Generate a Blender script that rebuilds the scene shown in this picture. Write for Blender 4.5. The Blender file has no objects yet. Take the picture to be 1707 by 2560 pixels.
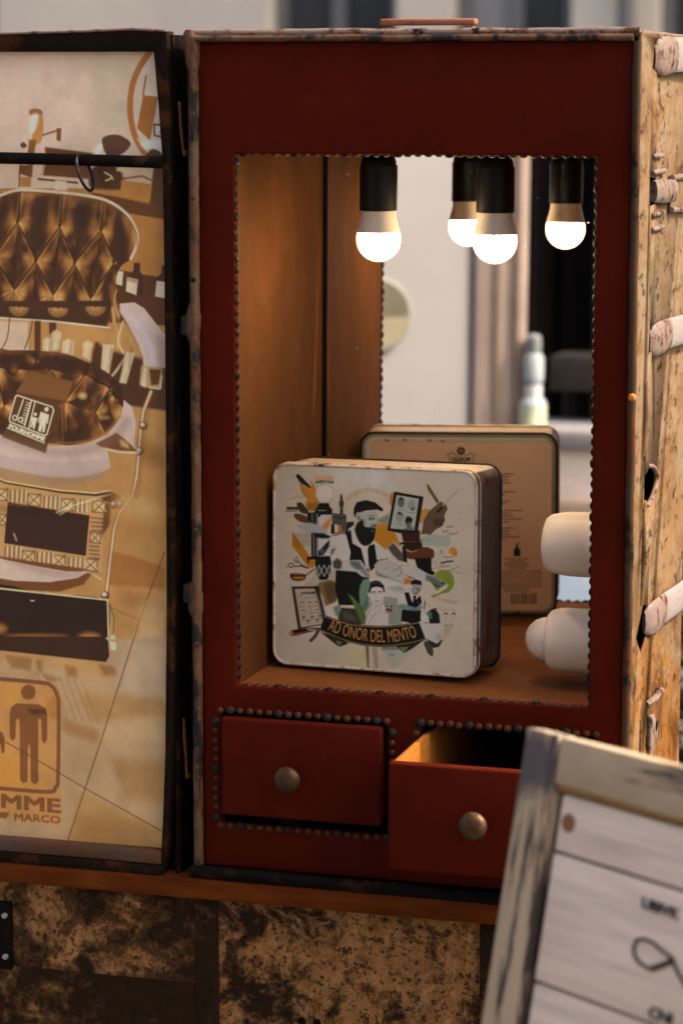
import bpy, bmesh, math, random
import numpy as np
from mathutils import Vector, Matrix, Euler
random.seed(7)
sc = bpy.context.scene
R = math.radians
# ------------------------------------------------------------------ camera, sky, sun, exposure
cam = bpy.data.cameras.new("camera")
camo = bpy.data.objects.new("camera", cam)
sc.collection.objects.link(camo)
camo.location = (1.0089, -2.8358, 1.6831)
camo.rotation_euler = (R(90) - 0.1565, 0, 0.2857)
cam.sensor_fit = 'VERTICAL'
cam.sensor_height = 36.0
cam.sensor_width = 24.0
cam.lens = 95.28
cam.clip_start = 0.05
cam.clip_end = 500
cam.dof.use_dof = True
cam.dof.focus_distance = 3.03
cam.dof.aperture_fstop = 4.8
sc.camera = camo

SUN_EL, SUN_AZ = R(46), R(8)            # azimuth: from +X towards +Y
world = bpy.data.worlds.new("World")
sc.world = world
world.use_nodes = True
wn = world.node_tree
sky = wn.nodes.new('ShaderNodeTexSky')
sky.sky_type = 'NISHITA'
sky.sun_disc = False
sky.sun_elevation = SUN_EL
sky.sun_rotation = R(90) - SUN_AZ
sky.air_density = 0.6
sky.dust_density = 5.0
sky.ozone_density = 0.0
wn.links.new(sky.outputs[0], wn.nodes['Background'].inputs[0])
wn.nodes['Background'].inputs[1].default_value = 0.15
sun = bpy.data.lights.new("sun", 'SUN')
sun.energy = 2.0
sun.angle = R(0.5)
sun.color = (1.0, 0.90, 0.80)
suno = bpy.data.objects.new("sun", sun)
sc.collection.objects.link(suno)
sd = Vector((math.cos(SUN_EL) * math.cos(SUN_AZ), math.cos(SUN_EL) * math.sin(SUN_AZ), math.sin(SUN_EL)))
suno.rotation_euler = sd.to_track_quat('Z', 'Y').to_euler()
suno.location = (3, 1, 6)
sc.view_settings.view_transform = 'Standard'
sc.view_settings.look = 'None'
sc.view_settings.exposure = 1.5
sc.view_settings.use_white_balance = True
sc.view_settings.white_balance_temperature = 7100
sc.view_settings.white_balance_tint = 10
sc.view_settings.gamma = 1.0
sc.cycles.max_bounces = 10
sc.cycles.use_denoising = True

# ------------------------------------------------------------------ helpers
def lin(c):
    return tuple((v / 255 / 12.92) if v / 255 <= .04045 else ((v / 255 + .055) / 1.055) ** 2.4 for v in c)

def shade(o, smooth_angle=40):
    me = o.data
    me.polygons.foreach_set('use_smooth', [True] * len(me.polygons))
    try:
        me.set_sharp_from_angle(angle=R(smooth_angle))
    except Exception:
        pass

class MB:
    """collects shapes and links them as one mesh object"""
    def __init__(s):
        s.v = []; s.f = []
    def add(s, v, f):
        n = len(s.v); s.v += [tuple(p) for p in v]; s.f += [tuple(i + n for i in q) for q in f]; return s
    def box(s, x0, x1, y0, y1, z0, z1):
        v = [(x, y, z) for z in (z0, z1) for y in (y0, y1) for x in (x0, x1)]
        return s.add(v, [(0, 2, 3, 1), (4, 5, 7, 6), (0, 1, 5, 4), (2, 6, 7, 3), (0, 4, 6, 2), (1, 3, 7, 5)])
    def prism(s, pts, a0, a1, axis='y'):
        """2-D outline extruded along an axis; pts are (x,z) for y, (y,z) for x, (x,y) for z"""
        def mk(p, a):
            return {'y': (p[0], a, p[1]), 'x': (a, p[0], p[1]), 'z': (p[0], p[1], a)}[axis]
        n = len(pts)
        v = [mk(p, a0) for p in pts] + [mk(p, a1) for p in pts]
        f = [tuple(range(n)), tuple(range(2 * n - 1, n - 1, -1))] + [((i + 1) % n, i, n + i, n + (i + 1) % n) for i in range(n)]
        return s.add(v, f)
    def tube(s, path, r, seg=10, flat=None, cap=True, up=(0, 0, 1)):
        """swept ellipse; r a number or a list; flat = (scale across, scale up)"""
        P = [Vector(p) for p in path]; n = len(P); v = []; f = []
        for i, p in enumerate(P):
            t = (P[min(i + 1, n - 1)] - P[max(i - 1, 0)]).normalized()
            u = Vector(up)
            if abs(t.dot(u)) > .97: u = Vector((1, 0, 0))
            a = t.cross(u).normalized(); b = a.cross(t).normalized()
            rr = r[i] if isinstance(r, (list, tuple)) else r
            fa, fb = flat or (1, 1)
            for k in range(seg):
                w = 2 * math.pi * k / seg
                v.append(p + a * (math.cos(w) * rr * fa) + b * (math.sin(w) * rr * fb))
        for i in range(n - 1):
            for k in range(seg):
                f.append((i * seg + k, i * seg + (k + 1) % seg, (i + 1) * seg + (k + 1) % seg, (i + 1) * seg + k))
        if cap:
            f.append(tuple(range(seg - 1, -1, -1))); f.append(tuple((n - 1) * seg + k for k in range(seg)))
        return s.add(v, f)
    def lathe(s, prof, c=(0, 0, 0), axis='z', seg=28):
        """prof = [(radius, height)] turned about an axis through c"""
        v = []; f = []; n = len(prof)
        for (r, h) in prof:
            for k in range(seg):
                w = 2 * math.pi * k / seg; a, b = r * math.cos(w), r * math.sin(w)
                q = {'z': (a, b, h), 'x': (h, a, b), 'y': (a, h, b)}[axis]
                v.append((c[0] + q[0], c[1] + q[1], c[2] + q[2]))
        for i in range(n - 1):
            for k in range(seg):
                f.append((i * seg + k, i * seg + (k + 1) % seg, (i + 1) * seg + (k + 1) % seg, (i + 1) * seg + k))
        f.append(tuple(range(seg - 1, -1, -1))); f.append(tuple((n - 1) * seg + k for k in range(seg)))
        return s.add(v, f)
    def build(s, name, m, parent=None, base=(0, 0, 0), bevel=0, seg=2, jitter=0, cuts=0, smooth=40):
        me = bpy.data.meshes.new(name)
        bx = Vector(base)
        me.from_pydata([Vector(p) - bx for p in s.v], [], s.f)
        bm = bmesh.new(); bm.from_mesh(me)
        bmesh.ops.recalc_face_normals(bm, faces=bm.faces)
        if cuts:
            long = [e for e in bm.edges if e.calc_length() > .12]
            if long: bmesh.ops.subdivide_edges(bm, edges=long, cuts=cuts, use_grid_fill=True)
        if bevel:
            ed = [e for e in bm.edges if len(e.link_faces) == 2 and e.calc_face_angle(0) > .5]
            bmesh.ops.bevel(bm, geom=ed, offset=bevel, segments=seg, profile=.5, affect='EDGES', clamp_overlap=True)
        if jitter:
            from mathutils import noise
            for q in bm.verts:
                p = q.co * 38
                q.co += Vector((noise.noise(p), noise.noise(p + Vector((7, 3, 1))), noise.noise(p + Vector((1, 9, 4))))) * jitter
        bm.to_mesh(me); bm.free()
        o = bpy.data.objects.new(name, me); sc.collection.objects.link(o)
        if m is not None: me.materials.append(m)
        if parent is not None: o.parent = parent
        shade(o, smooth)
        return o

def thing(name, label, cat, loc=(0, 0, 0), rot=None, group=None):
    o = bpy.data.objects.new(name, None); sc.collection.objects.link(o)
    o.empty_display_size = .05
    o.location = loc
    if rot is not None: o.rotation_euler = rot
    o['label'] = label; o['category'] = cat
    if group: o['group'] = group
    return o
def tag(o, label, cat, group=None):
    o['label'] = label; o['category'] = cat
    if group: o['group'] = group
    return o
def kind(o, k):
    o['kind'] = k; return o
def copy_part(o, parent, loc, rot=None, scale=None):
    c = o.copy(); sc.collection.objects.link(c); c.parent = parent; c.location = loc
    if rot is not None: c.rotation_euler = rot
    if scale is not None: c.scale = scale
    return c

# ------------------------------------------------------------------ materials
class NT:
    def __init__(s, name, rough=.6, metal=0, spec=.2):
        s.m = bpy.data.materials.new(name); s.m.use_nodes = True
        s.t = s.m.node_tree; s.b = s.t.nodes['Principled BSDF']
        s.b.inputs['Roughness'].default_value = rough; s.b.inputs['Metallic'].default_value = metal
        s.b.inputs['Specular IOR Level'].default_value = spec
        s.tc = s.t.nodes.new('ShaderNodeTexCoord')
    def n(s, t): return s.t.nodes.new(t)
    def k(s, a, b): s.t.links.new(a, b)
    def vec(s, sc_=(1, 1, 1), loc=(0, 0, 0)):
        mp = s.n('ShaderNodeMapping'); mp.inputs['Scale'].default_value = sc_; mp.inputs['Location'].default_value = loc
        s.k(s.tc.outputs['Object'], mp.inputs[0]); return mp.outputs[0]
    def noise(s, scale, detail=5, rough=.6, st=(1, 1, 1), loc=(0, 0, 0), dist=0):
        q = s.n('ShaderNodeTexNoise'); q.inputs['Scale'].default_value = scale; q.inputs['Detail'].default_value = detail
        q.inputs['Roughness'].default_value = rough; q.inputs['Distortion'].default_value = dist
        s.k(s.vec(st, loc), q.inputs['Vector']); return q.outputs['Fac']
    def voro(s, scale, st=(1, 1, 1)):
        q = s.n('ShaderNodeTexVoronoi'); q.inputs['Scale'].default_value = scale
        s.k(s.vec(st), q.inputs['Vector']); return q.outputs['Distance']
    def ramp(s, fac, stops, interp='LINEAR'):
        q = s.n('ShaderNodeValToRGB'); q.color_ramp.interpolation = interp
        e = q.color_ramp.elements
        while len(e) < len(stops): e.new(.5)
        for i, (p, c) in enumerate(stops):
            e[i].position = p; e[i].color = (*c, 1) if not isinstance(c, (int, float)) else (c, c, c, 1)
        s.k(fac, q.inputs[0]); return q.outputs[0]
    def mix(s, fac, a, b, mode='MIX'):
        q = s.n('ShaderNodeMix'); q.data_type = 'RGBA'; q.blend_type = mode
        for sock, val in ((q.inputs[0], fac), (q.inputs[6], a), (q.inputs[7], b)):
            if isinstance(val, (int, float)): sock.default_value = val
            elif isinstance(val, tuple): sock.default_value = (*val, 1)
            else: s.k(val, sock)
        return q.outputs[2]
    def color(s, c):
        i = s.b.inputs['Base Color']
        if isinstance(c, tuple): i.default_value = (*c, 1)
        else: s.k(c, i)
        return s
    def bump(s, h, strength=.3, dist=.002):
        q = s.n('ShaderNodeBump'); q.inputs['Strength'].default_value = strength; q.inputs['Distance'].default_value = dist
        s.k(h, q.inputs['Height']); s.k(q.outputs[0], s.b.inputs['Normal']); return s
    def rough(s, v): s.k(v, s.b.inputs['Roughness']); return s

def plain(name, c, rough=.6, metal=0, var=.15, scale=30, bump=.15, spec=.25):
    t = NT(name, rough, metal, spec)
    f = t.noise(scale, 6)
    lo = tuple(v * (1 - var) for v in c); hi = tuple(min(1, v * (1 + var)) for v in c)
    t.color(t.ramp(f, [(.3, lo), (.7, hi)]))
    if bump: t.bump(t.noise(scale * 6, 3), bump, .001)
    return t.m
def leather(name, c1, c2, rough=.55, st=(1, 1, 1), spec=.12):
    t = NT(name, rough, 0, spec)
    f = t.noise(9, 7, .65, st)
    col = t.ramp(f, [(.3, c1), (.7, c2)])
    sp = t.noise(160, 3, .6)
    col = t.mix(t.ramp(sp, [(.62, 0.0), (.75, .35)]), col, tuple(v * .45 for v in c1))
    col = t.mix(t.ramp(t.noise(3.2, 5, .6, loc=(4, 4, 4)), [(.38, 0.0), (.66, .32)]), col, tuple(v * .45 for v in c1))
    col = t.mix(t.ramp(t.noise(26, 8, .75, loc=(2, 6, 1)), [(.63, 0.0), (.74, .28)]), col, tuple(min(1, v * 2.0 + .004) for v in c2))
    t.color(col)
    vo = t.voro(900); b2 = t.noise(60, 5)
    m = t.n('ShaderNodeMath'); m.operation = 'ADD'; t.k(vo, m.inputs[0]); t.k(b2, m.inputs[1])
    t.bump(m.outputs[0], .35, .0006)
    t.rough(t.ramp(t.noise(22, 4), [(.3, rough - .1), (.7, rough + .15)]))
    return t.m
def rusty(name, paint, rust=(.16, .055, .016), dark=(.018, .013, .01), amount=.5, scale=26, st=(1, 1, 1), rough=.7, pale=None, spec=.3):
    t = NT(name, rough, .0, spec)
    a = t.noise(scale, 9, .72, st, (3, 1, 2)); b = t.noise(scale * .45, 8, .7, st, (8, 4, 1)); d = t.noise(scale * 3, 5, .7, st)
    col = t.mix(t.ramp(d, [(.3, 0.0), (.75, .8)]), paint, pale or tuple(v * .75 for v in paint))
    col = t.mix(t.ramp(a, [(.62 - amount * .22, 0.0), (.68 - amount * .22, 1.0)]), col, t.mix(d, rust, tuple(v * 2.1 for v in rust)))
    col = t.mix(t.ramp(b, [(.66 - amount * .2, 0.0), (.73 - amount * .2, 1.0)]), col, dark)
    t.color(col)
    t.bump(a, .5, .0015)
    t.rough(t.ramp(d, [(.3, rough - .2), (.7, rough + .15)]))
    return t.m
# ------------------------------------------------------------------ flat prints, drawn polygon by polygon
def catmull(P, closed):
    n = len(P); out = []
    rng = range(n if closed else n - 1)
    for i in rng:
        if closed: p0, p1, p2, p3 = P[i - 1], P[i], P[(i + 1) % n], P[(i + 2) % n]
        else: p0, p1, p2, p3 = P[max(i - 1, 0)], P[i], P[i + 1], P[min(i + 2, n - 1)]
        for t in (0, .25, .5, .75):
            out.append(.5 * (2 * p1 + (p2 - p0) * t + (2 * p0 - 5 * p1 + 4 * p2 - p3) * t * t + (3 * p1 - p0 - 3 * p2 + p3) * t ** 3))
    if not closed: out.append(P[-1])
    return np.array(out)
class Canvas:
    def __init__(s, w, h, bg):
        s.w, s.h = w, h; s.a = np.empty((h, w, 3), np.float32); s.a[:] = bg
    def blend(s, cov, x0, y0, col, al):
        h, w = cov.shape
        X0, Y0, X1, Y1 = max(x0, 0), max(y0, 0), min(x0 + w, s.w), min(y0 + h, s.h)
        if X1 <= X0 or Y1 <= Y0: return
        c = (cov[Y0 - y0:Y1 - y0, X0 - x0:X1 - x0] * al)[..., None]
        s.a[Y0:Y1, X0:X1] = s.a[Y0:Y1, X0:X1] * (1 - c) + np.array(col, np.float32) * c
    def cover(s, loops, pad=0):
        A = np.concatenate(loops); pad = int(pad) + 2
        x0 = int(math.floor(A[:, 0].min())) - pad; y0 = int(math.floor(A[:, 1].min())) - pad
        w = int(math.ceil(A[:, 0].max())) + pad - x0 + 1; h = int(math.ceil(A[:, 1].max())) + pad - y0 + 1
        if w > 4000 or h > 4000: return None
        cov = np.zeros((h, w), np.float32); SS = 3
        a = np.concatenate([L for L in loops]); b = np.concatenate([np.roll(L, -1, 0) for L in loops])
        ax, ay, bx, by = a[:, 0] - x0, a[:, 1] - y0, b[:, 0] - x0, b[:, 1] - y0
        for r in range(h * SS):
            y = (r + .5) / SS
            m = ((ay <= y) & (by > y)) | ((by <= y) & (ay > y))
            if not m.any(): continue
            xs = np.sort(ax[m] + (y - ay[m]) * (bx[m] - ax[m]) / (by[m] - ay[m]))
            row = cov[r // SS]
            for i in range(0, len(xs) - 1, 2):
                p, q = xs[i], xs[i + 1]; ip, iq = int(p), int(q)
                if ip == iq: row[ip] += (q - p) / SS
                else:
                    row[ip] += (ip + 1 - p) / SS; row[ip + 1:iq] += 1 / SS; row[iq] += (q - iq) / SS
        return np.minimum(cov, 1), x0, y0
    def blur(s, cov, r):
        k = max(1, int(round(r / 1.7)))
        for _ in range(2):
            for ax in (0, 1):
                c = np.cumsum(np.concatenate([np.zeros_like(np.take(cov, [0], ax)), cov], ax), ax)
                n = cov.shape[ax]; i = np.arange(n); hi = np.minimum(i + k + 1, n); lo = np.maximum(i - k, 0)
                cov = (np.take(c, hi, ax) - np.take(c, lo, ax)) / (2 * k + 1)
        return cov
    def fill(s, loops, col, al, bl=0):
        r = s.cover(loops, bl * 1.6)
        if r is None: return
        cov, x0, y0 = r
        if bl >= .8: cov = s.blur(cov, bl)
        s.blend(cov, x0, y0, col, al)
    def line(s, P, w, col, al, bl=0):
        pad = w / 2 + bl * 1.6 + 2
        x0 = int(P[:, 0].min() - pad); y0 = int(P[:, 1].min() - pad); W = int(P[:, 0].max() + pad) - x0 + 1; H = int(P[:, 1].max() + pad) - y0 + 1
        if W > 4000 or H > 4000: return
        yy, xx = np.mgrid[0:H, 0:W].astype(np.float32); xx += x0 + .5; yy += y0 + .5
        d = np.full((H, W), 1e9, np.float32)
        for (ax, ay), (bx, by) in zip(P[:-1], P[1:]):
            vx, vy = bx - ax, by - ay; L = vx * vx + vy * vy + 1e-9
            t = np.clip(((xx - ax) * vx + (yy - ay) * vy) / L, 0, 1)
            d = np.minimum(d, (xx - ax - t * vx) ** 2 + (yy - ay - t * vy) ** 2)
        cov = np.clip(w / 2 - np.sqrt(d) + .5, 0, 1) * min(1, w)
        if bl >= .8: cov = s.blur(cov, bl)
        s.blend(cov, x0, y0, col, al)
def quilt(cv, P, B, Ls, s, w, amp, lights, stops):
    """buttoned upholstery: a height field dented at the buttons and along the pleats, lit as glossy leather"""
    cov, x0, y0 = cv.cover([P], 4)
    h, wd = cov.shape
    yy, xx = np.mgrid[0:h, 0:wd].astype(np.float32); xx += x0; yy += y0
    H = cv.blur(cov, s * 1.1) * 1.2
    for bx, by in B:
        H -= .45 * np.exp(-((xx - bx) ** 2 + (yy - by) ** 2) / (2 * (s * .5) ** 2)) + .15 * np.exp(-((xx - bx) ** 2 + (yy - by) ** 2) / (2 * (s * .14) ** 2))
    LN = np.zeros_like(H)
    for ax, ay, bx, by in Ls:
        vx, vy = bx - ax, by - ay; t = np.clip(((xx - ax) * vx + (yy - ay) * vy) / (vx * vx + vy * vy + 1e-6), 0, 1)
        d2 = (xx - ax - t * vx) ** 2 + (yy - ay - t * vy) ** 2
        LN = np.maximum(LN, .42 * np.exp(-d2 / (2 * w * w)) + .10 * np.exp(-d2 / (2 * (w * .14) ** 2)))
    H -= LN
    H += (cloud(wd, h, 22, 3) - .5) * .12
    H = cv.blur(H, 3)
    gy, gx = np.gradient(H * amp)
    nz = 1 / np.sqrt(gx * gx + gy * gy + 1); nx, ny = -gx * nz, -gy * nz
    I = np.zeros_like(H)
    for lx, ly, lz, p, k in lights:
        n_ = math.sqrt(lx * lx + ly * ly + lz * lz)
        I += k * np.clip((nx * lx + ny * ly + nz * lz) / n_, 0, 1) ** p
    I = np.clip(I, 0, 1); xs = [a for a, c in stops]
    col = np.stack([np.interp(I, xs, [c[i] for a, c in stops]) for i in range(3)], -1)
    X0, Y0, X1, Y1 = max(x0, 0), max(y0, 0), min(x0 + wd, cv.w), min(y0 + h, cv.h)
    c = cov[Y0 - y0:Y1 - y0, X0 - x0:X1 - x0, None]
    cv.a[Y0:Y1, X0:X1] = cv.a[Y0:Y1, X0:X1] * (1 - c) + col[Y0 - y0:Y1 - y0, X0 - x0:X1 - x0] * c
GL = {}
def glyph(ch, off):
    if (ch, off) in GL: return GL[(ch, off)]
    cu = bpy.data.curves.new('glyph', 'FONT'); cu.body = ch + 'I'; cu.offset = off; cu.resolution_u = 3
    o = bpy.data.objects.new('glyph', cu); sc.collection.objects.link(o)
    dg = bpy.context.evaluated_depsgraph_get(); ev = o.evaluated_get(dg); me = ev.to_mesh()
    me.calc_loop_triangles()
    V = np.array([v.co[:2] for v in me.vertices]) if len(me.vertices) else np.zeros((0, 2))
    tri = [tuple(t.vertices) for t in me.loop_triangles]
    # split: the trailing I gives the advance
    par = list(range(len(V)))
    def find(i):
        while par[i] != i: i = par[i]
        return i
    for a, b, c in tri:
        par[find(a)] = find(b); par[find(b)] = find(c)
    ids = [find(i) for i in range(len(V))]
    last = max(range(len(V)), key=lambda i: V[i, 0]); keep = [t for t in tri if ids[t[0]] != ids[last]]
    adv = V[[i for i in range(len(V)) if ids[i] == ids[last]], 0].min() - .06
    ev.to_mesh_clear(); bpy.data.objects.remove(o); bpy.data.curves.remove(cu)
    GL[(ch, off)] = (V, keep, adv); return GL[(ch, off)]
def draw_text(cv, col, al, txt, pts, h, off, shear, mir):
    A, M, B = np.array(pts, float).reshape(3, 2)
    C = 2 * M - (A + B) / 2
    T = np.linspace(0, 1, 60)[:, None]; Q = (1 - T) ** 2 * A + 2 * T * (1 - T) * C + T * T * B
    S = np.concatenate([[0], np.cumsum(np.linalg.norm(np.diff(Q, axis=0), axis=1))])
    if mir: txt = txt[::-1]
    gl = [glyph(ch, 0) if ch != ' ' else (None, None, .28) for ch in txt]
    tot = sum(g[2] for g in gl); k = S[-1] / tot; x = 0; kh = h / .69
    for V, tri, adv in gl:
        if V is not None:
            s0 = (x + adv / 2) * k; i = min(np.searchsorted(S, s0), len(S) - 1); i = max(i, 1)
            p = Q[i - 1] + (Q[i] - Q[i - 1]) * (s0 - S[i - 1]) / (S[i] - S[i - 1]); d = (Q[i] - Q[i - 1]) / (S[i] - S[i - 1])
            nrm = np.array([d[1], -d[0]])
            lx = (V[:, 0] - adv / 2) * (-1 if mir else 1)
            X = p + np.outer(lx * k + V[:, 1] * kh * shear, d) + np.outer(V[:, 1] * kh, nrm)
            bold = off * kh
            A2 = np.concatenate([X[list(t)] for t in tri]); pad = 5
            x0 = int(A2[:, 0].min()) - pad; y0 = int(A2[:, 1].min()) - pad
            W = int(A2[:, 0].max()) + pad - x0 + 2; H = int(A2[:, 1].max()) + pad - y0 + 2
            acc = np.zeros((H, W), np.float32)
            for t in tri:
                c, cx, cy = cv.cover([X[list(t)]]); ox, oy = cx - x0, cy - y0
                Y0, X0 = max(oy, 0), max(ox, 0); hh = min(H - Y0, c.shape[0] - (Y0 - oy)); ww = min(W - X0, c.shape[1] - (X0 - ox))
                acc[Y0:Y0 + hh, X0:X0 + ww] += c[Y0 - oy:Y0 - oy + hh, X0 - ox:X0 - ox + ww]
            acc = np.minimum(acc, 1)
            if bold > .3:
                e = max(1, int(round(bold))); pd = np.pad(acc, e); H_, W_ = acc.shape
                acc = np.maximum.reduce([pd[e + j:e + j + H_, e + i:e + i + W_] for i in (-e, 0, e) for j in (-e // 2, 0, e // 2)])
            cv.blend(acc, x0, y0, col, al)
        x += adv
def cloud(w, h, cell, seed):
    r = np.random.RandomState(seed); gx, gy = w // cell + 3, h // cell + 3; G_ = r.rand(gy, gx).astype(np.float32)
    x = np.arange(w) / cell; y = np.arange(h) / cell; xi = x.astype(int); yi = y.astype(int)
    fx = x - xi; fy = y - yi; fx = fx * fx * (3 - 2 * fx); fy = (fy * fy * (3 - 2 * fy))[:, None]
    a = G_[yi][:, xi] * (1 - fx) + G_[yi][:, xi + 1] * fx; b = G_[yi + 1][:, xi] * (1 - fx) + G_[yi + 1][:, xi + 1] * fx
    return a * (1 - fy) + b * fy
def paint(name, ops, w, h, bg, gain, soft=0, tone=0):
    g = lambda rgb: tuple(min(.85, v * gain) for v in lin(rgb))
    cv = Canvas(w, h, tuple(min(.85, v * gain) for v in lin(bg)))
    for o in ops:
        if o[0] == 'f':
            P = np.array(o[5], float).reshape(-1, 2)
            if o[4]: P = catmull(P, True)
            cv.fill([P], g(o[1]), o[2], o[3])
        elif o[0] == 'q':
            st = [(.0, g((38, 20, 9))), (.18, g((74, 42, 18))), (.42, g((150, 98, 46))), (.78, g((212, 160, 92))), (1.0, g((246, 220, 172)))]
            quilt(cv, catmull(np.array(o[1], float).reshape(-1, 2), True), np.array(o[2], float).reshape(-1, 2), np.array(o[3], float).reshape(-1, 4), o[4], o[5], o[6], o[7], st)
        elif o[0] == 'l':
            P = np.array(o[6], float).reshape(-1, 2)
            if o[4]: P = catmull(P, False)
            cv.line(P, o[5], g(o[1]), o[2], o[3])
        else:
            draw_text(cv, g(o[1]), o[2], o[3], o[4], o[5], o[6], o[7], o[8])
    if soft:
        bl = np.stack([cv.blur(cv.a[..., i], soft) for i in range(3)], -1)
        cv.a = cv.a * .35 + bl * .65
    if tone:
        n_ = sum(cloud(w, h, c_, 5 + c_) * k_ for c_, k_ in ((90, .4), (34, .3), (13, .2), (5, .1)))
        cv.a = np.clip(cv.a * (1 + tone * (n_ - .5) * 2)[..., None], 0, .9)
    im = bpy.data.images.new(name, w, h, float_buffer=True, alpha=False)
    im.colorspace_settings.name = 'Linear Rec.709'
    px = np.ones((h, w, 4), np.float32); px[..., :3] = cv.a[::-1]
    im.pixels.foreach_set(px.ravel()); im.pack()
    return im
def print_mat(name, im, rough=.5, bump=.1, spec=.12, spots=.0, wear=None):
    t = NT(name, rough, 0, spec)
    q = t.n('ShaderNodeTexImage'); q.image = im; q.extension = 'EXTEND'
    t.k(t.tc.outputs['UV'], q.inputs[0])
    col = t.mix(t.ramp(t.noise(14, 6), [(.35, .0), (.75, .22)]), q.outputs['Color'], (.42, .33, .23), 'MULTIPLY')
    if spots: col = t.mix(t.ramp(t.noise(120, 4), [(.68, 0.0), (.74, spots)]), col, (.12, .07, .035))
    if wear: col = t.mix(t.ramp(t.noise(7, 8, .7), [(.55, 0.0), (.7, .5)]), col, wear)
    t.color(col); t.bump(t.noise(50, 4), bump, .001)
    return t.m
def uv_sheet(name, m, parent, pts, uvs):
    me = bpy.data.meshes.new(name); me.from_pydata(pts, [], [tuple(range(len(pts)))])
    uv = me.uv_layers.new(name='UVMap')
    for i, l in enumerate(me.loops): uv.data[i].uv = uvs[l.vertex_index]
    me.materials.append(m); o = bpy.data.objects.new(name, me); sc.collection.objects.link(o)
    if parent: o.parent = parent
    return o
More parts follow.
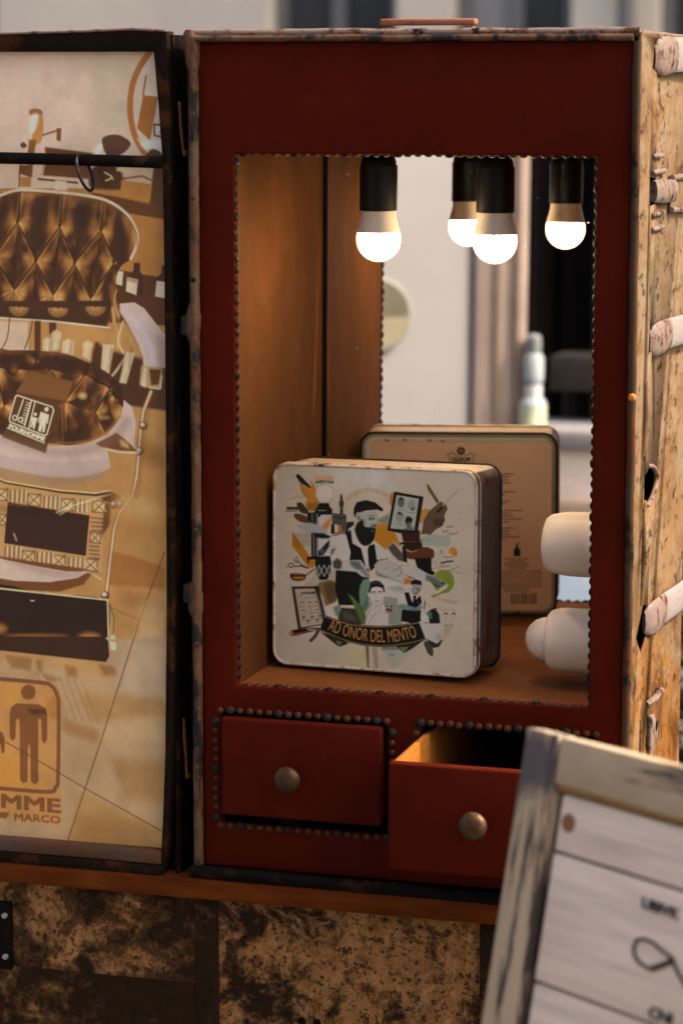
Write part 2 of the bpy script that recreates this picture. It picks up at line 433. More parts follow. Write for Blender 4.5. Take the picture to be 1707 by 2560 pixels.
POSTER = [
('f',(204,180,158),1,0.0,0,[52,20,529,22,525,367,45,373]),
('f',(187,170,140),0.7,40.1,0,[318,24,529,25,525,353,314,324]),
('f',(172,118,58),1,0.0,0,[45,369,525,364,522,700,37,712]),
('f',(196,180,155),1,1.3,0,[476,35,515,34,513,285,466,287,433,239,424,161,438,89]),
('l',(163,101,42),1,0.0,1,15.4,[479,29,449,68,428,111,420,161,423,207,436,248,463,290]),
('l',(225,205,180),1,0.0,0,2.7,[439,245,471,287]),
('f',(160,97,40),1,0.0,0,[454,140,493,144,471,249,437,220]),
('f',(150,92,40),1,0.0,0,[460,92,465,92,456,140,451,141]),
('l',(80,50,28),1,0.0,0,4.7,[482,210,509,213,508,241,482,237,482,210]),
('f',(230,215,195),1,0.0,0,[495,223,495,225,494,227,493,229,492,230,491,230,489,230,488,229,487,227,486,225,486,223,486,220,487,218,488,217,489,216,491,215,492,216,494,217,495,218,495,220]),
('f',(90,55,30),1,0.0,0,[508,229,507,231,507,233,505,234,503,235,502,236,500,235,498,234,497,233,496,231,496,229,496,227,497,225,498,223,500,222,502,222,504,222,505,223,507,225,507,227]),
('f',(225,208,190),0.9,2.7,1,[446,256,466,248,510,252,510,275,459,270]),
('f',(80,50,28),1,1.7,1,[459,285,476,269,496,276,503,291,466,295]),
('f',(90,55,28),1,0.0,0,[147,262,147,265,145,267,143,268,141,269,139,270,136,269,134,268,132,267,131,265,130,262,131,260,132,258,134,256,136,255,139,255,141,255,144,256,145,258,147,260]),
('f',(150,95,40),1,0.7,1,[155,179,166,173,187,176,190,191,176,188,159,190]),
('f',(178,125,60),1,1.0,1,[180,188,192,196,189,246,171,262,161,249,169,215]),
('f',(225,210,185),0.8,2.7,1,[159,191,180,188,172,224,156,234]),
('f',(130,82,35),1,1.4,0,[153,249,173,248,165,294,160,341,144,338,148,294]),
('l',(215,190,150),1,0.0,1,3.1,[146,240,137,250,149,262,143,281]),
('f',(110,65,26),1,0.0,0,[126,310,160,313,158,341,125,332]),
('l',(110,65,26),1,0.0,0,4.1,[127,326,125,364]),
('l',(150,95,38),1,0.0,0,5.5,[191,237,237,224]),
('f',(120,72,30),1,0.0,0,[227,220,240,221,237,254,226,249]),
('f',(98,58,26),1,1.4,0,[195,266,321,280,310,344,185,336,193,293]),
('l',(200,165,110),1,0.0,0,3.4,[193,271,197,290,187,338]),
('l',(214,190,150),1,0.0,0,4.8,[177,338,221,345]),
('l',(90,50,20),1,0.0,0,5.5,[177,345,279,353]),
('f',(210,190,160),1,2.1,0,[221,347,252,350,252,372,219,371]),
('f',(170,115,50),1,1.7,0,[129,341,158,340,156,365,128,365]),
('f',(222,208,190),1,2.0,0,[321,274,342,256,352,261,335,286]),
('f',(84,50,38),1,0.7,1,[345,249,359,238,378,235,399,239,421,258,394,284,358,285]),
('f',(72,42,22),1,2.7,1,[321,314,383,312,401,342,398,367,347,369,310,362]),
('l',(220,195,150),1,0.0,1,3.0,[351,327,371,339,354,347]),
('l',(200,160,100),1,0.0,0,2.4,[361,331,374,344]),
('f',(205,180,145),1,1.0,0,[383,315,479,316,479,338,383,323]),
('f',(88,50,22),1,2.0,0,[479,313,512,313,511,413,465,401]),
('f',(176,120,55),1,2.0,0,[395,345,474,354,468,398,392,383]),
('l',(110,66,28),1,1.3,0,4.7,[401,342,449,335,475,346]),
('f',(96,54,20),1,1.0,0,[306,374,381,386,511,410,511,441,417,427,346,399]),
('f',(174,118,54),1,1.3,0,[427,431,511,441,510,586,415,563]),
('f',(84,46,18),1,2.0,0,[371,563,510,583,508,700,362,704]),
('f',(66,36,15),1,0.7,0,[425,547,441,546,441,565,448,581,447,625,408,626,406,582,423,566]),
('f',(66,36,15),1,0.7,0,[497,552,513,551,513,570,521,586,519,630,480,631,478,587,496,571]),
('f',(216,192,160),1,0.7,0,[407,582,435,588,430,626,403,617]),
('f',(176,128,75),0.8,1.0,0,[407,582,435,588,434,599,407,591]),
('f',(216,192,160),1,0.7,0,[380,567,397,569,393,604,377,599]),
('f',(216,192,160),1,0.7,0,[484,590,508,592,506,632,479,628]),
('f',(66,37,16),1,0.0,1,[51,396,86,382,131,372,217,376,292,383,357,396,407,427,432,467,434,499,417,537,393,554,380,579,374,624,362,713,44,712]),
('l',(214,190,160),1,0.0,1,6.8,[51,396,86,382,131,372,217,376,292,383,357,396,407,427,432,467,434,499,417,537]),
('l',(120,72,30),1,0.0,1,2.4,[131,378,217,382,292,390,357,402,407,433,432,474,434,505]),
('q',[51,396,86,382,131,372,217,376,292,383,357,396,407,427,432,467,434,499,417,537,393,554,380,579,374,624,362,713,44,712],[8,442,119,450,231,458,340,466,55,537,166,545,269,549,372,544,1,612,106,620,209,631,309,638],[8,442,19,362,8,442,55,537,55,537,1,612,1,612,-1,677,55,537,106,620,119,450,130,370,119,450,166,545,166,545,106,620,106,620,104,684,119,450,55,537,166,545,209,631,231,458,241,379,231,458,269,549,269,549,209,631,209,631,208,695,231,458,166,545,269,549,309,638,340,466,350,387,340,466,372,544,372,544,309,638,309,638,308,702,340,466,269,549],30.4,20.2,30,[(-0.95,-0.35,0.6,5,0.9),(0.95,-0.1,0.6,5.5,0.72),(-0.1,-1,0.6,7,0.35),(0.3,0.9,0.7,7,0.25)]),
('l',(214,190,160),1,0.0,1,6.8,[51,396,86,382,131,372,217,376,292,383,357,396,407,427,432,467,434,499,417,537]),
('l',(120,72,30),1,0.0,1,2.4,[131,378,217,382,292,390,357,402,407,433,432,474,434,505]),
('f',(40,21,9),0.9,2.1,0,[14,442,13,443,13,445,11,446,10,446,8,447,7,446,5,446,4,445,3,443,3,442,3,440,4,439,5,438,7,437,8,437,10,437,12,438,13,439,13,440]),
('f',(40,21,9),0.9,2.1,0,[125,450,124,451,124,453,122,454,121,454,119,455,118,454,116,454,115,453,114,451,114,450,115,448,115,447,116,446,118,445,120,445,121,445,123,446,124,447,124,448]),
('f',(40,21,9),0.9,2.1,0,[236,458,236,460,235,461,234,462,233,463,231,463,230,463,228,462,227,461,226,460,226,458,226,457,227,456,228,455,230,454,231,454,233,454,234,455,235,456,236,457]),
('f',(40,21,9),0.9,2.0,0,[345,466,345,468,344,469,343,470,342,471,340,471,339,471,337,470,336,469,336,468,335,466,336,465,336,464,337,463,339,462,340,462,342,462,343,462,345,463,345,465]),
('f',(40,21,9),0.9,2.1,0,[60,537,60,539,59,540,58,541,57,542,55,542,53,542,52,541,51,540,50,539,50,537,50,536,51,535,52,533,54,533,55,532,57,533,58,533,59,534,60,536]),
('f',(40,21,9),0.9,2.1,0,[171,545,171,546,170,548,169,549,168,549,166,550,164,550,163,549,162,548,161,547,161,545,161,544,162,542,163,541,164,540,166,540,168,540,169,541,170,542,171,543]),
('f',(40,21,9),0.9,2.1,0,[274,549,274,551,273,552,272,553,271,554,269,554,267,554,266,553,265,552,264,551,264,550,264,548,265,547,266,546,268,545,269,545,271,545,272,546,273,547,274,548]),
('f',(40,21,9),0.9,2.0,0,[377,544,376,546,376,547,374,548,373,549,371,549,370,549,368,548,367,547,367,546,366,544,367,543,367,542,369,541,370,540,372,540,373,540,375,540,376,542,376,543]),
('l',(36,18,8),0.55,1.4,0,2.5,[8,613,28,617]),
('l',(206,160,92),0.55,1.4,0,2.5,[8,615,28,623]),
('l',(36,18,8),0.55,1.4,0,2.5,[6,616,25,629]),
('l',(206,160,92),0.55,1.4,0,2.5,[5,616,19,635]),
('l',(36,18,8),0.55,1.4,0,2.5,[3,617,8,639]),
('l',(206,160,92),0.55,1.4,0,2.5,[1,617,0,634]),
('l',(36,18,8),0.55,1.4,0,2.5,[-1,617,-9,635]),
('l',(206,160,92),0.55,1.4,0,2.5,[-3,616,-15,634]),
('l',(36,18,8),0.55,1.4,0,2.5,[-5,616,-23,632]),
('l',(206,160,92),0.55,1.4,0,2.5,[-6,615,-31,627]),
('l',(36,18,8),0.55,1.4,0,2.5,[-7,614,-28,619]),
('l',(36,18,8),0.55,1.4,0,2.4,[113,621,132,625]),
('l',(206,160,92),0.55,1.4,0,2.4,[112,622,132,631]),
('l',(36,18,8),0.55,1.4,0,2.4,[111,623,129,637]),
('l',(206,160,92),0.55,1.4,0,2.4,[109,624,124,642]),
('l',(36,18,8),0.55,1.4,0,2.4,[107,624,113,647]),
('l',(206,160,92),0.55,1.4,0,2.4,[106,624,105,642]),
('l',(36,18,8),0.55,1.4,0,2.4,[104,624,96,643]),
('l',(206,160,92),0.55,1.4,0,2.4,[102,624,90,642]),
('l',(36,18,8),0.55,1.4,0,2.4,[100,623,82,639]),
('l',(206,160,92),0.55,1.4,0,2.4,[99,622,74,635]),
('l',(36,18,8),0.55,1.4,0,2.4,[98,621,77,626]),
('l',(36,18,8),0.55,1.4,0,2.4,[217,632,236,635]),
('l',(206,160,92),0.55,1.4,0,2.4,[216,633,236,641]),
('l',(36,18,8),0.55,1.4,0,2.4,[215,634,233,647]),
('l',(206,160,92),0.55,1.4,0,2.4,[213,634,227,653]),
('l',(36,18,8),0.55,1.4,0,2.4,[211,635,217,657]),
('l',(206,160,92),0.55,1.4,0,2.4,[209,635,209,652]),
('l',(36,18,8),0.55,1.4,0,2.4,[207,635,199,653]),
('l',(206,160,92),0.55,1.4,0,2.4,[205,635,194,652]),
('l',(36,18,8),0.55,1.4,0,2.4,[204,634,186,650]),
('l',(206,160,92),0.55,1.4,0,2.4,[203,633,178,645]),
('l',(36,18,8),0.55,1.4,0,2.4,[202,632,180,637]),
('l',(36,18,8),0.55,1.4,0,2.4,[316,639,335,643]),
('l',(206,160,92),0.55,1.4,0,2.4,[315,640,335,649]),
('l',(36,18,8),0.55,1.4,0,2.4,[314,641,332,655]),
('l',(206,160,92),0.55,1.4,0,2.4,[313,642,327,660]),
('l',(36,18,8),0.55,1.4,0,2.4,[311,642,316,664]),
('l',(206,160,92),0.55,1.4,0,2.4,[309,642,308,659]),
('l',(36,18,8),0.55,1.4,0,2.4,[307,642,299,660]),
('l',(206,160,92),0.55,1.4,0,2.4,[305,642,294,660]),
('l',(36,18,8),0.55,1.4,0,2.4,[303,641,285,657]),
('l',(206,160,92),0.55,1.4,0,2.4,[302,640,277,653]),
('l',(36,18,8),0.55,1.4,0,2.4,[302,639,280,644]),
('l',(200,160,100),0.9,0.7,1,3.1,[379,614,372,646,383,681]),
('f',(181,134,76),1,1.2,0,[33,686,385,696,518,700,509,1544,14,1575]),
('f',(76,42,17),1,3.9,0,[321,742,518,737,516,911,406,900,304,806]),
('f',(186,138,78),0.9,4.7,0,[290,710,385,711,447,746,447,783,345,760]),
('f',(205,180,150),1,3.2,0,[41,697,142,699,141,770,39,784]),
('f',(66,38,18),1,0.4,0,[42,649,365,641,351,705,206,694,42,687]),
('l',(196,145,80),0.8,1.6,0,2.8,[125,663,144,666]),
('l',(196,145,80),0.8,1.6,0,2.8,[124,664,142,671]),
('l',(196,145,80),0.8,1.6,0,2.8,[123,665,139,676]),
('l',(196,145,80),0.8,1.6,0,2.8,[122,665,133,681]),
('l',(196,145,80),0.8,1.6,0,2.8,[121,666,127,683]),
('l',(196,145,80),0.8,1.6,0,2.8,[119,666,121,685]),
('l',(196,145,80),0.8,1.6,0,2.8,[118,666,114,685]),
('l',(196,145,80),0.8,1.6,0,2.8,[116,666,107,683]),
('l',(196,145,80),0.8,1.6,0,2.8,[115,665,102,680]),
('l',(196,145,80),0.8,1.6,0,2.8,[114,665,97,676]),
('l',(196,145,80),0.8,1.6,0,2.8,[113,664,94,671]),
('l',(196,145,80),0.8,1.6,0,2.8,[113,663,93,665]),
('l',(196,145,80),0.8,1.6,0,2.8,[229,663,248,666]),
('l',(196,145,80),0.8,1.6,0,2.8,[228,664,246,671]),
('l',(196,145,80),0.8,1.6,0,2.8,[228,665,243,676]),
('l',(196,145,80),0.8,1.6,0,2.8,[226,665,238,680]),
('l',(196,145,80),0.8,1.6,0,2.8,[225,666,232,683]),
('l',(196,145,80),0.8,1.6,0,2.8,[223,666,225,685]),
('l',(196,145,80),0.8,1.6,0,2.8,[222,666,218,684]),
('l',(196,145,80),0.8,1.6,0,2.8,[220,666,212,683]),
('l',(196,145,80),0.8,1.6,0,2.8,[219,665,206,680]),
('l',(196,145,80),0.8,1.6,0,2.8,[218,665,202,676]),
('l',(196,145,80),0.8,1.6,0,2.8,[217,664,198,671]),
('l',(196,145,80),0.8,1.6,0,2.8,[217,663,197,665]),
('l',(196,145,80),0.8,1.6,0,2.8,[328,658,348,660]),
('l',(196,145,80),0.8,1.6,0,2.8,[328,659,346,666]),
('l',(196,145,80),0.8,1.6,0,2.8,[327,659,342,671]),
('l',(196,145,80),0.8,1.6,0,2.8,[326,660,337,675]),
('l',(196,145,80),0.8,1.6,0,2.8,[324,661,331,678]),
('l',(196,145,80),0.8,1.6,0,2.8,[323,661,324,679]),
('l',(196,145,80),0.8,1.6,0,2.8,[321,661,318,679]),
('l',(196,145,80),0.8,1.6,0,2.8,[320,661,311,677]),
('l',(196,145,80),0.8,1.6,0,2.8,[319,660,306,675]),
('l',(196,145,80),0.8,1.6,0,2.8,[318,659,301,670]),
('l',(196,145,80),0.8,1.6,0,2.8,[317,659,298,665]),
('l',(196,145,80),0.8,1.6,0,2.8,[317,658,297,660]),
('l',(220,195,160),1,0.0,0,4.0,[41,690,210,696,359,708]),
('l',(110,66,30),1,0.0,0,2.4,[364,660,353,704]),
('l',(110,60,24),1,0.0,1,3.2,[93,690,85,741,64,777]),
('l',(110,60,24),1,0.0,1,3.2,[154,695,148,725,132,766]),
('f',(84,48,20),1,1.2,0,[159,695,177,695,175,772,158,772]),
('f',(84,48,20),1,1.2,0,[198,699,218,698,217,726,198,727]),
('f',(214,182,138),1,1.2,0,[181,772,182,742,193,735,206,742,206,772]),
('l',(236,214,180),0.7,2.4,0,4.0,[191,768,193,749]),
('f',(214,182,138),1,1.2,0,[203,768,206,723,219,716,231,724,227,767]),
('l',(236,214,180),0.7,2.4,0,4.0,[213,764,218,730]),
('f',(214,182,138),1,1.2,0,[232,773,233,745,248,738,265,744,261,778]),
('l',(236,214,180),0.7,2.4,0,4.0,[244,769,248,752]),
('f',(214,182,138),1,1.2,0,[286,781,289,746,301,741,313,748,309,793]),
('l',(236,214,180),0.7,2.4,0,4.0,[295,777,301,753]),
('f',(214,182,138),1,1.2,0,[334,816,341,749,371,750,356,823]),
('l',(236,214,180),0.7,2.4,0,4.0,[343,812,355,756]),
('f',(214,182,138),1,1.2,0,[383,843,402,766,424,769,401,846]),
('l',(236,214,180),0.7,2.4,0,3.9,[390,839,413,773]),
('f',(203,181,168),1,0.4,0,[386,648,425,644,450,658,477,690,506,725,505,803,446,802,445,780,432,747,409,703,387,670]),
('l',(150,95,42),0.8,0.8,0,3.1,[387,670,409,703,432,747,445,780,446,802]),
('l',(196,150,88),1,1.2,1,7.9,[368,660,373,700,385,733,378,759]),
('l',(226,190,140),0.9,1.2,1,5.5,[395,692,381,737,392,766,400,777,380,808,364,827]),
('l',(84,46,18),1,0.8,0,2.4,[398,770,383,815,371,834]),
('f',(190,145,85),1,1.2,0,[441,800,496,804,493,856,458,854,436,847]),
('f',(92,54,24),1,1.6,0,[462,807,493,808,486,845,466,848]),
('f',(238,216,180),0.8,2.0,0,[447,804,456,804,452,854,440,849]),
('l',(236,210,170),0.9,0.8,0,3.5,[462,853,489,856,495,823]),
('l',(98,56,22),1,0.4,0,11.9,[466,863,445,913,437,962,432,1018,426,1075,413,1126,379,1169,364,1210,348,1324,339,1386]),
('l',(214,168,104),1,0.8,0,7.2,[466,863,445,913,437,962,432,1018,426,1075,413,1126,379,1169,364,1210,348,1324,339,1386]),
('l',(244,222,186),0.8,0.8,0,2.8,[466,863,445,913,437,962,432,1018,426,1075,413,1126,379,1169,364,1210,348,1324,339,1386]),
('f',(92,52,20),0.9,1.2,0,[457,948,456,952,454,955,452,958,448,959,445,960,441,960,438,958,435,956,434,953,433,949,434,946,435,943,438,940,441,938,445,938,449,938,452,940,455,942,456,945]),
('f',(244,220,182),0.9,1.6,0,[449,946,449,947,448,949,446,950,444,951,443,951,441,951,439,950,437,949,437,948,436,946,437,945,438,943,439,942,441,941,443,941,445,941,446,942,448,943,449,944]),
('f',(92,52,20),0.9,1.2,0,[446,1012,446,1016,444,1019,441,1022,438,1023,434,1024,430,1024,427,1022,425,1020,423,1017,422,1013,423,1010,425,1007,427,1004,431,1002,434,1002,438,1002,441,1003,444,1006,446,1009]),
('f',(244,220,182),0.9,1.6,0,[438,1010,438,1011,437,1013,436,1014,434,1015,432,1015,430,1015,428,1014,427,1013,426,1012,426,1010,426,1008,427,1007,428,1006,430,1005,432,1005,434,1005,436,1006,437,1007,438,1008]),
('f',(92,52,20),0.9,1.2,0,[391,1148,390,1152,389,1155,386,1157,382,1159,379,1160,375,1159,372,1158,369,1156,368,1153,367,1149,368,1145,369,1142,372,1140,375,1138,379,1137,383,1138,386,1139,389,1141,390,1145]),
('f',(244,220,182),0.9,1.6,0,[383,1145,383,1147,382,1148,380,1150,378,1151,377,1151,375,1151,373,1150,371,1149,370,1147,370,1146,371,1144,371,1143,373,1141,375,1141,377,1140,379,1140,380,1141,382,1142,383,1144]),
('f',(92,52,20),0.9,1.2,0,[375,1149,374,1152,373,1155,370,1158,367,1160,363,1161,359,1160,356,1159,353,1156,352,1153,351,1150,352,1146,353,1143,356,1140,359,1139,363,1138,367,1138,370,1140,373,1142,374,1145]),
('f',(244,220,182),0.9,1.6,0,[367,1146,367,1148,366,1149,364,1150,363,1151,361,1152,359,1151,357,1151,355,1150,355,1148,354,1147,355,1145,356,1143,357,1142,359,1141,361,1141,363,1141,364,1142,366,1143,367,1144]),
('f',(92,52,20),0.9,1.2,0,[350,1382,349,1385,347,1388,345,1391,341,1393,337,1394,334,1393,330,1392,328,1390,326,1386,326,1383,326,1379,328,1376,331,1373,334,1372,338,1371,342,1371,345,1373,348,1375,349,1378]),
('f',(244,220,182),0.9,1.6,0,[342,1379,341,1381,340,1382,339,1383,337,1384,335,1385,333,1385,331,1384,330,1383,329,1381,329,1380,329,1378,330,1376,332,1375,333,1374,335,1374,337,1374,339,1375,341,1376,341,1377]),
('f',(198,176,160),1,0.4,0,[392,885,416,903,425,940,421,998,432,1015,349,1012,356,1057,316,1076,260,1087,179,1086,33,1064,35,980,193,1009,285,1003,349,977,386,930]),
('f',(182,165,150),0.8,3.2,0,[34,1034,180,1051,349,1037,356,1057,316,1076,260,1087,179,1086,33,1064]),
('q',[39,784,96,771,165,770,233,774,289,791,344,815,383,848,394,885,382,931,342,973,281,998,213,1003,35,969],[55,817,112,819,196,817,288,829,355,857,371,886,73,911,235,898,319,918,160,795],[55,817,112,819,112,819,196,817,196,817,288,829,288,829,355,857,355,857,371,886,288,829,235,898,235,898,319,918,355,857,319,918,55,817,73,911,319,918,342,969,235,898,233,1000,371,886,394,908],31.7,18.2,28,[(-0.95,-0.35,0.6,5,0.9),(0.95,-0.1,0.6,5.5,0.72),(-0.1,-1,0.6,7,0.35),(0.3,0.9,0.7,7,0.25)]),
('f',(226,176,104),0.8,5.6,0,[296,879,295,882,294,884,291,885,288,887,285,887,282,887,279,886,277,884,275,882,275,880,275,878,277,875,279,874,282,873,285,872,289,872,291,873,294,875,295,877]),
('f',(226,176,104),0.5,5.6,0,[358,931,357,932,355,933,352,934,347,935,342,935,337,935,333,935,329,934,327,933,326,932,327,931,329,931,333,930,337,929,342,929,347,929,352,929,355,930,357,930]),
('l',(30,15,6),0.9,2.0,0,4.8,[188,809,208,828,216,846]),
('l',(30,15,6),0.9,2.0,0,4.8,[304,828,328,843,359,857]),
('l',(30,15,6),0.9,2.0,0,4.8,[343,887,367,871]),
('l',(30,15,6),0.9,2.0,0,4.9,[79,820,103,835]),
('l',(150,100,48),0.8,1.6,1,3.6,[213,1000,281,995,342,970,382,928]),
('f',(110,66,28),1,1.2,0,[317,998,373,969,393,982,430,1013,401,1020,341,1011]),
('l',(232,200,150),1,1.2,0,4.8,[337,1009,381,1017,430,1017]),
('f',(206,160,100),0.8,3.2,0,[381,983,401,993,409,1008,385,1002]),
('f',(120,78,40),1,0.8,0,[147,822,260,845,241,898,106,876]),
('f',(86,52,28),1,0.8,0,[106,876,241,894,214,951,190,1003,184,1028,67,991,78,968]),
('f',(120,78,40),1,2.4,0,[241,894,231,921,219,906]),
('l',(222,196,164),1,0.0,0,3.2,[110,884,203,910,207,918,188,979,181,983,89,952,87,944,105,887,110,884]),
('l',(222,196,164),1,0.0,0,2.8,[157,899,139,966]),
('f',(226,200,168),1,0.0,0,[194,917,193,918,192,920,191,921,189,922,188,923,186,922,184,922,183,920,182,919,182,917,182,915,183,914,184,912,186,912,188,911,190,911,191,912,193,913,193,915]),
('f',(226,200,168),1,0.0,0,[172,923,194,930,191,952,187,952,189,937,181,975,175,975,178,953,171,974,164,972,172,938,166,953,164,949]),
('f',(226,200,168),1,0.0,0,[162,930,161,931,161,932,160,933,158,934,157,934,156,934,154,933,154,933,153,931,153,930,153,929,154,928,155,927,156,926,157,926,159,926,160,927,161,927,161,929]),
('f',(226,200,168),1,0.0,0,[148,936,164,940,158,953,154,968,150,965,150,954,146,965,143,963,148,946,143,952]),
('l',(226,200,168),1,0.0,0,2.8,[126,894,108,940]),
('l',(226,200,168),1,0.0,0,2.8,[108,941,107,943,106,944,105,946,104,947,102,947,100,947,98,946,97,945,96,943,96,941,97,939,97,938,99,936,100,935,102,935,104,935,105,936,107,937,107,939,108,941]),
('l',(226,200,168),1,0.0,0,2.8,[122,945,122,947,121,949,120,950,118,951,116,951,115,951,113,950,112,949,111,947,111,946,111,944,112,942,113,941,115,940,117,939,118,940,120,940,121,942,122,943,122,945]),
('l',(226,200,168),1,0.0,0,3.6,[147,897,128,959]),
('l',(226,200,168),1,0.0,0,2.0,[145,904,134,901]),
('l',(226,200,168),1,0.0,0,2.0,[143,910,132,907]),
('l',(226,200,168),1,0.0,0,2.0,[141,917,130,914]),
('l',(226,200,168),1,0.0,0,2.0,[139,923,128,920]),
('l',(226,200,168),1,0.0,0,2.0,[136,930,126,927]),
('l',(226,200,168),1,0.0,0,2.0,[134,936,124,933]),
('l',(226,200,168),1,0.0,0,2.0,[132,943,122,939]),
('l',(226,200,168),1,0.0,0,2.0,[130,949,120,946]),
('l',(226,200,168),1,0.0,0,2.0,[128,956,118,952]),
('t', (226, 200, 168), 1, 'POURHOMME', [84, 966, 132, 982, 181, 997], 10.5, 0.02, 0, 0),
('l',(226,200,168),1,0.0,0,2.4,[81,967,137,987,181,1002]),
('f',(188,146,92),1,0.8,0,[32,1102,73,1110,219,1127,315,1130,357,1131,352,1210,334,1234,332,1323,280,1318,28,1293]),
('l',(84,46,18),1,0.4,0,6.4,[33,1091,73,1106,219,1124,315,1128,355,1120,379,1130]),
('l',(226,196,150),1,0.4,0,3.2,[33,1089,73,1103,219,1120,315,1123,356,1114]),
('f',(60,30,10),1,1.6,0,[327,1136,363,1123,379,1133,355,1146]),
('f',(110,64,24),1,3.2,0,[339,1146,357,1146,352,1203,330,1234,334,1188]),
('f',(208,172,118),1,0.8,0,[44,1123,79,1124,76,1153,42,1152]),
('l',(112,66,26),1,0.8,0,3.3,[44,1123,79,1124,76,1153,42,1152,44,1123]),
('l',(104,60,24),1,0.8,0,3.3,[44,1123,78,1152]),
('l',(104,60,24),1,0.8,0,3.3,[79,1121,44,1152]),
('l',(240,218,176),0.8,0.4,0,1.6,[49,1125,81,1150]),
('f',(208,172,118),1,0.8,0,[134,1133,168,1134,166,1163,132,1162]),
('l',(112,66,26),1,0.8,0,3.2,[134,1133,168,1134,166,1163,132,1162,134,1133]),
('l',(104,60,24),1,0.8,0,3.2,[134,1133,167,1162]),
('l',(104,60,24),1,0.8,0,3.3,[168,1131,133,1162]),
('l',(240,218,176),0.8,0.4,0,1.6,[139,1135,170,1160]),
('f',(208,172,118),1,0.8,0,[223,1141,257,1142,254,1171,221,1170]),
('l',(112,66,26),1,0.8,0,3.2,[223,1141,257,1142,254,1171,221,1170,223,1141]),
('l',(104,60,24),1,0.8,0,3.2,[223,1141,256,1171]),
('l',(104,60,24),1,0.8,0,3.2,[257,1139,222,1170]),
('l',(240,218,176),0.8,0.4,0,1.6,[228,1143,259,1168]),
('f',(208,172,118),1,0.8,0,[308,1142,342,1143,340,1172,306,1171]),
('l',(112,66,26),1,0.8,0,3.2,[308,1142,342,1143,340,1172,306,1171,308,1142]),
('l',(104,60,24),1,0.8,0,3.2,[308,1142,342,1171]),
('l',(104,60,24),1,0.8,0,3.2,[342,1140,308,1171]),
('l',(240,218,176),0.8,0.4,0,1.6,[313,1144,344,1169]),
('f',(208,172,118),1,0.8,0,[116,1279,150,1280,148,1309,114,1308]),
('l',(112,66,26),1,0.8,0,3.3,[116,1279,150,1280,148,1309,114,1308,116,1279]),
('l',(104,60,24),1,0.8,0,3.3,[116,1279,150,1308]),
('l',(104,60,24),1,0.8,0,3.3,[150,1277,115,1308]),
('l',(240,218,176),0.8,0.4,0,1.6,[121,1281,152,1306]),
('f',(208,172,118),1,0.8,0,[198,1286,232,1288,230,1317,196,1315]),
('l',(112,66,26),1,0.8,0,3.2,[198,1286,232,1288,230,1317,196,1315,198,1286]),
('l',(104,60,24),1,0.8,0,3.2,[198,1286,232,1316]),
('l',(104,60,24),1,0.8,0,3.3,[232,1284,198,1315]),
('l',(240,218,176),0.8,0.4,0,1.6,[203,1288,234,1313]),
('f',(208,172,118),1,0.8,0,[284,1291,318,1292,316,1322,282,1320]),
('l',(112,66,26),1,0.8,0,3.2,[284,1291,318,1292,316,1322,282,1320,284,1291]),
('l',(104,60,24),1,0.8,0,3.2,[284,1291,317,1321]),
('l',(104,60,24),1,0.8,0,3.2,[318,1289,283,1320]),
('l',(240,218,176),0.8,0.4,0,1.6,[289,1293,320,1318]),
('f',(208,172,118),1,0.8,0,[300,1223,328,1224,326,1250,298,1248]),
('l',(112,66,26),1,0.8,0,3.2,[300,1223,328,1224,326,1250,298,1248,300,1223]),
('l',(104,60,24),1,0.8,0,3.2,[300,1223,327,1249]),
('l',(104,60,24),1,0.8,0,3.2,[328,1221,300,1248]),
('l',(240,218,176),0.8,0.4,0,1.6,[305,1225,330,1247]),
('f',(208,172,118),1,0.8,0,[51,1188,76,1190,73,1216,49,1214]),
('l',(112,66,26),1,0.8,0,3.3,[51,1188,76,1190,73,1216,49,1214,51,1188]),
('l',(104,60,24),1,0.8,0,3.3,[51,1188,75,1215]),
('l',(104,60,24),1,0.8,0,3.3,[76,1187,51,1214]),
('l',(240,218,176),0.8,0.4,0,1.6,[56,1190,78,1213]),
('l',(110,64,26),1,0.8,0,3.7,[87,1125,85,1156]),
('l',(238,210,164),0.8,1.2,0,3.7,[92,1126,91,1155]),
('l',(110,64,26),1,0.8,0,3.7,[99,1124,97,1156]),
('l',(238,210,164),0.8,1.2,0,3.7,[105,1126,103,1154]),
('l',(110,64,26),1,0.8,0,3.7,[112,1124,109,1155]),
('l',(238,210,164),0.8,1.2,0,3.7,[117,1125,115,1154]),
('l',(110,64,26),1,0.8,0,3.7,[124,1123,122,1155]),
('l',(238,210,164),0.8,1.2,0,3.7,[129,1125,127,1153]),
('l',(110,64,26),1,0.8,0,3.7,[178,1136,176,1168]),
('l',(238,210,164),0.8,1.2,0,3.7,[184,1138,182,1166]),
('l',(110,64,26),1,0.8,0,3.6,[191,1136,188,1167]),
('l',(238,210,164),0.8,1.2,0,3.6,[196,1137,194,1165]),
('l',(110,64,26),1,0.8,0,3.6,[203,1135,200,1167]),
('l',(238,210,164),0.8,1.2,0,3.6,[208,1137,206,1165]),
('l',(110,64,26),1,0.8,0,3.6,[215,1135,213,1166]),
('l',(238,210,164),0.8,1.2,0,3.6,[220,1136,218,1164]),
('l',(110,64,26),1,0.8,0,3.6,[263,1143,261,1174]),
('l',(238,210,164),0.8,1.2,0,3.6,[268,1144,267,1172]),
('l',(110,64,26),1,0.8,0,3.6,[275,1142,273,1174]),
('l',(238,210,164),0.8,1.2,0,3.6,[280,1144,279,1172]),
('l',(110,64,26),1,0.8,0,3.6,[287,1142,285,1173]),
('l',(238,210,164),0.8,1.2,0,3.6,[292,1143,291,1171]),
('l',(110,64,26),1,0.8,0,3.7,[70,1269,68,1301]),
('l',(238,210,164),0.8,1.2,0,3.7,[75,1271,73,1299]),
('l',(110,64,26),1,0.8,0,3.7,[82,1269,80,1300]),
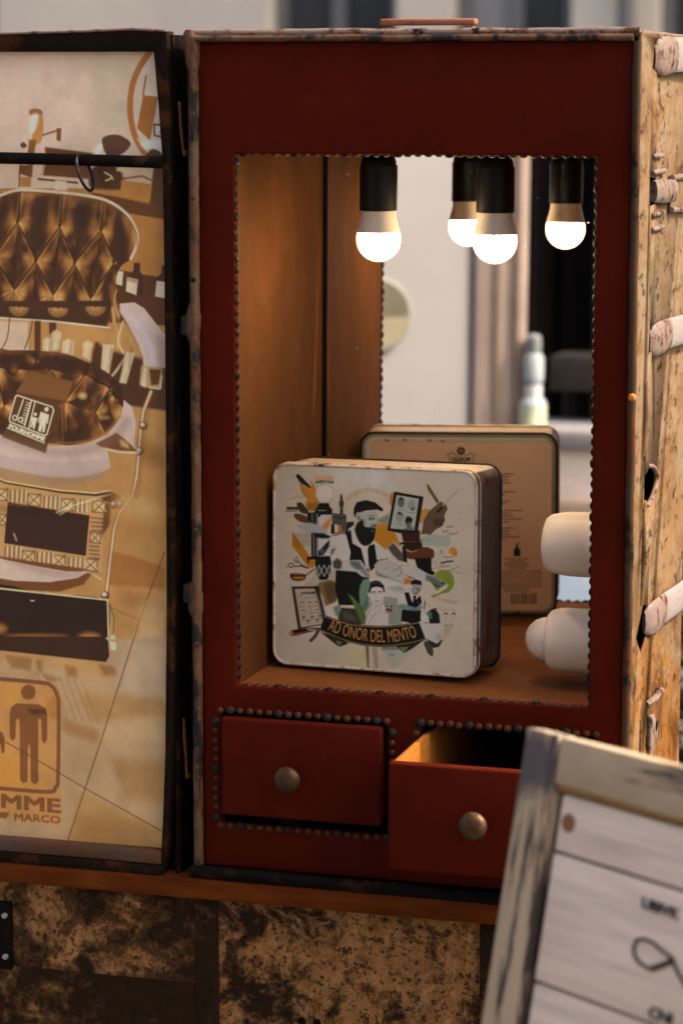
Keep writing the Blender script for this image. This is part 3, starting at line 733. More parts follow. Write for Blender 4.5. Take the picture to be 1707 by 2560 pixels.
('l',(238,210,164),0.8,1.2,0,3.7,[87,1270,86,1299]),
('l',(110,64,26),1,0.8,0,3.7,[94,1268,92,1300]),
('l',(238,210,164),0.8,1.2,0,3.7,[100,1269,98,1298]),
('l',(110,64,26),1,0.8,0,3.7,[107,1268,104,1299]),
('l',(238,210,164),0.8,1.2,0,3.7,[112,1269,110,1297]),
('l',(110,64,26),1,0.8,0,3.7,[157,1280,155,1312]),
('l',(238,210,164),0.8,1.2,0,3.7,[163,1282,161,1310]),
('l',(110,64,26),1,0.8,0,3.7,[170,1280,167,1311]),
('l',(238,210,164),0.8,1.2,0,3.7,[175,1281,173,1310]),
('l',(110,64,26),1,0.8,0,3.7,[182,1279,180,1311]),
('l',(238,210,164),0.8,1.2,0,3.7,[187,1281,185,1309]),
('l',(110,64,26),1,0.8,0,3.7,[194,1279,192,1310]),
('l',(238,210,164),0.8,1.2,0,3.7,[199,1280,198,1308]),
('l',(110,64,26),1,0.8,0,3.6,[242,1290,240,1321]),
('l',(238,210,164),0.8,1.2,0,3.6,[248,1291,246,1319]),
('l',(110,64,26),1,0.8,0,3.6,[255,1289,252,1321]),
('l',(238,210,164),0.8,1.2,0,3.6,[260,1290,258,1319]),
('l',(110,64,26),1,0.8,0,3.6,[267,1288,265,1320]),
('l',(238,210,164),0.8,1.2,0,3.6,[272,1290,270,1318]),
('l',(110,64,26),1,0.8,0,3.6,[279,1288,277,1319]),
('l',(238,210,164),0.8,1.2,0,3.6,[284,1289,282,1317]),
('l',(110,64,26),1,0.8,0,3.6,[302,1186,338,1187]),
('l',(110,64,26),1,0.8,0,3.6,[297,1258,323,1259]),
('l',(110,64,26),1,0.8,0,3.6,[302,1197,338,1197]),
('l',(110,64,26),1,0.8,0,3.6,[297,1268,323,1269]),
('l',(110,64,26),1,0.8,0,3.6,[302,1207,338,1208]),
('l',(110,64,26),1,0.8,0,3.6,[297,1278,323,1279]),
('l',(110,64,26),1,0.8,0,3.6,[302,1218,338,1218]),
('l',(110,64,26),1,0.8,0,3.6,[297,1288,323,1289]),
('f',(54,30,19),1,0.4,0,[78,1156,299,1180,287,1284,66,1262]),
('f',(96,58,34),1,1.2,0,[78,1156,137,1163,137,1167,78,1164]),
('l',(214,180,140),0.9,0.8,0,2.9,[93,1236,100,1253]),
('l',(236,206,156),0.95,0.8,0,3.2,[210,1177,251,1158,315,1138]),
('l',(236,206,156),0.9,0.8,0,2.4,[218,1182,247,1164]),
('f',(112,68,30),1,1.6,0,[27,1368,133,1380,215,1379,280,1357,306,1325,280,1316,28,1294]),
('f',(200,178,160),1,0.4,0,[28,1298,155,1317,236,1326,296,1323,264,1341,187,1356,93,1357,27,1350]),
('l',(228,196,150),0.9,0.8,0,3.6,[280,1324,296,1325,328,1341]),
('f',(150,92,36),0.75,5.5,0,[358,1267,417,1280,500,1303,500,1357,348,1355]),
('f',(178,126,66),0.6,23.7,0,[351,1116,503,1072,501,1241,370,1232]),
('f',(52,29,13),1,0.0,0,[26,1381,344,1395,348,1554,22,1574]),
('q',[26,1381,174,1386,344,1395,346,1478,348,1554,170,1565,22,1574],[-75,1463],[24,1480,350,1489],48.4,24.2,9,[(0.1,-1,0.7,14,0.5),(0.4,0.6,0.7,16,0.35)]),
('l',(224,192,148),1,0.4,0,4.0,[26,1378,344,1393,346,1554]),
('f',(206,140,68),0.8,9.7,0,[324,1492,322,1496,318,1499,311,1502,303,1504,293,1506,284,1506,276,1504,269,1502,265,1499,263,1496,265,1492,269,1489,276,1486,284,1484,294,1482,303,1482,312,1484,318,1486,323,1489]),
('f',(170,112,50),0.6,7.4,0,[241,1493,237,1495,224,1498,204,1500,179,1503,151,1505,123,1506,98,1506,78,1506,65,1505,61,1504,65,1501,78,1499,98,1496,124,1494,151,1492,179,1491,204,1490,224,1491,237,1492]),
('f',(190,130,60),0.6,9.9,0,[70,1482,68,1485,65,1489,59,1492,52,1494,45,1495,37,1495,30,1493,25,1491,21,1488,20,1485,21,1481,25,1477,30,1475,37,1473,45,1472,53,1472,60,1473,65,1475,68,1478]),
('l',(230,210,180),1,0.0,0,2.0,[135,1406,145,1406]),
('f',(192,146,86),0.9,2.4,0,[349,1401,363,1419,364,1511,350,1512]),
('f',(236,210,165),0.9,1.6,0,[364,1492,364,1495,363,1498,361,1500,359,1502,356,1502,354,1502,351,1501,350,1499,348,1496,348,1493,349,1490,350,1487,352,1484,354,1483,356,1482,359,1483,361,1484,363,1486,364,1489]),
('l',(80,44,18),0.9,0.8,0,3.2,[349,1405,361,1435,358,1477]),
('l',(112,66,28),1,0.4,0,3.2,[497,1264,427,1442,397,1551]),
('l',(128,80,36),0.8,0.8,0,2.4,[355,1414,431,1441]),
('l',(160,110,58),0.7,0.8,0,2.0,[431,1441,498,1465]),
('f',(206,172,122),0.6,16.0,0,[432,1396,499,1370,498,1545,410,1551]),
('l',(120,92,70),0.45,13.6,1,24.0,[67,994,189,1022,285,1017,357,991,402,937]),
('l',(150,128,110),0.6,10.5,1,20.1,[41,1079,179,1096,268,1093,332,1075]),
('f',(140,110,86),0.5,10.2,0,[479,720,510,730,509,808,486,805]),
('l',(236,220,204),0.6,7.1,1,10.2,[397,663,436,702,467,757,474,794]),
('f',(120,72,28),0.6,23.6,0,[413,974,503,1001,503,1061,444,1048]),
('f',(120,72,28),0.35,15.9,0,[368,1362,499,1377,499,1415,371,1403]),
('f',(214,170,112),0.5,23.8,0,[379,1115,482,1140,482,1197,387,1178]),
('l',(110,66,26),0.35,6.3,0,10.3,[477,868,457,913,448,962,442,1018,435,1075,424,1128]),
('l',(96,60,28),0.45,4.0,0,6.4,[204,745,199,775]),
('l',(96,60,28),0.45,4.0,0,6.4,[228,745,223,775]),
('l',(96,60,28),0.45,4.0,0,6.4,[259,744,254,774]),
('l',(96,60,28),0.45,4.0,0,6.4,[312,761,307,810]),
('l',(96,60,28),0.45,4.0,0,6.3,[364,760,359,808]),
('l',(96,60,28),0.45,3.9,0,6.3,[415,758,410,807]),
('l',(112,70,34),0.35,9.7,1,16.2,[69,1300,159,1326,240,1334,296,1327]),
('f',(34,18,8),0.35,7.2,0,[31,1160,298,1186,294,1205,31,1179]),
('f',(176,146,106),1,1.8,0,[12,1531,517,1477,511,2042,0,2057]),
('f',(184,160,126),0.8,26.2,0,[386,1493,508,1486,506,1644,358,1633]),
('f',(166,122,66),0.7,17.5,0,[260,1639,502,1636,502,1682,295,1709]),
('f',(156,106,50),0.7,10.7,0,[215,1706,321,1733,312,1767,214,1740]),
('f',(186,154,110),0.8,17.5,0,[321,1716,502,1687,501,1779,329,1791]),
('f',(160,116,60),0.7,22.0,0,[347,1799,500,1805,499,1906,380,1907]),
('f',(172,128,66),0.7,13.2,0,[256,1895,485,1980,478,2036,232,2026]),
('f',(150,104,52),0.5,22.1,0,[255,1951,441,1970,458,2033,232,2030]),
('f',(178,138,84),0.9,6.2,0,[21,1539,341,1550,358,1599,181,1576,20,1561]),
('f',(138,88,38),0.7,5.4,0,[61,1550,137,1554,132,1588,78,1583]),
('f',(138,88,38),0.7,5.4,0,[146,1557,164,1558,163,1594,217,1604,181,1615,150,1583]),
('f',(138,88,38),0.7,5.3,0,[226,1565,257,1572,261,1597,230,1595]),
('f',(138,88,38),0.7,5.3,0,[315,1560,359,1561,367,1586,332,1588]),
('l',(150,98,44),0.45,3.6,0,4.5,[150,1591,192,1707]),
('l',(150,98,44),0.45,3.6,0,4.5,[170,1593,213,1708]),
('l',(150,98,44),0.45,3.6,0,4.5,[190,1595,233,1710]),
('l',(150,98,44),0.45,3.6,0,4.5,[210,1597,254,1711]),
('l',(150,98,44),0.45,3.6,0,4.5,[230,1600,274,1712]),
('l',(150,98,44),0.45,3.6,0,4.4,[250,1602,295,1713]),
('l',(150,98,44),0.45,3.6,0,4.4,[270,1604,315,1714]),
('f',(52,29,16),1,0.4,0,[21,1505,343,1487,347,1537,337,1553,21,1539]),
('f',(230,206,168),1,1.3,0,[347,1498,366,1500,365,1521,351,1520]),
('l',(224,190,140),1,0.4,0,4.0,[340,1491,345,1495]),
('l',(170,124,74),0.8,0.9,0,2.6,[21,1541,332,1555]),
('f',(190,126,42),0.62,0.9,0,[19,1613,181,1615,214,1642,209,1984,11,1978]),
('f',(206,140,44),0.5,18.3,0,[118,1858,115,1874,108,1889,97,1901,83,1910,67,1913,52,1912,38,1906,27,1895,20,1881,18,1865,21,1849,28,1834,40,1822,54,1813,69,1810,85,1811,98,1818,109,1828,116,1842]),
('f',(160,96,30),0.5,10.8,0,[215,1680,214,1689,211,1698,206,1705,199,1710,192,1712,186,1711,179,1707,175,1700,172,1692,171,1683,172,1674,175,1665,180,1658,187,1654,193,1652,200,1653,206,1657,211,1663,214,1671]),
('f',(206,150,60),0.5,13.6,0,[104,1649,102,1660,98,1670,92,1678,85,1683,76,1685,68,1684,60,1680,55,1672,51,1663,50,1653,51,1642,55,1632,62,1624,69,1619,78,1617,86,1618,93,1622,99,1629,103,1639]),
('l',(122,77,42),1,0.0,1,10.7,[19,1614,161,1617,190,1625,203,1647,207,1681,202,1860,194,1889,171,1902,13,1902]),
('f',(124,77,40),1,0.0,0,[145,1643,144,1649,141,1654,137,1659,131,1662,124,1664,118,1663,112,1661,108,1657,105,1651,104,1645,105,1639,108,1634,113,1629,119,1626,125,1624,131,1625,137,1627,142,1631,144,1637]),
('f',(124,77,40),1,0.0,0,[72,1707,76,1687,92,1675,153,1674,171,1682,176,1700,174,1765,167,1776,159,1767,159,1720,156,1710,151,1714,148,1877,138,1886,127,1877,127,1789,124,1779,121,1789,118,1878,107,1885,97,1877,99,1722,95,1713,89,1723,87,1766,79,1775,71,1767]),
('f',(78,42,20),0.8,3.6,0,[119,1687,171,1685,174,1698,134,1703]),
('f',(124,77,40),1,0.0,0,[34,1748,52,1755,57,1768,56,1806,48,1811,45,1786,33,1787]),
('t', (124, 77, 40), 1, 'MME', [40, 1952, 125, 1953, 209, 1954], 35.4, 0.05, 0, 0),
('f',(124,77,40),1,0.0,0,[30,1965,66,1965,57,1982,29,1980]),
('t', (124, 77, 40), 1, 'MARCO', [78, 1984, 143, 1983, 208, 1982], 19.0, 0.03, 0, 0),
('l',(112,68,30),1,0.4,0,3.1,[413,1487,322,1754,224,2031]),
('l',(98,58,26),1,0.4,0,2.7,[34,1768,97,1796,208,1851,274,1884,481,1981]),
('l',(150,105,60),0.5,2.7,0,2.2,[322,1754,355,1807,398,1914])]
TIN_FRONT = [
('f',(150,98,48),0.0001,0.0,0,[-15,-16,834,-50,842,789,-15,851]),
('f',(212,206,194),0.8,39.0,0,[246,4,430,3,495,85,259,95]),
('f',(186,176,160),0.6,53.0,0,[5,567,167,682,368,730,5,755]),  # dimmer light at the lower left, put into the print colour
('f',(188,200,186),0.4,19.6,0,[508,72,507,80,501,87,492,92,482,96,469,98,457,98,446,95,438,90,432,83,430,76,432,68,438,61,446,55,457,51,469,50,481,50,492,53,501,58,506,65]),
('f',(192,122,26),1,0.0,0,[79,258,88,269,151,349,173,360,173,392,147,394,118,358,79,314]),
('l',(96,74,50),0.8,0.0,0,1.9,[86,268,159,266]),
('l',(96,74,50),0.8,0.0,0,1.9,[86,273,159,272]),
('l',(96,74,50),0.8,0.0,0,1.9,[86,279,159,277]),
('l',(96,74,50),0.8,0.0,0,1.9,[86,285,145,284]),
('l',(96,74,50),0.8,0.0,0,1.9,[86,291,159,289]),
('l',(96,74,50),0.8,0.0,0,1.9,[86,296,159,295]),
('l',(96,74,50),0.8,0.0,0,1.9,[86,302,159,301]),
('l',(96,74,50),0.8,0.0,0,1.9,[86,308,159,306]),
('l',(96,74,50),0.8,0.0,0,1.9,[86,314,145,313]),
('f',(204,138,52),1,0.5,0,[108,72,126,85,159,93,154,65,159,61,165,72,175,92,176,119,190,145,178,178,145,177,134,156,142,136,126,121,112,97]),
('f',(140,92,40),0.8,5.4,0,[136,149,189,146,178,178,145,177]),
('l',(150,95,40),0.8,0.8,0,2.7,[118,102,140,118]),
('l',(150,95,40),0.6,0.8,0,2.7,[115,89,145,108]),
('f',(36,42,40),1,0.0,0,[93,49,101,41,108,42,160,90,150,92,112,74]),
('f',(72,56,32),1,0.5,1,[99,151,118,149,134,164,147,181,140,190,118,188,103,173]),
('f',(98,68,34),1,0.8,1,[86,194,107,191,140,201,153,223,118,223,93,211]),
('f',(52,56,54),1,0.0,0,[56,167,103,166,103,176,57,178]),
('f',(44,46,44),1,0.0,0,[56,179,60,179,56,186,51,187]),
('f',(44,46,44),1,0.0,0,[64,179,68,178,65,186,60,186]),
('f',(44,46,44),1,0.0,0,[73,178,77,178,74,186,68,186]),
('f',(44,46,44),1,0.0,0,[82,178,86,178,83,185,77,185]),
('f',(44,46,44),1,0.0,0,[91,177,95,177,91,185,86,185]),
('f',(44,46,44),1,0.0,0,[99,177,103,177,100,184,95,185]),
('t', (110, 110, 104), 0.8, 'Il pubblico gode', [59, 142, 102, 133, 145, 123], 9.3, -0.01, 0.35, 0),
('l',(214,140,62),0.9,0.0,0,3.5,[174,48,174,59]),
('l',(214,140,62),0.9,0.0,0,3.5,[181,48,180,59]),
('l',(214,140,62),0.9,0.0,0,3.5,[187,49,187,59]),
('l',(214,140,62),0.9,0.0,0,3.5,[194,47,193,59]),
('l',(214,140,62),0.9,0.0,0,3.5,[200,47,200,58]),
('l',(214,140,62),0.9,0.0,0,3.5,[207,48,206,58]),
('l',(214,140,62),0.9,0.0,0,3.5,[213,46,213,58]),
('l',(214,140,62),0.9,0.0,0,3.5,[220,47,219,57]),
('l',(214,140,62),0.9,0.0,0,3.5,[226,47,226,57]),
('l',(214,140,62),0.9,0.0,0,3.5,[233,45,232,57]),
('l',(214,140,62),0.9,0.0,0,3.5,[239,46,239,57]),
('l',(214,140,62),0.9,0.0,0,3.5,[245,46,245,56]),
('l',(214,140,62),0.8,0.0,0,2.4,[172,47,249,47]),
('l',(214,140,62),0.8,0.0,0,2.2,[172,60,249,58]),
('t', (44, 92, 56), 1, "BARBER'S SHOP", [175, 74, 211, 70, 249, 72], 10.3, 0.03, 0, 0),
('f',(62,60,54),1,0.0,0,[280,106,285,116,286,133,291,136,290,154,287,157,288,184,274,185,275,157,271,154,271,139,274,134,275,116]),
('f',(84,80,66),1,0.5,0,[244,182,301,185,301,258,243,261]),
('f',(40,40,36),1,1.1,0,[301,213,333,209,330,224,310,243,310,258,297,263]),
('f',(50,50,44),1,0.0,0,[244,196,301,197,301,202,244,201]),
('f',(214,206,194),1,0.0,0,[245,109,243,119,238,129,231,136,221,142,210,144,199,143,189,138,182,131,177,122,175,112,177,102,182,93,189,85,199,80,210,78,221,79,231,83,238,90,243,99]),
('l',(170,140,110),0.7,0.0,0,1.9,[245,109,243,120,238,129,231,137,221,142,210,144,199,143,189,139,182,132,177,123,175,112,177,102,182,92,189,85,199,79,210,77,221,78,231,83,238,90,243,99,245,109]),
('f',(28,28,26),1,0.3,0,[190,147,230,145,232,157,244,169,243,186,167,190,175,174]),
('l',(190,190,180),0.8,0.5,0,2.4,[186,175,216,174]),
('f',(30,32,32),1,1.6,0,[140,185,243,176,240,221,189,219,162,230,143,216]),
('f',(40,44,44),1,0.0,0,[157,184,186,183,186,392,158,393]),
('l',(150,156,150),0.8,0.0,0,2.2,[161,185,162,225]),
('l',(200,200,190),0.9,0.0,0,2.4,[182,189,182,347]),
('l',(190,190,180),0.7,0.0,0,2.2,[168,262,169,350]),
('f',(206,198,186),1,0.5,0,[186,204,199,191,237,189,238,344,186,347]),
('f',(214,130,56),0.95,3.2,0,[200,233,237,196,237,221,221,250,205,256]),
('f',(30,40,50),1,1.1,0,[186,330,233,282,235,304,207,346,186,347]),
('f',(90,120,140),0.6,4.3,0,[210,328,209,332,208,335,207,338,205,340,203,341,200,340,198,339,197,336,196,333,195,329,196,325,197,321,198,318,200,317,202,316,205,316,207,318,208,321,209,324]),
('l',(214,206,190),0.9,0.0,0,2.4,[237,189,238,347]),
('f',(176,174,166),1,3.8,1,[101,237,121,228,167,226,205,238,229,262,189,259,140,261,115,252]),
('f',(24,26,26),1,3.2,0,[170,262,205,259,238,270,232,279,200,281,173,277]),
('f',(28,30,30),1,0.0,0,[239,223,252,223,254,256,237,261]),
('f',(205,196,182),1,0.0,0,[252,224,266,225,267,254,254,256]),
('f',(208,112,40),1,0.8,0,[266,225,278,228,284,244,267,254]),
('f',(150,125,80),1,0.8,0,[238,268,294,246,297,251,240,278]),
('f',(24,25,24),1,0.3,0,[141,354,173,348,239,344,238,389,176,392,173,360,151,369,147,379,141,377]),
('l',(170,170,160),1,0.0,0,1.9,[190,348,213,347]),
('l',(150,150,140),1,0.0,0,1.6,[190,362,216,360]),
('l',(150,150,140),1,0.0,0,1.6,[190,367,216,365]),
('l',(64,62,56),1,0.0,0,3.0,[106,366,105,369,104,372,102,374,100,375,97,376,94,376,92,374,90,372,89,370,88,367,89,364,90,362,92,360,94,358,97,358,100,358,102,359,104,361,105,363,106,366]),
('l',(64,62,56),1,0.0,0,3.0,[87,389,87,391,85,393,83,395,80,396,76,397,72,397,69,396,67,394,65,392,64,390,65,388,67,385,69,384,72,382,76,382,79,382,83,383,85,384,87,386,87,389]),
('l',(54,52,48),1,0.0,0,4.4,[103,372,118,385,146,395]),
('l',(54,52,48),1,0.0,0,4.9,[86,391,118,390,146,396]),
('l',(64,62,56),1,0.0,0,3.0,[87,387,87,390,85,392,83,394,79,395,76,395,72,395,69,394,67,393,65,391,64,388,65,386,67,384,69,382,72,381,76,380,79,380,83,381,85,383,87,385,87,387]),
('l',(60,58,52),1,0.0,0,2.7,[65,389,57,395,57,401]),
('l',(60,58,52),1,0.0,0,2.5,[88,369,102,372]),
('f',(184,180,170),0.4,2.7,0,[117,471,116,483,112,493,105,502,97,508,88,511,80,509,71,504,65,496,61,486,60,474,61,462,65,452,71,443,79,437,88,435,97,436,105,441,112,449,116,459]),
('l',(70,66,56),0.75,0.0,0,1.4,[132,463,265,457]),
('l',(70,66,56),0.75,0.0,0,1.4,[134,458,265,453]),
('l',(70,66,56),0.75,0.0,0,1.4,[135,454,265,448]),
('l',(70,66,56),0.75,0.0,0,1.4,[137,449,265,444]),
('l',(70,66,56),0.75,0.0,0,1.4,[139,444,265,439]),
('l',(70,66,56),0.75,0.0,0,1.4,[140,440,265,435]),
('l',(70,66,56),0.75,0.0,0,1.4,[142,435,265,430]),
('l',(70,66,56),0.75,0.0,0,1.4,[143,431,265,426]),
('l',(70,66,56),0.75,0.0,0,1.4,[145,426,265,421]),
('l',(70,66,56),0.75,0.0,0,1.4,[147,421,265,417]),
('l',(70,66,56),0.75,0.0,0,1.4,[148,417,265,412]),
('l',(70,66,56),0.75,0.0,0,1.4,[150,412,265,408]),
('l',(70,66,56),0.75,0.0,0,1.4,[152,407,265,403]),
('l',(70,66,56),0.75,0.0,0,1.4,[153,403,265,399]),
('f',(202,190,172),1,0.8,0,[173,380,178,399,151,439,129,456,118,451,135,435]),
('f',(190,120,36),1,1.1,0,[151,363,175,362,174,382,162,390,143,394]),
('l',(120,74,32),1,0.5,0,5.4,[129,429,173,397]),
('f',(70,42,22),1,0.5,1,[70,428,77,419,124,418,135,424,132,440,107,447,80,444]),
('f',(196,122,52),0.9,1.6,0,[80,433,129,429,127,438,88,440]),
('l',(180,120,60),0.9,0.0,0,1.6,[77,423,124,422]),
('f',(24,25,24),1,0.3,0,[175,359,240,356,239,409,223,435,192,438,179,413]),
('l',(190,190,178),1,0.0,0,2.4,[181,403,190,382,200,402,211,381,222,401,232,380,240,396]),
('l',(190,190,178),1,0.0,0,2.4,[181,405,191,424,200,402,211,423,222,401,233,421,240,396]),
('f',(70,84,76),0.8,0.8,0,[183,403,190,387,199,402,191,420]),
('f',(70,84,76),0.8,0.8,0,[223,401,232,385,239,400,233,418]),
('f',(132,102,62),1,1.1,1,[186,458,195,446,233,435,258,445,263,477,261,513,219,534,207,501,189,477]),
('f',(62,54,40),0.85,7.0,1,[211,455,252,445,260,478,257,511,230,520,216,485]),
('l',(160,128,80),0.5,0.5,0,1.1,[195,454,217,526]),
('l',(160,128,80),0.5,0.5,0,1.1,[200,455,220,524]),
('l',(160,128,80),0.5,0.5,0,1.1,[206,456,224,523]),
('l',(160,128,80),0.5,0.5,0,1.1,[211,451,227,522]),
('l',(160,128,80),0.5,0.5,0,1.1,[216,452,231,521]),
('l',(160,128,80),0.5,0.5,0,1.1,[222,452,234,519]),
('l',(160,128,80),0.5,0.5,0,1.1,[227,447,238,518]),
('l',(160,128,80),0.5,0.5,0,1.1,[233,448,241,517]),
('l',(160,128,80),0.5,0.5,0,1.1,[238,449,245,516]),
('l',(160,128,80),0.5,0.5,0,1.1,[243,444,248,515]),
('l',(160,128,80),0.5,0.5,0,1.1,[249,445,252,513]),
('l',(160,128,80),0.5,0.5,0,1.1,[254,446,255,512]),
('f',(206,198,184),1,1.1,0,[211,541,236,527,260,523,282,537,287,556,274,582,217,573]),
('f',(92,124,104),0.9,4.3,0,[246,539,273,525,287,546,284,569,260,573]),
('f',(56,50,40),1,1.6,0,[282,537,341,538,365,597,271,598,268,578]),
('f',(90,92,76),0.6,7.0,0,[287,554,325,559,352,585,293,581]),
('f',(200,196,182),0.9,0.8,0,[284,506,284,507,282,508,280,508,277,509,273,509,270,509,267,509,265,509,263,508,263,508,263,507,265,506,267,506,270,505,273,505,277,505,280,505,282,505,284,506]),
('f',(64,44,28),1,0.3,0,[77,469,187,462,217,601,206,608,104,632]),
('l',(140,100,62),0.8,0.0,0,1.9,[88,477,187,471]),
('f',(186,172,152),1,0.3,0,[91,479,187,472,209,603,116,623]),
('f',(20,18,16),1,7.1,0,[168,464,189,462,217,571,209,604,189,522]),
('t', (34, 30, 28), 1, 'CATEGORIE', [114, 496, 143, 494, 176, 491], 8.7, 0.03, 0, 0),
('t', (44, 40, 36), 1, 'N.1', [104, 507, 112, 507, 121, 506], 5.5, 0.02, 0, 0),
('t', (70, 64, 56), 1, 'BAFFI E BARBE', [126, 513, 151, 509, 176, 507], 4.9, 0.01, 0, 0),
('f',(34,30,28),1,0.3,0,[113,531,119,525,122,527,125,525,131,530,122,529]),
('f',(34,30,28),1,0.3,0,[143,529,149,524,152,525,155,523,161,528,152,527]),
('f',(34,30,28),1,0.3,0,[170,526,176,520,179,521,182,520,188,525,179,524]),
('f',(34,30,28),1,0.3,0,[116,561,122,556,125,557,128,555,134,560,125,559]),
('f',(34,30,28),1,0.3,0,[175,555,181,549,184,550,187,548,193,553,184,552]),
('l',(96,86,74),0.8,0.0,0,2.5,[111,544,130,542]),
('l',(96,86,74),0.8,0.0,0,2.5,[144,541,162,539]),
('l',(96,86,74),0.8,0.0,0,2.5,[171,538,189,537]),
('l',(96,86,74),0.8,0.0,0,2.5,[117,573,135,571]),
('l',(96,86,74),0.8,0.0,0,2.5,[150,567,168,566]),
('l',(96,86,74),0.8,0.0,0,2.5,[177,563,195,562]),
('l',(60,54,48),0.8,0.0,0,2.2,[132,588,132,590,131,592,130,593,129,595,127,595,125,595,124,594,122,592,122,590,121,588,122,586,122,584,124,582,125,581,127,581,129,581,130,582,131,583,132,585,132,588]),
('f',(34,30,28),1,0.3,0,[120,586,124,579,133,580,130,585]),
('l',(60,54,48),0.8,0.0,0,2.2,[168,584,168,586,167,588,166,590,164,591,162,591,161,591,159,590,158,589,157,587,157,585,157,583,158,581,159,579,161,578,162,577,164,578,166,578,167,580,168,582,168,584]),
('f',(34,30,28),1,0.3,0,[155,583,160,576,168,577,165,582]),
('l',(60,54,48),0.8,0.0,0,2.2,[151,600,151,602,150,604,149,606,148,607,146,608,144,607,143,607,142,605,141,603,141,601,141,599,142,597,143,595,144,594,146,594,148,594,149,595,150,596,151,598,151,600]),
('f',(34,30,28),1,0.3,0,[139,599,143,592,152,593,149,598]),
('l',(60,54,48),0.8,0.0,0,2.2,[190,594,189,596,189,598,187,600,186,601,184,601,182,601,181,600,180,599,179,597,179,595,179,593,180,591,181,589,182,588,184,587,186,588,187,588,189,590,189,592,190,594]),
('f',(34,30,28),1,0.3,0,[177,593,181,586,190,587,187,592]),
('l',(60,54,48),0.8,0.0,0,2.2,[200,578,200,580,199,582,198,584,197,585,195,586,193,585,192,584,191,583,190,581,190,579,190,577,191,575,192,573,193,572,195,572,197,572,198,573,199,574,200,576,200,578]),
('f',(34,30,28),1,0.3,0,[188,577,192,570,201,571,198,576]),
('l',(120,108,94),0.7,0.0,0,1.6,[163,556,163,557,162,559,160,560,159,561,157,561,155,561,153,560,152,559,151,558,151,557,151,555,152,554,153,553,155,552,157,552,159,552,160,553,162,553,163,555,163,556]),
('f',(112,76,38),1,0.3,0,[69,645,79,635,195,618,195,628,82,660]),
('f',(30,26,22),1,1.4,0,[83,635,141,624,190,621,152,634,86,648]),
('f',(176,118,60),1,0.6,0,[84,647,84,651,83,654,81,656,79,658,76,659,74,658,71,657,70,655,68,652,68,648,68,645,70,642,71,639,74,637,76,636,79,637,81,638,83,641,84,644]),
('f',(150,146,138),1,0.5,0,[138,626,195,628,187,635,146,633]),
('l',(62,66,64),1,0.3,1,12.6,[157,671,173,655,187,633]),
('f',(128,142,48),1,0.0,0,[732,413,730,427,724,440,714,450,703,457,690,460,676,459,665,453,655,444,649,432,647,418,649,404,655,391,664,380,676,373,689,370,702,372,714,378,723,387,729,399]),
('f',(206,198,186),1,1.3,1,[235,281,266,267,303,270,319,301,318,357,260,366,237,355]),
('l',(140,132,120),0.8,0.7,0,2.7,[247,305,267,310]),
('f',(60,62,56),0.8,2.0,0,[239,319,260,312,247,336,237,347]),
('f',(203,195,180),1,1.3,0,[309,240,332,224,352,275,392,310,405,297,418,278,471,318,497,353,471,391,425,394,379,396,326,301]),
('f',(20,22,20),1,0.7,0,[299,259,319,240,326,292,366,311,392,371,393,420,366,458,357,524,271,529,255,465,259,394,313,357,318,326]),
('f',(20,22,20),1,0.7,0,[392,297,415,290,425,351,445,344,425,369,399,395,380,329]),
('f',(206,198,186),1,1.3,0,[359,302,385,298,392,383,382,384]),
('f',(172,178,160),1,2.0,0,[349,174,424,164,429,191,426,211,413,235,365,237,346,214]),
('f',(120,130,114),1,5.3,0,[349,208,378,200,372,237,346,263,329,239]),
('f',(22,26,23),1,2.0,1,[362,196,373,225,398,228,421,233,419,259,405,284,382,299,358,292,338,257,339,226]),
('f',(90,120,108),0.6,2.6,0,[413,242,412,244,411,245,410,245,408,246,406,246,404,246,402,246,401,245,400,244,400,243,400,242,401,241,402,240,404,239,406,239,408,239,410,240,411,240,412,241]),
('f',(28,26,24),1,0.7,0,[329,178,331,158,342,137,378,127,417,134,449,157,445,168,424,161,378,167,355,175,359,195,345,183,334,196]),
('f',(170,172,156),1,1.3,0,[360,192,359,197,358,203,355,207,352,210,349,211,345,210,342,207,340,203,338,198,338,193,338,187,340,182,342,178,345,175,349,174,352,175,355,177,358,181,359,186]),
('f',(80,84,74),0.8,2.0,0,[355,195,354,198,354,201,353,203,352,205,350,205,349,205,347,203,346,201,346,198,345,195,346,192,346,190,347,187,349,186,350,185,351,186,353,187,354,189,354,192]),
('f',(34,40,36),1,2.6,0,[416,196,415,197,413,199,410,200,407,201,403,201,399,201,395,201,392,200,390,199,390,197,390,195,392,194,395,193,399,192,403,192,407,192,410,192,413,193,415,194]),
('f',(140,150,136),1,0.7,0,[409,197,408,198,408,199,407,199,406,200,405,200,403,200,402,200,401,199,401,198,401,198,401,197,401,196,402,196,403,195,405,195,406,195,407,195,408,196,408,197]),
('l',(60,64,58),0.9,1.3,0,2.6,[389,187,418,183]),
('l',(120,126,112),0.7,0.7,0,2.6,[424,198,428,213,419,216]),
('f',(60,70,60),0.8,3.9,0,[401,217,424,215,421,229,398,230]),
('f',(196,188,172),1,2.0,0,[243,367,260,350,287,358,359,354,382,384,402,419,366,415,340,398,280,397,244,395]),
('f',(44,66,54),0.95,3.3,0,[245,367,265,350,285,364,280,392,250,392]),
('f',(60,86,70),0.85,5.3,0,[313,357,356,358,366,385,346,392,320,378]),
('f',(40,60,50),0.6,5.3,0,[366,372,399,414,386,420,353,392]),
('f',(182,176,160),1,2.0,0,[413,370,432,350,477,348,530,365,535,412,546,436,497,423,432,402]),
('f',(84,116,98),0.9,5.2,0,[413,376,432,399,497,420,537,433,497,426,425,409]),
('l',(110,110,98),0.8,1.3,0,2.6,[455,380,474,376]),
('l',(90,90,80),0.7,2.0,0,3.3,[491,387,517,373,527,394,504,408]),
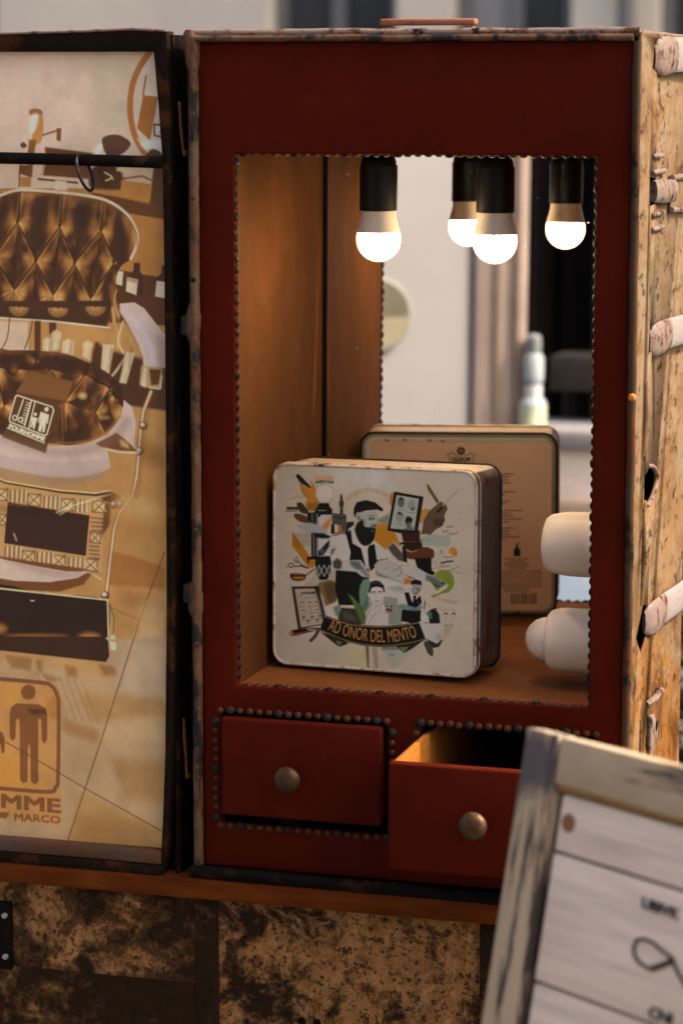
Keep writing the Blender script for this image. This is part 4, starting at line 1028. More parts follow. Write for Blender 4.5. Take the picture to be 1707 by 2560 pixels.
('l',(80,76,68),0.9,1.3,0,3.9,[425,351,471,342]),
('f',(205,197,184),1,2.6,0,[399,420,471,416,543,442,550,475,459,481,419,455]),
('f',(196,122,44),1,0.0,0,[500,119,499,127,498,135,495,141,491,145,487,146,482,145,478,142,475,136,473,129,473,120,473,112,475,105,478,99,482,95,486,93,490,94,494,98,497,104,499,111]),
('f',(188,142,66),1,0.0,0,[647,176,645,185,641,193,635,200,627,205,617,207,608,206,600,202,593,196,589,188,588,179,589,170,593,161,600,155,608,150,617,148,626,149,634,153,641,159,645,167]),
('f',(196,130,34),1,0.0,0,[424,213,468,214,468,235,496,243,520,291,515,297,490,275,460,310,413,276]),
('f',(120,118,104),0.8,4.0,0,[427,197,472,174,473,214,430,210]),
('f',(40,48,42),0.9,4.0,0,[467,302,490,280,527,320,530,350,511,348,485,325]),
('f',(60,32,21),1,0.8,0,[520,237,596,229,596,275,528,276]),
('f',(98,52,32),1,0.8,1,[527,299,562,313,612,291,646,298,652,316,641,334,562,340,533,328]),
('f',(48,26,18),1,0.8,0,[527,278,604,271,607,295,562,312,533,299]),
('f',(22,14,12),1,0.6,0,[574,334,641,330,643,375,657,385,647,396,587,378]),
('f',(46,28,20),1,0.6,0,[524,291,540,293,546,355,528,348]),
('l',(30,22,16),1,0.6,0,7.3,[595,266,640,266]),
('l',(40,24,18),1,0.9,0,9.7,[520,283,550,279]),
('f',(36,29,26),1,0.0,0,[492,90,609,104,587,237,527,247,465,237]),
('f',(176,180,162),1,0.3,0,[502,103,590,113,572,231,478,228]),
('f',(34,60,44),0.7,5.7,0,[533,232,549,210,572,222,569,232]),
('f',(84,92,82),0.9,2.3,0,[531,130,531,135,529,140,526,144,523,147,519,148,516,147,512,145,510,141,508,136,507,131,508,125,509,120,512,116,515,114,519,113,523,113,526,116,529,119,530,124]),
('l',(70,76,68),0.7,0.0,0,1.7,[532,130,531,135,529,140,527,144,523,147,519,148,515,147,512,145,509,141,507,136,507,131,507,125,509,120,512,116,515,114,519,113,523,113,526,116,529,119,531,124,532,130]),
('f',(30,32,28),0.9,1.4,0,[507,120,516,108,530,114,532,127,525,120,513,120]),
('l',(60,66,58),0.7,0.9,0,2.0,[515,132,527,132]),
('l',(80,84,74),0.7,0.6,0,2.6,[505,156,534,158]),
('f',(150,154,138),0.9,2.3,0,[574,138,573,144,571,149,569,153,566,155,562,156,558,156,555,153,552,150,551,145,550,139,550,134,552,129,555,125,558,122,562,121,565,122,569,124,571,128,573,133]),
('l',(70,76,68),0.7,0.0,0,1.7,[574,138,574,144,572,149,569,153,566,155,562,156,558,156,555,153,552,150,550,145,549,139,550,134,552,129,554,125,558,122,562,121,566,122,569,124,572,128,574,133,574,138]),
('f',(30,32,28),0.9,1.4,0,[560,150,574,146,570,159,562,157]),
('l',(60,66,58),0.7,0.9,0,2.0,[558,141,569,141]),
('l',(80,84,74),0.7,0.6,0,2.5,[548,165,576,167]),
('f',(150,154,138),0.9,2.3,0,[526,184,525,190,524,195,521,199,518,202,514,203,510,202,507,200,504,196,502,191,502,186,502,180,504,175,507,171,510,169,514,167,517,168,521,170,523,174,525,179]),
('l',(70,76,68),0.7,0.0,0,1.7,[526,184,526,190,524,195,521,199,518,202,514,203,510,202,507,200,504,196,502,191,501,186,502,180,504,175,506,171,510,169,514,167,518,168,521,170,524,174,526,179,526,184]),
('f',(30,32,28),0.9,1.4,0,[501,175,511,163,525,169,526,182,519,175,508,175]),
('l',(60,66,58),0.7,0.9,0,2.0,[510,187,521,187]),
('l',(80,84,74),0.7,0.6,0,2.6,[500,211,528,213]),
('f',(84,92,82),0.9,2.3,0,[561,200,561,205,559,210,557,214,553,217,550,218,546,217,543,215,540,211,538,207,538,201,538,196,540,191,542,187,546,184,549,183,553,184,556,186,559,190,561,195]),
('l',(70,76,68),0.7,0.0,0,1.7,[562,200,561,205,560,210,557,214,553,217,550,218,546,217,542,215,539,211,538,207,537,201,538,196,539,191,542,187,545,184,549,183,553,184,557,186,559,190,561,195,562,200]),
('f',(30,32,28),0.9,1.4,0,[537,191,546,178,561,184,562,197,555,191,544,190]),
('l',(60,66,58),0.7,0.9,0,2.0,[545,202,557,202]),
('l',(80,84,74),0.7,0.6,0,2.6,[535,226,564,229]),
('f',(28,30,27),1,1.1,0,[535,195,541,184,561,184,567,190,561,207,549,197,541,210]),
('f',(162,170,152),0.9,4.5,0,[595,259,626,242,711,242,717,268,705,286,609,285]),
('f',(98,77,54),1,0.6,0,[599,247,612,188,631,156,662,130,676,118,699,131,703,147,691,169,694,190,682,211,657,224,637,245,618,242]),
('f',(44,34,26),1,1.4,0,[657,160,684,132,687,140,673,159]),
('f',(60,46,34),0.7,6.2,0,[645,187,690,179,682,209,654,213]),
('l',(130,104,72),0.8,0.8,0,2.8,[662,136,679,122]),
('f',(122,74,34),1,0.6,0,[620,61,623,55,629,60,670,119,662,129,626,79]),
('l',(160,166,150),0.85,0.8,0,5.6,[686,133,744,73]),
('l',(90,84,74),0.9,0.9,0,2.3,[513,368,556,361]),
('t', (56, 42, 36), 1, 'viso', [699, 217, 713, 215, 728, 212], 12.9, 0.01, 0.1, 0),
('t', (56, 42, 36), 1, 'ben', [684, 236, 696, 233, 710, 231], 13.5, 0.01, 0.1, 0),
('t', (56, 42, 36), 1, 'raso!', [704, 243, 725, 241, 747, 237], 12.9, 0.01, 0.1, 0),
('f',(204,134,40),1,0.0,0,[741,300,740,305,738,310,734,313,730,316,725,317,720,316,716,314,712,311,710,307,709,302,710,297,712,293,716,289,720,287,725,286,730,286,734,288,738,292,740,296]),
('f',(90,58,34),0.8,2.8,0,[731,317,742,298,741,314,732,321]),
('f',(200,196,182),0.9,1.1,0,[697,313,717,310,729,323,717,369,672,374,675,355]),
('l',(206,130,58),0.9,1.7,0,7.3,[689,325,727,322]),
('l',(34,96,70),1,0.8,0,7.9,[681,347,703,341,725,338]),
('l',(206,130,58),0.9,1.7,0,7.9,[675,360,711,356]),
('l',(60,80,64),0.8,2.3,0,5.1,[680,299,682,311]),
('l',(130,124,112),0.9,0.6,0,2.8,[706,374,754,356]),
('l',(130,124,112),0.9,0.6,0,2.8,[712,375,757,380]),
('l',(150,95,62),0.8,0.0,0,1.7,[662,356,662,360,660,364,658,367,655,369,651,370,648,369,644,367,642,365,640,361,640,357,640,353,642,349,644,346,647,344,651,343,654,343,658,345,660,348,662,352,662,356]),
('l',(150,95,62),0.8,0.0,0,1.7,[661,364,675,370]),
('f',(132,146,50),1,0.0,0,[731,414,729,427,723,440,714,450,703,456,690,459,677,458,665,452,656,444,650,432,648,419,650,406,656,393,665,383,676,377,689,374,702,375,714,381,723,389,729,401]),
('f',(190,184,168),1,0.9,0,[524,360,579,366,624,389,652,399,691,416,706,427,703,438,676,439,643,422,591,414,555,407,530,394]),
('f',(66,92,74),0.85,3.0,0,[621,392,652,400,700,424,682,438,646,425,618,412]),
('f',(40,54,46),0.9,2.4,0,[643,422,682,434,664,441,646,428]),
('f',(34,40,36),0.9,1.8,0,[524,394,530,397,555,410,579,414,573,409,536,399]),
('f',(30,36,32),0.9,1.8,0,[695,420,695,422,694,423,692,424,690,425,688,425,686,425,684,424,682,424,681,422,681,421,681,420,682,419,684,418,686,417,688,417,690,417,692,417,694,418,695,419]),
('f',(206,198,184),1,1.2,0,[682,440,703,424,706,435,670,460,646,465]),
('f',(206,110,36),1,1.2,0,[535,411,562,414,559,430,533,436]),
('f',(146,152,134),1,3.1,0,[451,491,506,493,526,538,525,587,464,591]),
('f',(200,192,178),1,4.3,0,[457,444,530,440,543,465,512,478,460,487]),
('f',(110,134,114),0.5,7.3,0,[460,450,524,440,543,462,506,464]),
('f',(92,118,98),1,4.3,0,[358,447,377,437,392,471,396,523,377,553,359,537]),
('f',(208,200,186),1,0.6,0,[376,596,382,570,399,534,408,516,445,514,460,525,473,553,475,590]),
('l',(80,74,64),0.9,0.3,0,1.9,[402,511,399,540,381,570,378,595]),
('l',(80,74,64),0.8,0.3,0,1.9,[421,547,399,580,387,595]),
('l',(90,84,74),0.8,0.3,0,1.5,[440,520,439,546,421,550]),
('l',(90,84,74),0.8,0.3,0,1.5,[405,539,430,521]),
('f',(212,204,190),1,0.3,1,[396,465,405,452,423,448,446,452,453,479,447,507,428,522,410,518,399,494]),
('f',(206,198,184),1,0.0,0,[398,481,398,484,397,487,396,489,395,490,393,491,392,490,390,489,389,487,388,484,388,481,388,478,389,476,390,473,392,472,393,471,395,472,396,473,397,475,398,478]),
('f',(206,198,184),1,0.0,0,[458,477,458,480,458,483,457,485,455,487,454,487,453,487,452,486,451,483,450,481,450,478,450,475,451,472,452,470,453,468,454,468,455,468,457,469,458,471,458,474]),
('l',(70,66,58),0.9,0.3,1,1.5,[453,482,447,507,428,521,410,516,399,494]),
('f',(26,27,25),1,0.3,0,[389,471,391,448,398,434,420,426,438,429,453,444,457,470,451,470,447,454,425,450,405,455,396,477]),
('l',(110,110,102),0.8,0.6,0,1.5,[405,439,426,433,442,442]),
('l',(30,30,28),1,0.3,1,3.1,[401,474,411,469,419,471]),
('l',(30,30,28),1,0.3,1,3.1,[428,471,437,466,446,470]),
('l',(70,66,58),0.8,0.6,0,2.5,[405,476,417,475]),
('l',(70,66,58),0.8,0.6,0,2.5,[431,474,444,474]),
('l',(120,112,100),0.8,0.3,0,1.5,[422,475,420,490,425,492]),
('l',(90,60,52),1,0.3,1,2.8,[416,504,424,506,434,502]),
('l',(90,84,74),0.7,0.3,0,1.2,[419,513,430,511]),
('l',(90,84,74),0.6,0.3,0,1.2,[437,491,439,503]),
('f',(120,76,62),1,0.0,0,[461,530,486,530,486,540,461,540]),
('l',(60,56,50),1,0.0,0,1.8,[461,530,486,530,486,540,461,540,461,530]),
('f',(50,50,46),1,0.0,0,[468,521,468,522,467,523,466,524,465,524,464,524,463,524,462,524,461,523,461,522,460,521,461,520,461,519,462,518,463,518,464,517,465,518,466,518,467,519,468,520]),
('f',(50,50,46),1,0.0,0,[488,520,488,521,487,522,486,523,485,524,484,524,482,524,481,524,480,523,479,522,479,521,479,519,480,518,481,517,482,517,483,516,485,516,486,517,487,518,488,519]),
('l',(60,56,48),1,0.6,0,2.2,[453,545,467,547]),
('l',(60,58,52),0.9,0.6,0,2.5,[457,487,506,493]),
('l',(70,68,60),0.8,0.6,0,1.8,[473,553,472,590]),
('l',(80,78,70),0.8,0.9,0,1.8,[482,564,488,575]),
('f',(148,154,138),1,0.9,0,[558,438,563,429,597,430,603,436,601,453,587,471,570,471,560,455]),
('f',(24,25,23),1,0.6,0,[559,435,561,420,579,413,603,419,604,434,597,433,570,433]),
('f',(206,198,184),1,0.0,0,[565,442,565,445,564,447,564,448,562,449,561,450,560,450,558,449,558,447,557,445,557,443,557,440,557,438,558,437,560,435,561,435,562,435,563,436,564,438,565,440]),
('l',(40,44,40),0.9,0.6,0,2.7,[578,447,591,449]),
('l',(40,44,40),0.9,0.9,0,3.7,[573,466,585,467]),
('f',(80,90,80),0.6,2.4,0,[585,448,601,450,587,470]),
('f',(205,197,184),1,0.6,0,[512,478,529,466,543,468,540,502,506,519]),
('f',(20,21,19),1,0.3,0,[534,466,553,463,570,501,598,472,605,499,580,526,601,527,601,569,568,579,522,574,525,532,549,513]),
('f',(203,196,182),1,0.6,0,[553,463,570,475,574,500,564,495]),
('f',(20,21,19),1,0.3,0,[570,475,582,473,580,500,570,501]),
('f',(120,146,126),1,1.2,0,[506,513,531,509,580,520,604,506,608,521,583,531,549,531,513,527]),
('f',(60,84,68),0.7,1.8,0,[519,527,580,529,592,522,555,527]),
('l',(40,44,40),1,0.6,0,4.3,[617,494,614,521]),
('l',(120,120,108),0.8,0.3,0,1.5,[619,501,640,519]),
('f',(24,32,27),1,0.9,0,[628,534,641,522,659,518,674,539,678,573,635,576]),
('l',(24,30,26),1,0.6,0,3.0,[641,525,653,519,665,516]),
('f',(90,124,104),0.9,3.6,0,[619,535,644,531,644,559,629,554]),
('f',(208,200,188),1,0.9,0,[600,548,619,538,632,554,632,574,604,572]),
('l',(40,44,40),1,0.6,0,2.4,[614,572,629,575]),
('f',(198,190,176),1,0.9,0,[592,572,629,579,683,580,687,614,675,650,620,629,602,602]),
('f',(150,152,138),0.6,6.1,0,[659,615,684,608,684,637,666,638]),
('f',(188,164,122),0.7,4.8,0,[689,591,717,589,714,612,690,642]),
('l',(130,120,106),0.7,0.0,0,1.5,[706,542,706,545,705,549,703,551,701,553,698,554,696,553,694,552,692,549,691,546,690,543,691,539,692,536,693,533,696,532,698,531,700,531,703,533,704,535,706,538,706,542]),
('f',(44,42,38),0.9,0.6,0,[690,538,695,530,706,532,706,540,698,535]),
('l',(130,120,106),0.7,0.0,0,1.5,[738,540,737,543,736,547,734,549,732,551,730,552,727,551,725,550,723,547,722,544,722,541,722,537,723,534,725,531,727,530,730,529,732,529,734,531,736,533,737,536,738,540]),
('f',(44,42,38),0.9,0.6,0,[721,536,727,528,737,530,738,538,730,534]),
('l',(130,120,106),0.7,0.0,0,1.5,[705,586,705,588,704,590,703,591,702,592,700,593,698,593,697,592,696,590,695,589,695,587,695,585,696,583,697,582,698,581,700,580,702,580,703,581,704,583,705,584,705,586]),
('f',(44,42,38),0.5,0.6,0,[691,582,697,574,708,576,708,584,700,580]),
('l',(130,120,106),0.7,0.0,0,1.5,[725,585,725,587,724,589,723,590,721,591,720,592,718,591,716,591,715,589,714,587,714,586,714,584,715,582,716,580,718,579,720,579,721,579,723,580,724,581,725,583,725,585]),
('f',(44,42,38),0.5,0.6,0,[711,581,716,573,727,574,727,582,720,578]),
('l',(110,102,90),0.8,0.3,0,2.1,[674,520,680,520]),
('l',(110,102,90),0.8,0.3,0,2.1,[685,522,691,522]),
('l',(110,102,90),0.8,0.3,0,2.1,[697,518,703,518]),
('l',(110,102,90),0.8,0.3,0,2.1,[708,520,714,520]),
('l',(110,102,90),0.8,0.3,0,2.1,[720,517,726,517]),
('l',(110,102,90),0.8,0.3,0,2.1,[731,519,737,519]),
('t', (190, 126, 48), 1, 'Sorprendente!', [640, 474, 692, 492, 748, 497], 18.7, 0.0, 0.25, 0),
('l',(60,46,30),0.8,1.2,0,5.4,[643,475,679,460]),
('f',(112,142,118),1,0.8,1,[372,426,397,430,389,475,365,525,355,492,357,459]),
('f',(80,104,54),1,0.5,0,[306,482,327,493,362,527,381,563,376,596,363,595,346,560,327,516]),
('l',(126,144,80),0.8,1.1,0,2.2,[319,492,352,537,371,586]),
('f',(196,128,44),0.01,0.0,0,[-35,-53,-35,-53,-35,-52,-35,-52,-35,-52,-36,-52,-36,-52,-36,-52,-36,-52,-36,-53,-36,-53,-36,-53,-36,-53,-36,-53,-36,-53,-36,-53,-35,-53,-35,-53,-35,-53,-35,-53]),
('t', (188, 124, 56), 1, 'straordinario', [302, 139, 378, 99, 462, 114], 23.6, 0.0, 0.25, 0),
('f',(206,196,150),0.7,10.6,0,[301,676,394,678,401,768,341,760,281,755]),
('f',(96,92,66),0.9,2.0,0,[379,677,394,676,395,767,388,767]),
('f',(150,140,100),0.7,3.3,0,[404,678,427,677,434,769,421,770]),
('f',(168,178,158),0.7,15.7,0,[446,675,603,659,538,712,499,758,460,724]),
('f',(60,86,72),0.7,6.5,0,[443,672,538,664,525,681,446,688]),
('f',(120,124,104),0.6,5.3,0,[499,701,498,703,497,705,494,707,490,708,486,708,482,708,478,708,475,707,473,705,473,703,473,701,475,699,478,698,482,697,486,696,490,696,494,697,497,698,498,699]),
('f',(40,46,30),1,0.7,0,[264,650,314,672,272,688,194,636]),
('f',(118,116,66),1,0.7,0,[260,664,285,669,271,687]),
('f',(40,44,32),1,0.7,0,[499,666,619,636,564,677,535,693]),
('f',(120,118,68),1,0.7,0,[515,672,552,669,536,691]),
('f',(58,70,44),1,0.3,0,[617,641,641,645,652,678,650,701,630,689,613,654]),
('f',(44,50,36),1,0.6,0,[620,632,666,649,682,633,688,635,675,660,651,667]),
('l',(96,106,70),0.6,0.6,0,1.5,[623,646,648,696]),
('f',(22,21,17),1,0.0,0,[219,571,261,583,314,594,367,598,420,598,472,594,531,585,593,570,622,638,564,657,499,670,433,677,367,676,301,666,248,650,193,631,202,601]),
('l',(166,140,92),0.9,0.0,0,2.6,[217,576,261,588,314,599,367,603,420,602,472,598,531,590,593,575]),
('l',(150,128,84),0.9,0.0,0,2.6,[622,633,564,652,499,665,433,672,367,671,301,661,248,645,197,628]),
('t', (186, 134, 70), 1, 'AD ONOR DEL MENTO', [226, 625, 412, 659, 589, 628], 46.2, 0.0, 0, 0),
('l',(140,84,40),0.540954608691045,1.3,0,3.3,[205,3,218,2]),
('l',(140,84,40),0.46600958606487014,1.3,0,4.3,[712,2,758,3]),
('l',(140,84,40),0.7839914080213941,1.3,0,2.7,[155,7,168,6]),
('l',(140,84,40),0.8127890147948085,1.3,0,2.9,[638,4,655,5]),
('l',(140,84,40),0.40667410454447067,1.3,0,3.9,[701,4,713,3]),
('l',(140,84,40),0.4801474437439948,1.3,0,5.0,[390,6,403,4]),
('l',(140,84,40),0.5483676258790392,1.3,0,4.7,[711,5,746,3]),
('l',(140,84,40),0.3259430814433491,1.3,0,2.5,[478,3,507,5]),
('l',(140,84,40),0.5057059592532936,1.3,0,3.0,[42,5,82,5]),
('l',(140,84,40),0.4657829009758099,1.3,0,3.2,[786,2,803,4]),
('l',(140,84,40),0.3605876632307157,1.3,0,3.0,[282,5,328,6]),
('l',(140,84,40),0.4986401972230408,1.3,0,4.6,[64,5,84,3]),
('l',(140,84,40),0.8728425590054072,1.3,0,2.1,[150,6,181,6]),
('l',(140,84,40),0.7651436611350891,1.3,0,2.0,[569,3,624,6]),
('l',(140,84,40),0.41484912288524356,1.3,0,4.0,[320,6,375,3]),
('l',(140,84,40),0.30563787980373874,1.3,0,3.2,[366,6,381,3]),
('l',(140,84,40),0.3582613279193346,1.3,0,4.6,[52,4,69,4]),
('l',(140,84,40),0.4012021627822585,1.3,0,2.6,[769,1,797,1]),
('l',(140,84,40),0.8985819162528543,1.3,0,2.1,[545,4,560,2]),
('l',(140,84,40),0.5866571778138254,1.3,0,4.6,[105,4,139,7]),
('l',(140,84,40),0.8335802499704223,1.3,0,2.1,[202,4,230,3]),
('l',(140,84,40),0.4248392959191602,1.3,0,2.0,[654,2,686,2]),
('l',(140,84,40),0.6392065202453256,1.3,0,2.5,[182,2,234,6]),
('l',(140,84,40),0.7468357713841047,1.3,0,4.8,[776,4,803,5]),
('l',(140,84,40),0.8547464229112367,1.3,0,2.7,[406,6,419,6]),
('l',(140,84,40),0.6168143356527597,1.3,0,4.6,[270,5,310,6]),
('l',(140,84,40),0.344628340863926,1.3,0,2.8,[515,6,556,6]),
('l',(140,84,40),0.37657967254588126,1.3,0,4.0,[748,1,802,5]),
('l',(140,84,40),0.6415235615023223,1.3,0,2.1,[753,2,793,4]),
('l',(140,84,40),0.3078661662787601,1.3,0,2.6,[579,1,632,6]),
('l',(140,84,40),0.6303650381568111,1.3,0,4.5,[697,5,711,5]),
('l',(140,84,40),0.7641443153515641,1.3,0,4.1,[697,3,714,5]),
('l',(140,84,40),0.5932987357414049,1.3,0,2.0,[378,2,412,4]),
('l',(140,84,40),0.6137917752789066,1.3,0,2.4,[677,3,714,5]),
('l',(140,84,40),0.5286948153615864,1.3,0,4.8,[8,3,59,5]),
('l',(140,84,40),0.3570718023651581,1.3,0,2.7,[625,3,648,6]),
('l',(140,84,40),0.8147063734139555,1.3,0,5.0,[96,5,136,4]),
('l',(140,84,40),0.8018651849568383,1.3,0,4.8,[623,2,634,3]),
('l',(140,84,40),0.3895841777021652,1.3,0,2.5,[333,6,381,2]),
('l',(140,84,40),0.30333727440880676,1.3,0,3.7,[400,6,425,5]),
('l',(140,84,40),0.34541059667191465,1.3,0,3.6,[253,5,288,4]),
('l',(140,84,40),0.6760203346685729,1.3,0,3.2,[194,6,244,7]),
('l',(140,84,40),0.8468448783532043,1.3,0,3.0,[534,6,571,3]),
('l',(140,84,40),0.38440054022533987,1.3,0,4.6,[240,5,292,4]),
('l',(140,84,40),0.3863629624637402,1.3,0,4.1,[611,2,637,2]),
('l',(140,84,40),0.5102645144237579,1.3,0,4.8,[645,3,661,4]),
('l',(140,84,40),0.692551554911853,1.3,0,3.3,[503,6,516,2]),
('l',(140,84,40),0.7978643689544865,1.3,0,2.1,[271,2,294,6]),
('l',(140,84,40),0.597144652877782,1.3,0,5.0,[623,2,671,4]),
('l',(140,84,40),0.6909336424431086,1.3,0,4.4,[447,6,501,2]),
('l',(140,84,40),0.8566930697311133,1.3,0,3.9,[529,5,574,3]),
('l',(140,84,40),0.43822116291078816,1.3,0,4.9,[325,5,363,3]),
('l',(140,84,40),0.540396022660343,1.3,0,5.3,[263,6,302,4]),
('l',(140,84,40),0.6241186803215819,1.3,0,3.2,[649,1,670,2]),
('l',(140,84,40),0.39363152464318196,1.3,0,3.1,[546,6,584,4]),
('l',(140,84,40),0.4873421158354913,1.3,0,5.3,[50,7,108,5]),
('l',(140,84,40),0.7667513611895775,1.3,0,2.8,[87,7,108,7]),
('l',(140,84,40),0.7742654155871234,1.3,0,3.0,[133,7,153,3]),
('l',(140,84,40),0.3945116210787364,1.3,0,5.0,[538,3,573,4]),
('l',(140,84,40),0.8955273433476896,1.3,0,3.1,[97,3,107,2]),
('l',(140,84,40),0.8715677580088108,1.3,0,4.3,[227,6,279,5]),
('l',(140,84,40),0.6314123384167915,1.3,0,3.7,[684,4,727,4]),
('l',(140,84,40),0.4008208177838384,1.3,0,4.7,[411,4,426,2]),
('l',(140,84,40),0.49705324249087424,1.3,0,3.2,[693,4,713,5]),
('l',(140,84,40),0.876056652320016,1.3,0,2.1,[315,6,344,2]),
('l',(140,84,40),0.6321151838091599,1.3,0,4.8,[138,6,154,3]),
('l',(140,84,40),0.723874899161876,1.3,0,2.6,[377,6,421,6]),
('l',(140,84,40),0.6523362019119607,1.3,0,3.1,[711,5,764,5]),
('l',(140,84,40),0.8382974061969422,1.3,0,5.1,[90,4,130,5]),
('l',(140,84,40),0.6971701410011972,1.3,0,4.0,[489,3,499,6]),
('l',(140,84,40),0.8349729146184097,1.4,0,4.1,[5,236,6,268]),
('l',(140,84,40),0.6162553108162274,1.4,0,4.3,[6,658,6,687]),
('l',(140,84,40),0.6273862831018496,1.4,0,2.3,[7,733,7,747]),
('l',(140,84,40),0.8450772381029654,1.4,0,2.7,[6,451,6,466]),
('l',(140,84,40),0.30054086776744937,1.4,0,5.4,[6,528,6,534]),
('l',(140,84,40),0.32057805960106817,1.4,0,4.2,[6,622,6,648]),
('l',(140,84,40),0.7895502223785018,1.4,0,3.3,[6,371,6,379]),
('l',(140,84,40),0.8849321904655716,1.4,0,4.1,[5,235,5,252]),
('l',(140,84,40),0.7227384822221585,1.4,0,3.1,[6,558,6,587]),
('l',(140,84,40),0.4655670508653754,1.4,0,2.1,[6,341,6,351]),
('l',(140,84,40),0.6720697278238774,1.4,0,4.2,[6,566,6,580]),
('l',(140,84,40),0.8487022324271878,1.4,0,2.1,[5,204,5,223]),
('l',(140,84,40),0.3552778990612393,1.4,0,2.3,[5,116,5,138]),
('l',(140,84,40),0.3684130697496019,1.4,0,4.3,[5,169,5,198]),
('l',(140,84,40),0.8059483279078843,1.4,0,5.4,[6,265,6,282]),
('l',(140,84,40),0.8442107666116847,1.4,0,3.0,[5,98,5,130]),
('l',(140,84,40),0.7599999404008706,1.4,0,2.6,[5,73,5,98]),
('l',(140,84,40),0.8897540052385977,1.4,0,2.1,[5,155,5,165]),
('l',(140,84,40),0.8736533405786002,1.4,0,5.4,[6,457,6,472]),
('l',(140,84,40),0.7225919675281325,1.4,0,5.4,[7,699,7,728]),
('l',(140,84,40),0.5872643512548668,1.4,0,2.4,[6,494,6,522]),
('l',(140,84,40),0.7551099252041686,1.4,0,3.3,[6,413,6,434]),
('l',(140,84,40),0.4167232629912087,1.4,0,2.8,[5,53,5,64]),
('l',(140,84,40),0.41438101081245565,1.4,0,3.3,[6,472,6,488]),
('l',(140,84,40),0.7952478588670127,1.3,0,2.6,[813,261,812,304]),
('l',(140,84,40),0.7315237140752373,1.3,0,3.5,[811,537,811,579]),
('l',(140,84,40),0.5678459362595343,1.3,0,3.1,[812,310,812,321]),
('l',(140,84,40),0.3689412221186152,1.3,0,4.4,[813,130,813,135]),
('l',(140,84,40),0.6161931666480926,1.3,0,4.8,[813,233,813,262]),
('l',(140,84,40),0.31372362695397965,1.3,0,3.8,[813,151,813,180]),
('l',(140,84,40),0.4713357399412067,1.3,0,2.4,[812,328,812,364]),
('l',(140,84,40),0.7054497994635922,1.3,0,3.9,[812,336,812,354]),
('l',(140,84,40),0.6225739674216471,1.3,0,4.9,[812,403,812,445]),
('l',(140,84,40),0.37165385070713275,1.3,0,4.7,[812,414,812,434]),
('l',(140,84,40),0.6581308625849425,1.3,0,5.1,[811,654,811,685]),
('l',(140,84,40),0.7709765635579763,1.3,0,4.7,[814,52,813,92]),
('l',(140,84,40),0.8195682240164162,1.3,0,2.8,[812,453,811,481]),
('l',(140,84,40),0.8328300974090996,1.3,0,2.8,[813,174,813,198]),
('l',(140,84,40),0.8068747193827397,1.3,0,1.9,[813,230,813,253]),
('l',(140,84,40),0.47011529892163667,1.3,0,2.2,[813,75,813,99]),
('l',(140,84,40),0.8537124980124196,1.3,0,4.5,[811,621,811,665]),
('l',(140,84,40),0.5544370207107894,1.3,0,1.9,[810,749,810,757]),
('l',(140,84,40),0.6295738133573977,1.3,0,4.0,[813,87,813,116]),
('l',(140,84,40),0.7572012462487149,1.3,0,3.3,[811,524,811,532]),
('l',(140,84,40),0.6846931753599916,1.3,0,2.8,[813,258,812,274]),
('l',(140,84,40),0.5549552937193225,1.3,0,2.4,[814,66,813,106]),
('l',(140,84,40),0.4485463231156492,1.3,0,4.3,[813,243,813,262]),
('l',(140,84,40),0.6483595694212488,1.3,0,3.5,[812,478,811,489]),
('l',(140,84,40),0.8730242089800015,1.3,0,5.0,[812,438,812,451]),
('l',(140,84,40),0.4896595792731597,1.3,0,2.9,[812,349,812,366]),
('l',(140,84,40),0.48911926342792034,1.3,0,2.8,[813,172,813,197]),
('l',(140,84,40),0.3574965967596394,1.3,0,3.0,[811,639,811,672]),
('l',(140,84,40),0.6930874169630481,1.3,0,1.9,[810,749,810,752]),
('l',(140,84,40),0.44507843538769537,1.3,0,2.7,[812,429,812,440]),
('l',(140,84,40),0.35767496459798737,1.3,0,2.8,[812,333,812,369]),
('l',(140,84,40),0.6346308017789408,1.3,0,5.1,[814,71,813,79]),
('l',(140,84,40),0.5181622762827789,1.3,0,3.0,[810,728,810,743]),
('l',(140,84,40),0.7385243256000666,1.3,0,3.5,[811,569,811,593]),
('l',(140,84,40),0.4715856362899248,1.3,0,3.1,[812,310,812,318]),
('l',(140,84,40),0.4906314674079532,1.3,0,4.2,[813,115,813,138]),
('l',(140,84,40),0.8524910882446304,1.3,0,3.2,[811,498,811,533]),
('l',(140,84,40),0.7304721520905217,1.3,0,4.6,[811,648,810,689]),
('l',(140,84,40),0.5011260175758916,1.3,0,3.9,[811,655,811,679]),
('l',(140,84,40),0.4107274969311295,1.3,0,3.9,[814,42,813,78]),
('l',(140,84,40),0.8066670596577288,1.3,0,3.0,[812,358,812,396]),
('l',(140,84,40),0.5817454347712672,1.3,0,1.9,[813,106,813,143]),
('l',(140,84,40),0.7301588234976326,1.3,0,2.4,[811,559,811,575]),
('l',(140,84,40),0.8819947219943625,1.3,0,5.0,[812,426,812,456]),
('l',(140,84,40),0.7720183341534161,1.3,0,3.0,[810,686,810,721]),
('l',(140,84,40),0.4121634090669527,1.3,0,4.1,[811,664,810,699]),
('l',(140,84,40),0.48289799153404683,1.3,0,2.0,[513,769,530,769]),
('l',(140,84,40),0.8030779679832953,1.4,0,4.6,[36,763,86,767]),
('l',(140,84,40),0.7328832405949075,1.3,0,2.2,[456,765,478,767]),
('l',(140,84,40),0.40443329302788594,1.3,0,4.6,[506,765,525,768]),
('l',(140,84,40),0.5895502447797121,1.4,0,4.7,[21,764,39,763]),
('l',(140,84,40),0.5030131846374442,1.3,0,3.9,[277,767,314,768]),
('l',(140,84,40),0.5025946314684058,1.3,0,2.8,[506,765,520,769]),
('l',(140,84,40),0.5936846080419442,1.3,0,3.2,[544,766,595,766]),
('l',(140,84,40),0.8072099677333753,1.3,0,4.8,[319,767,331,768]),
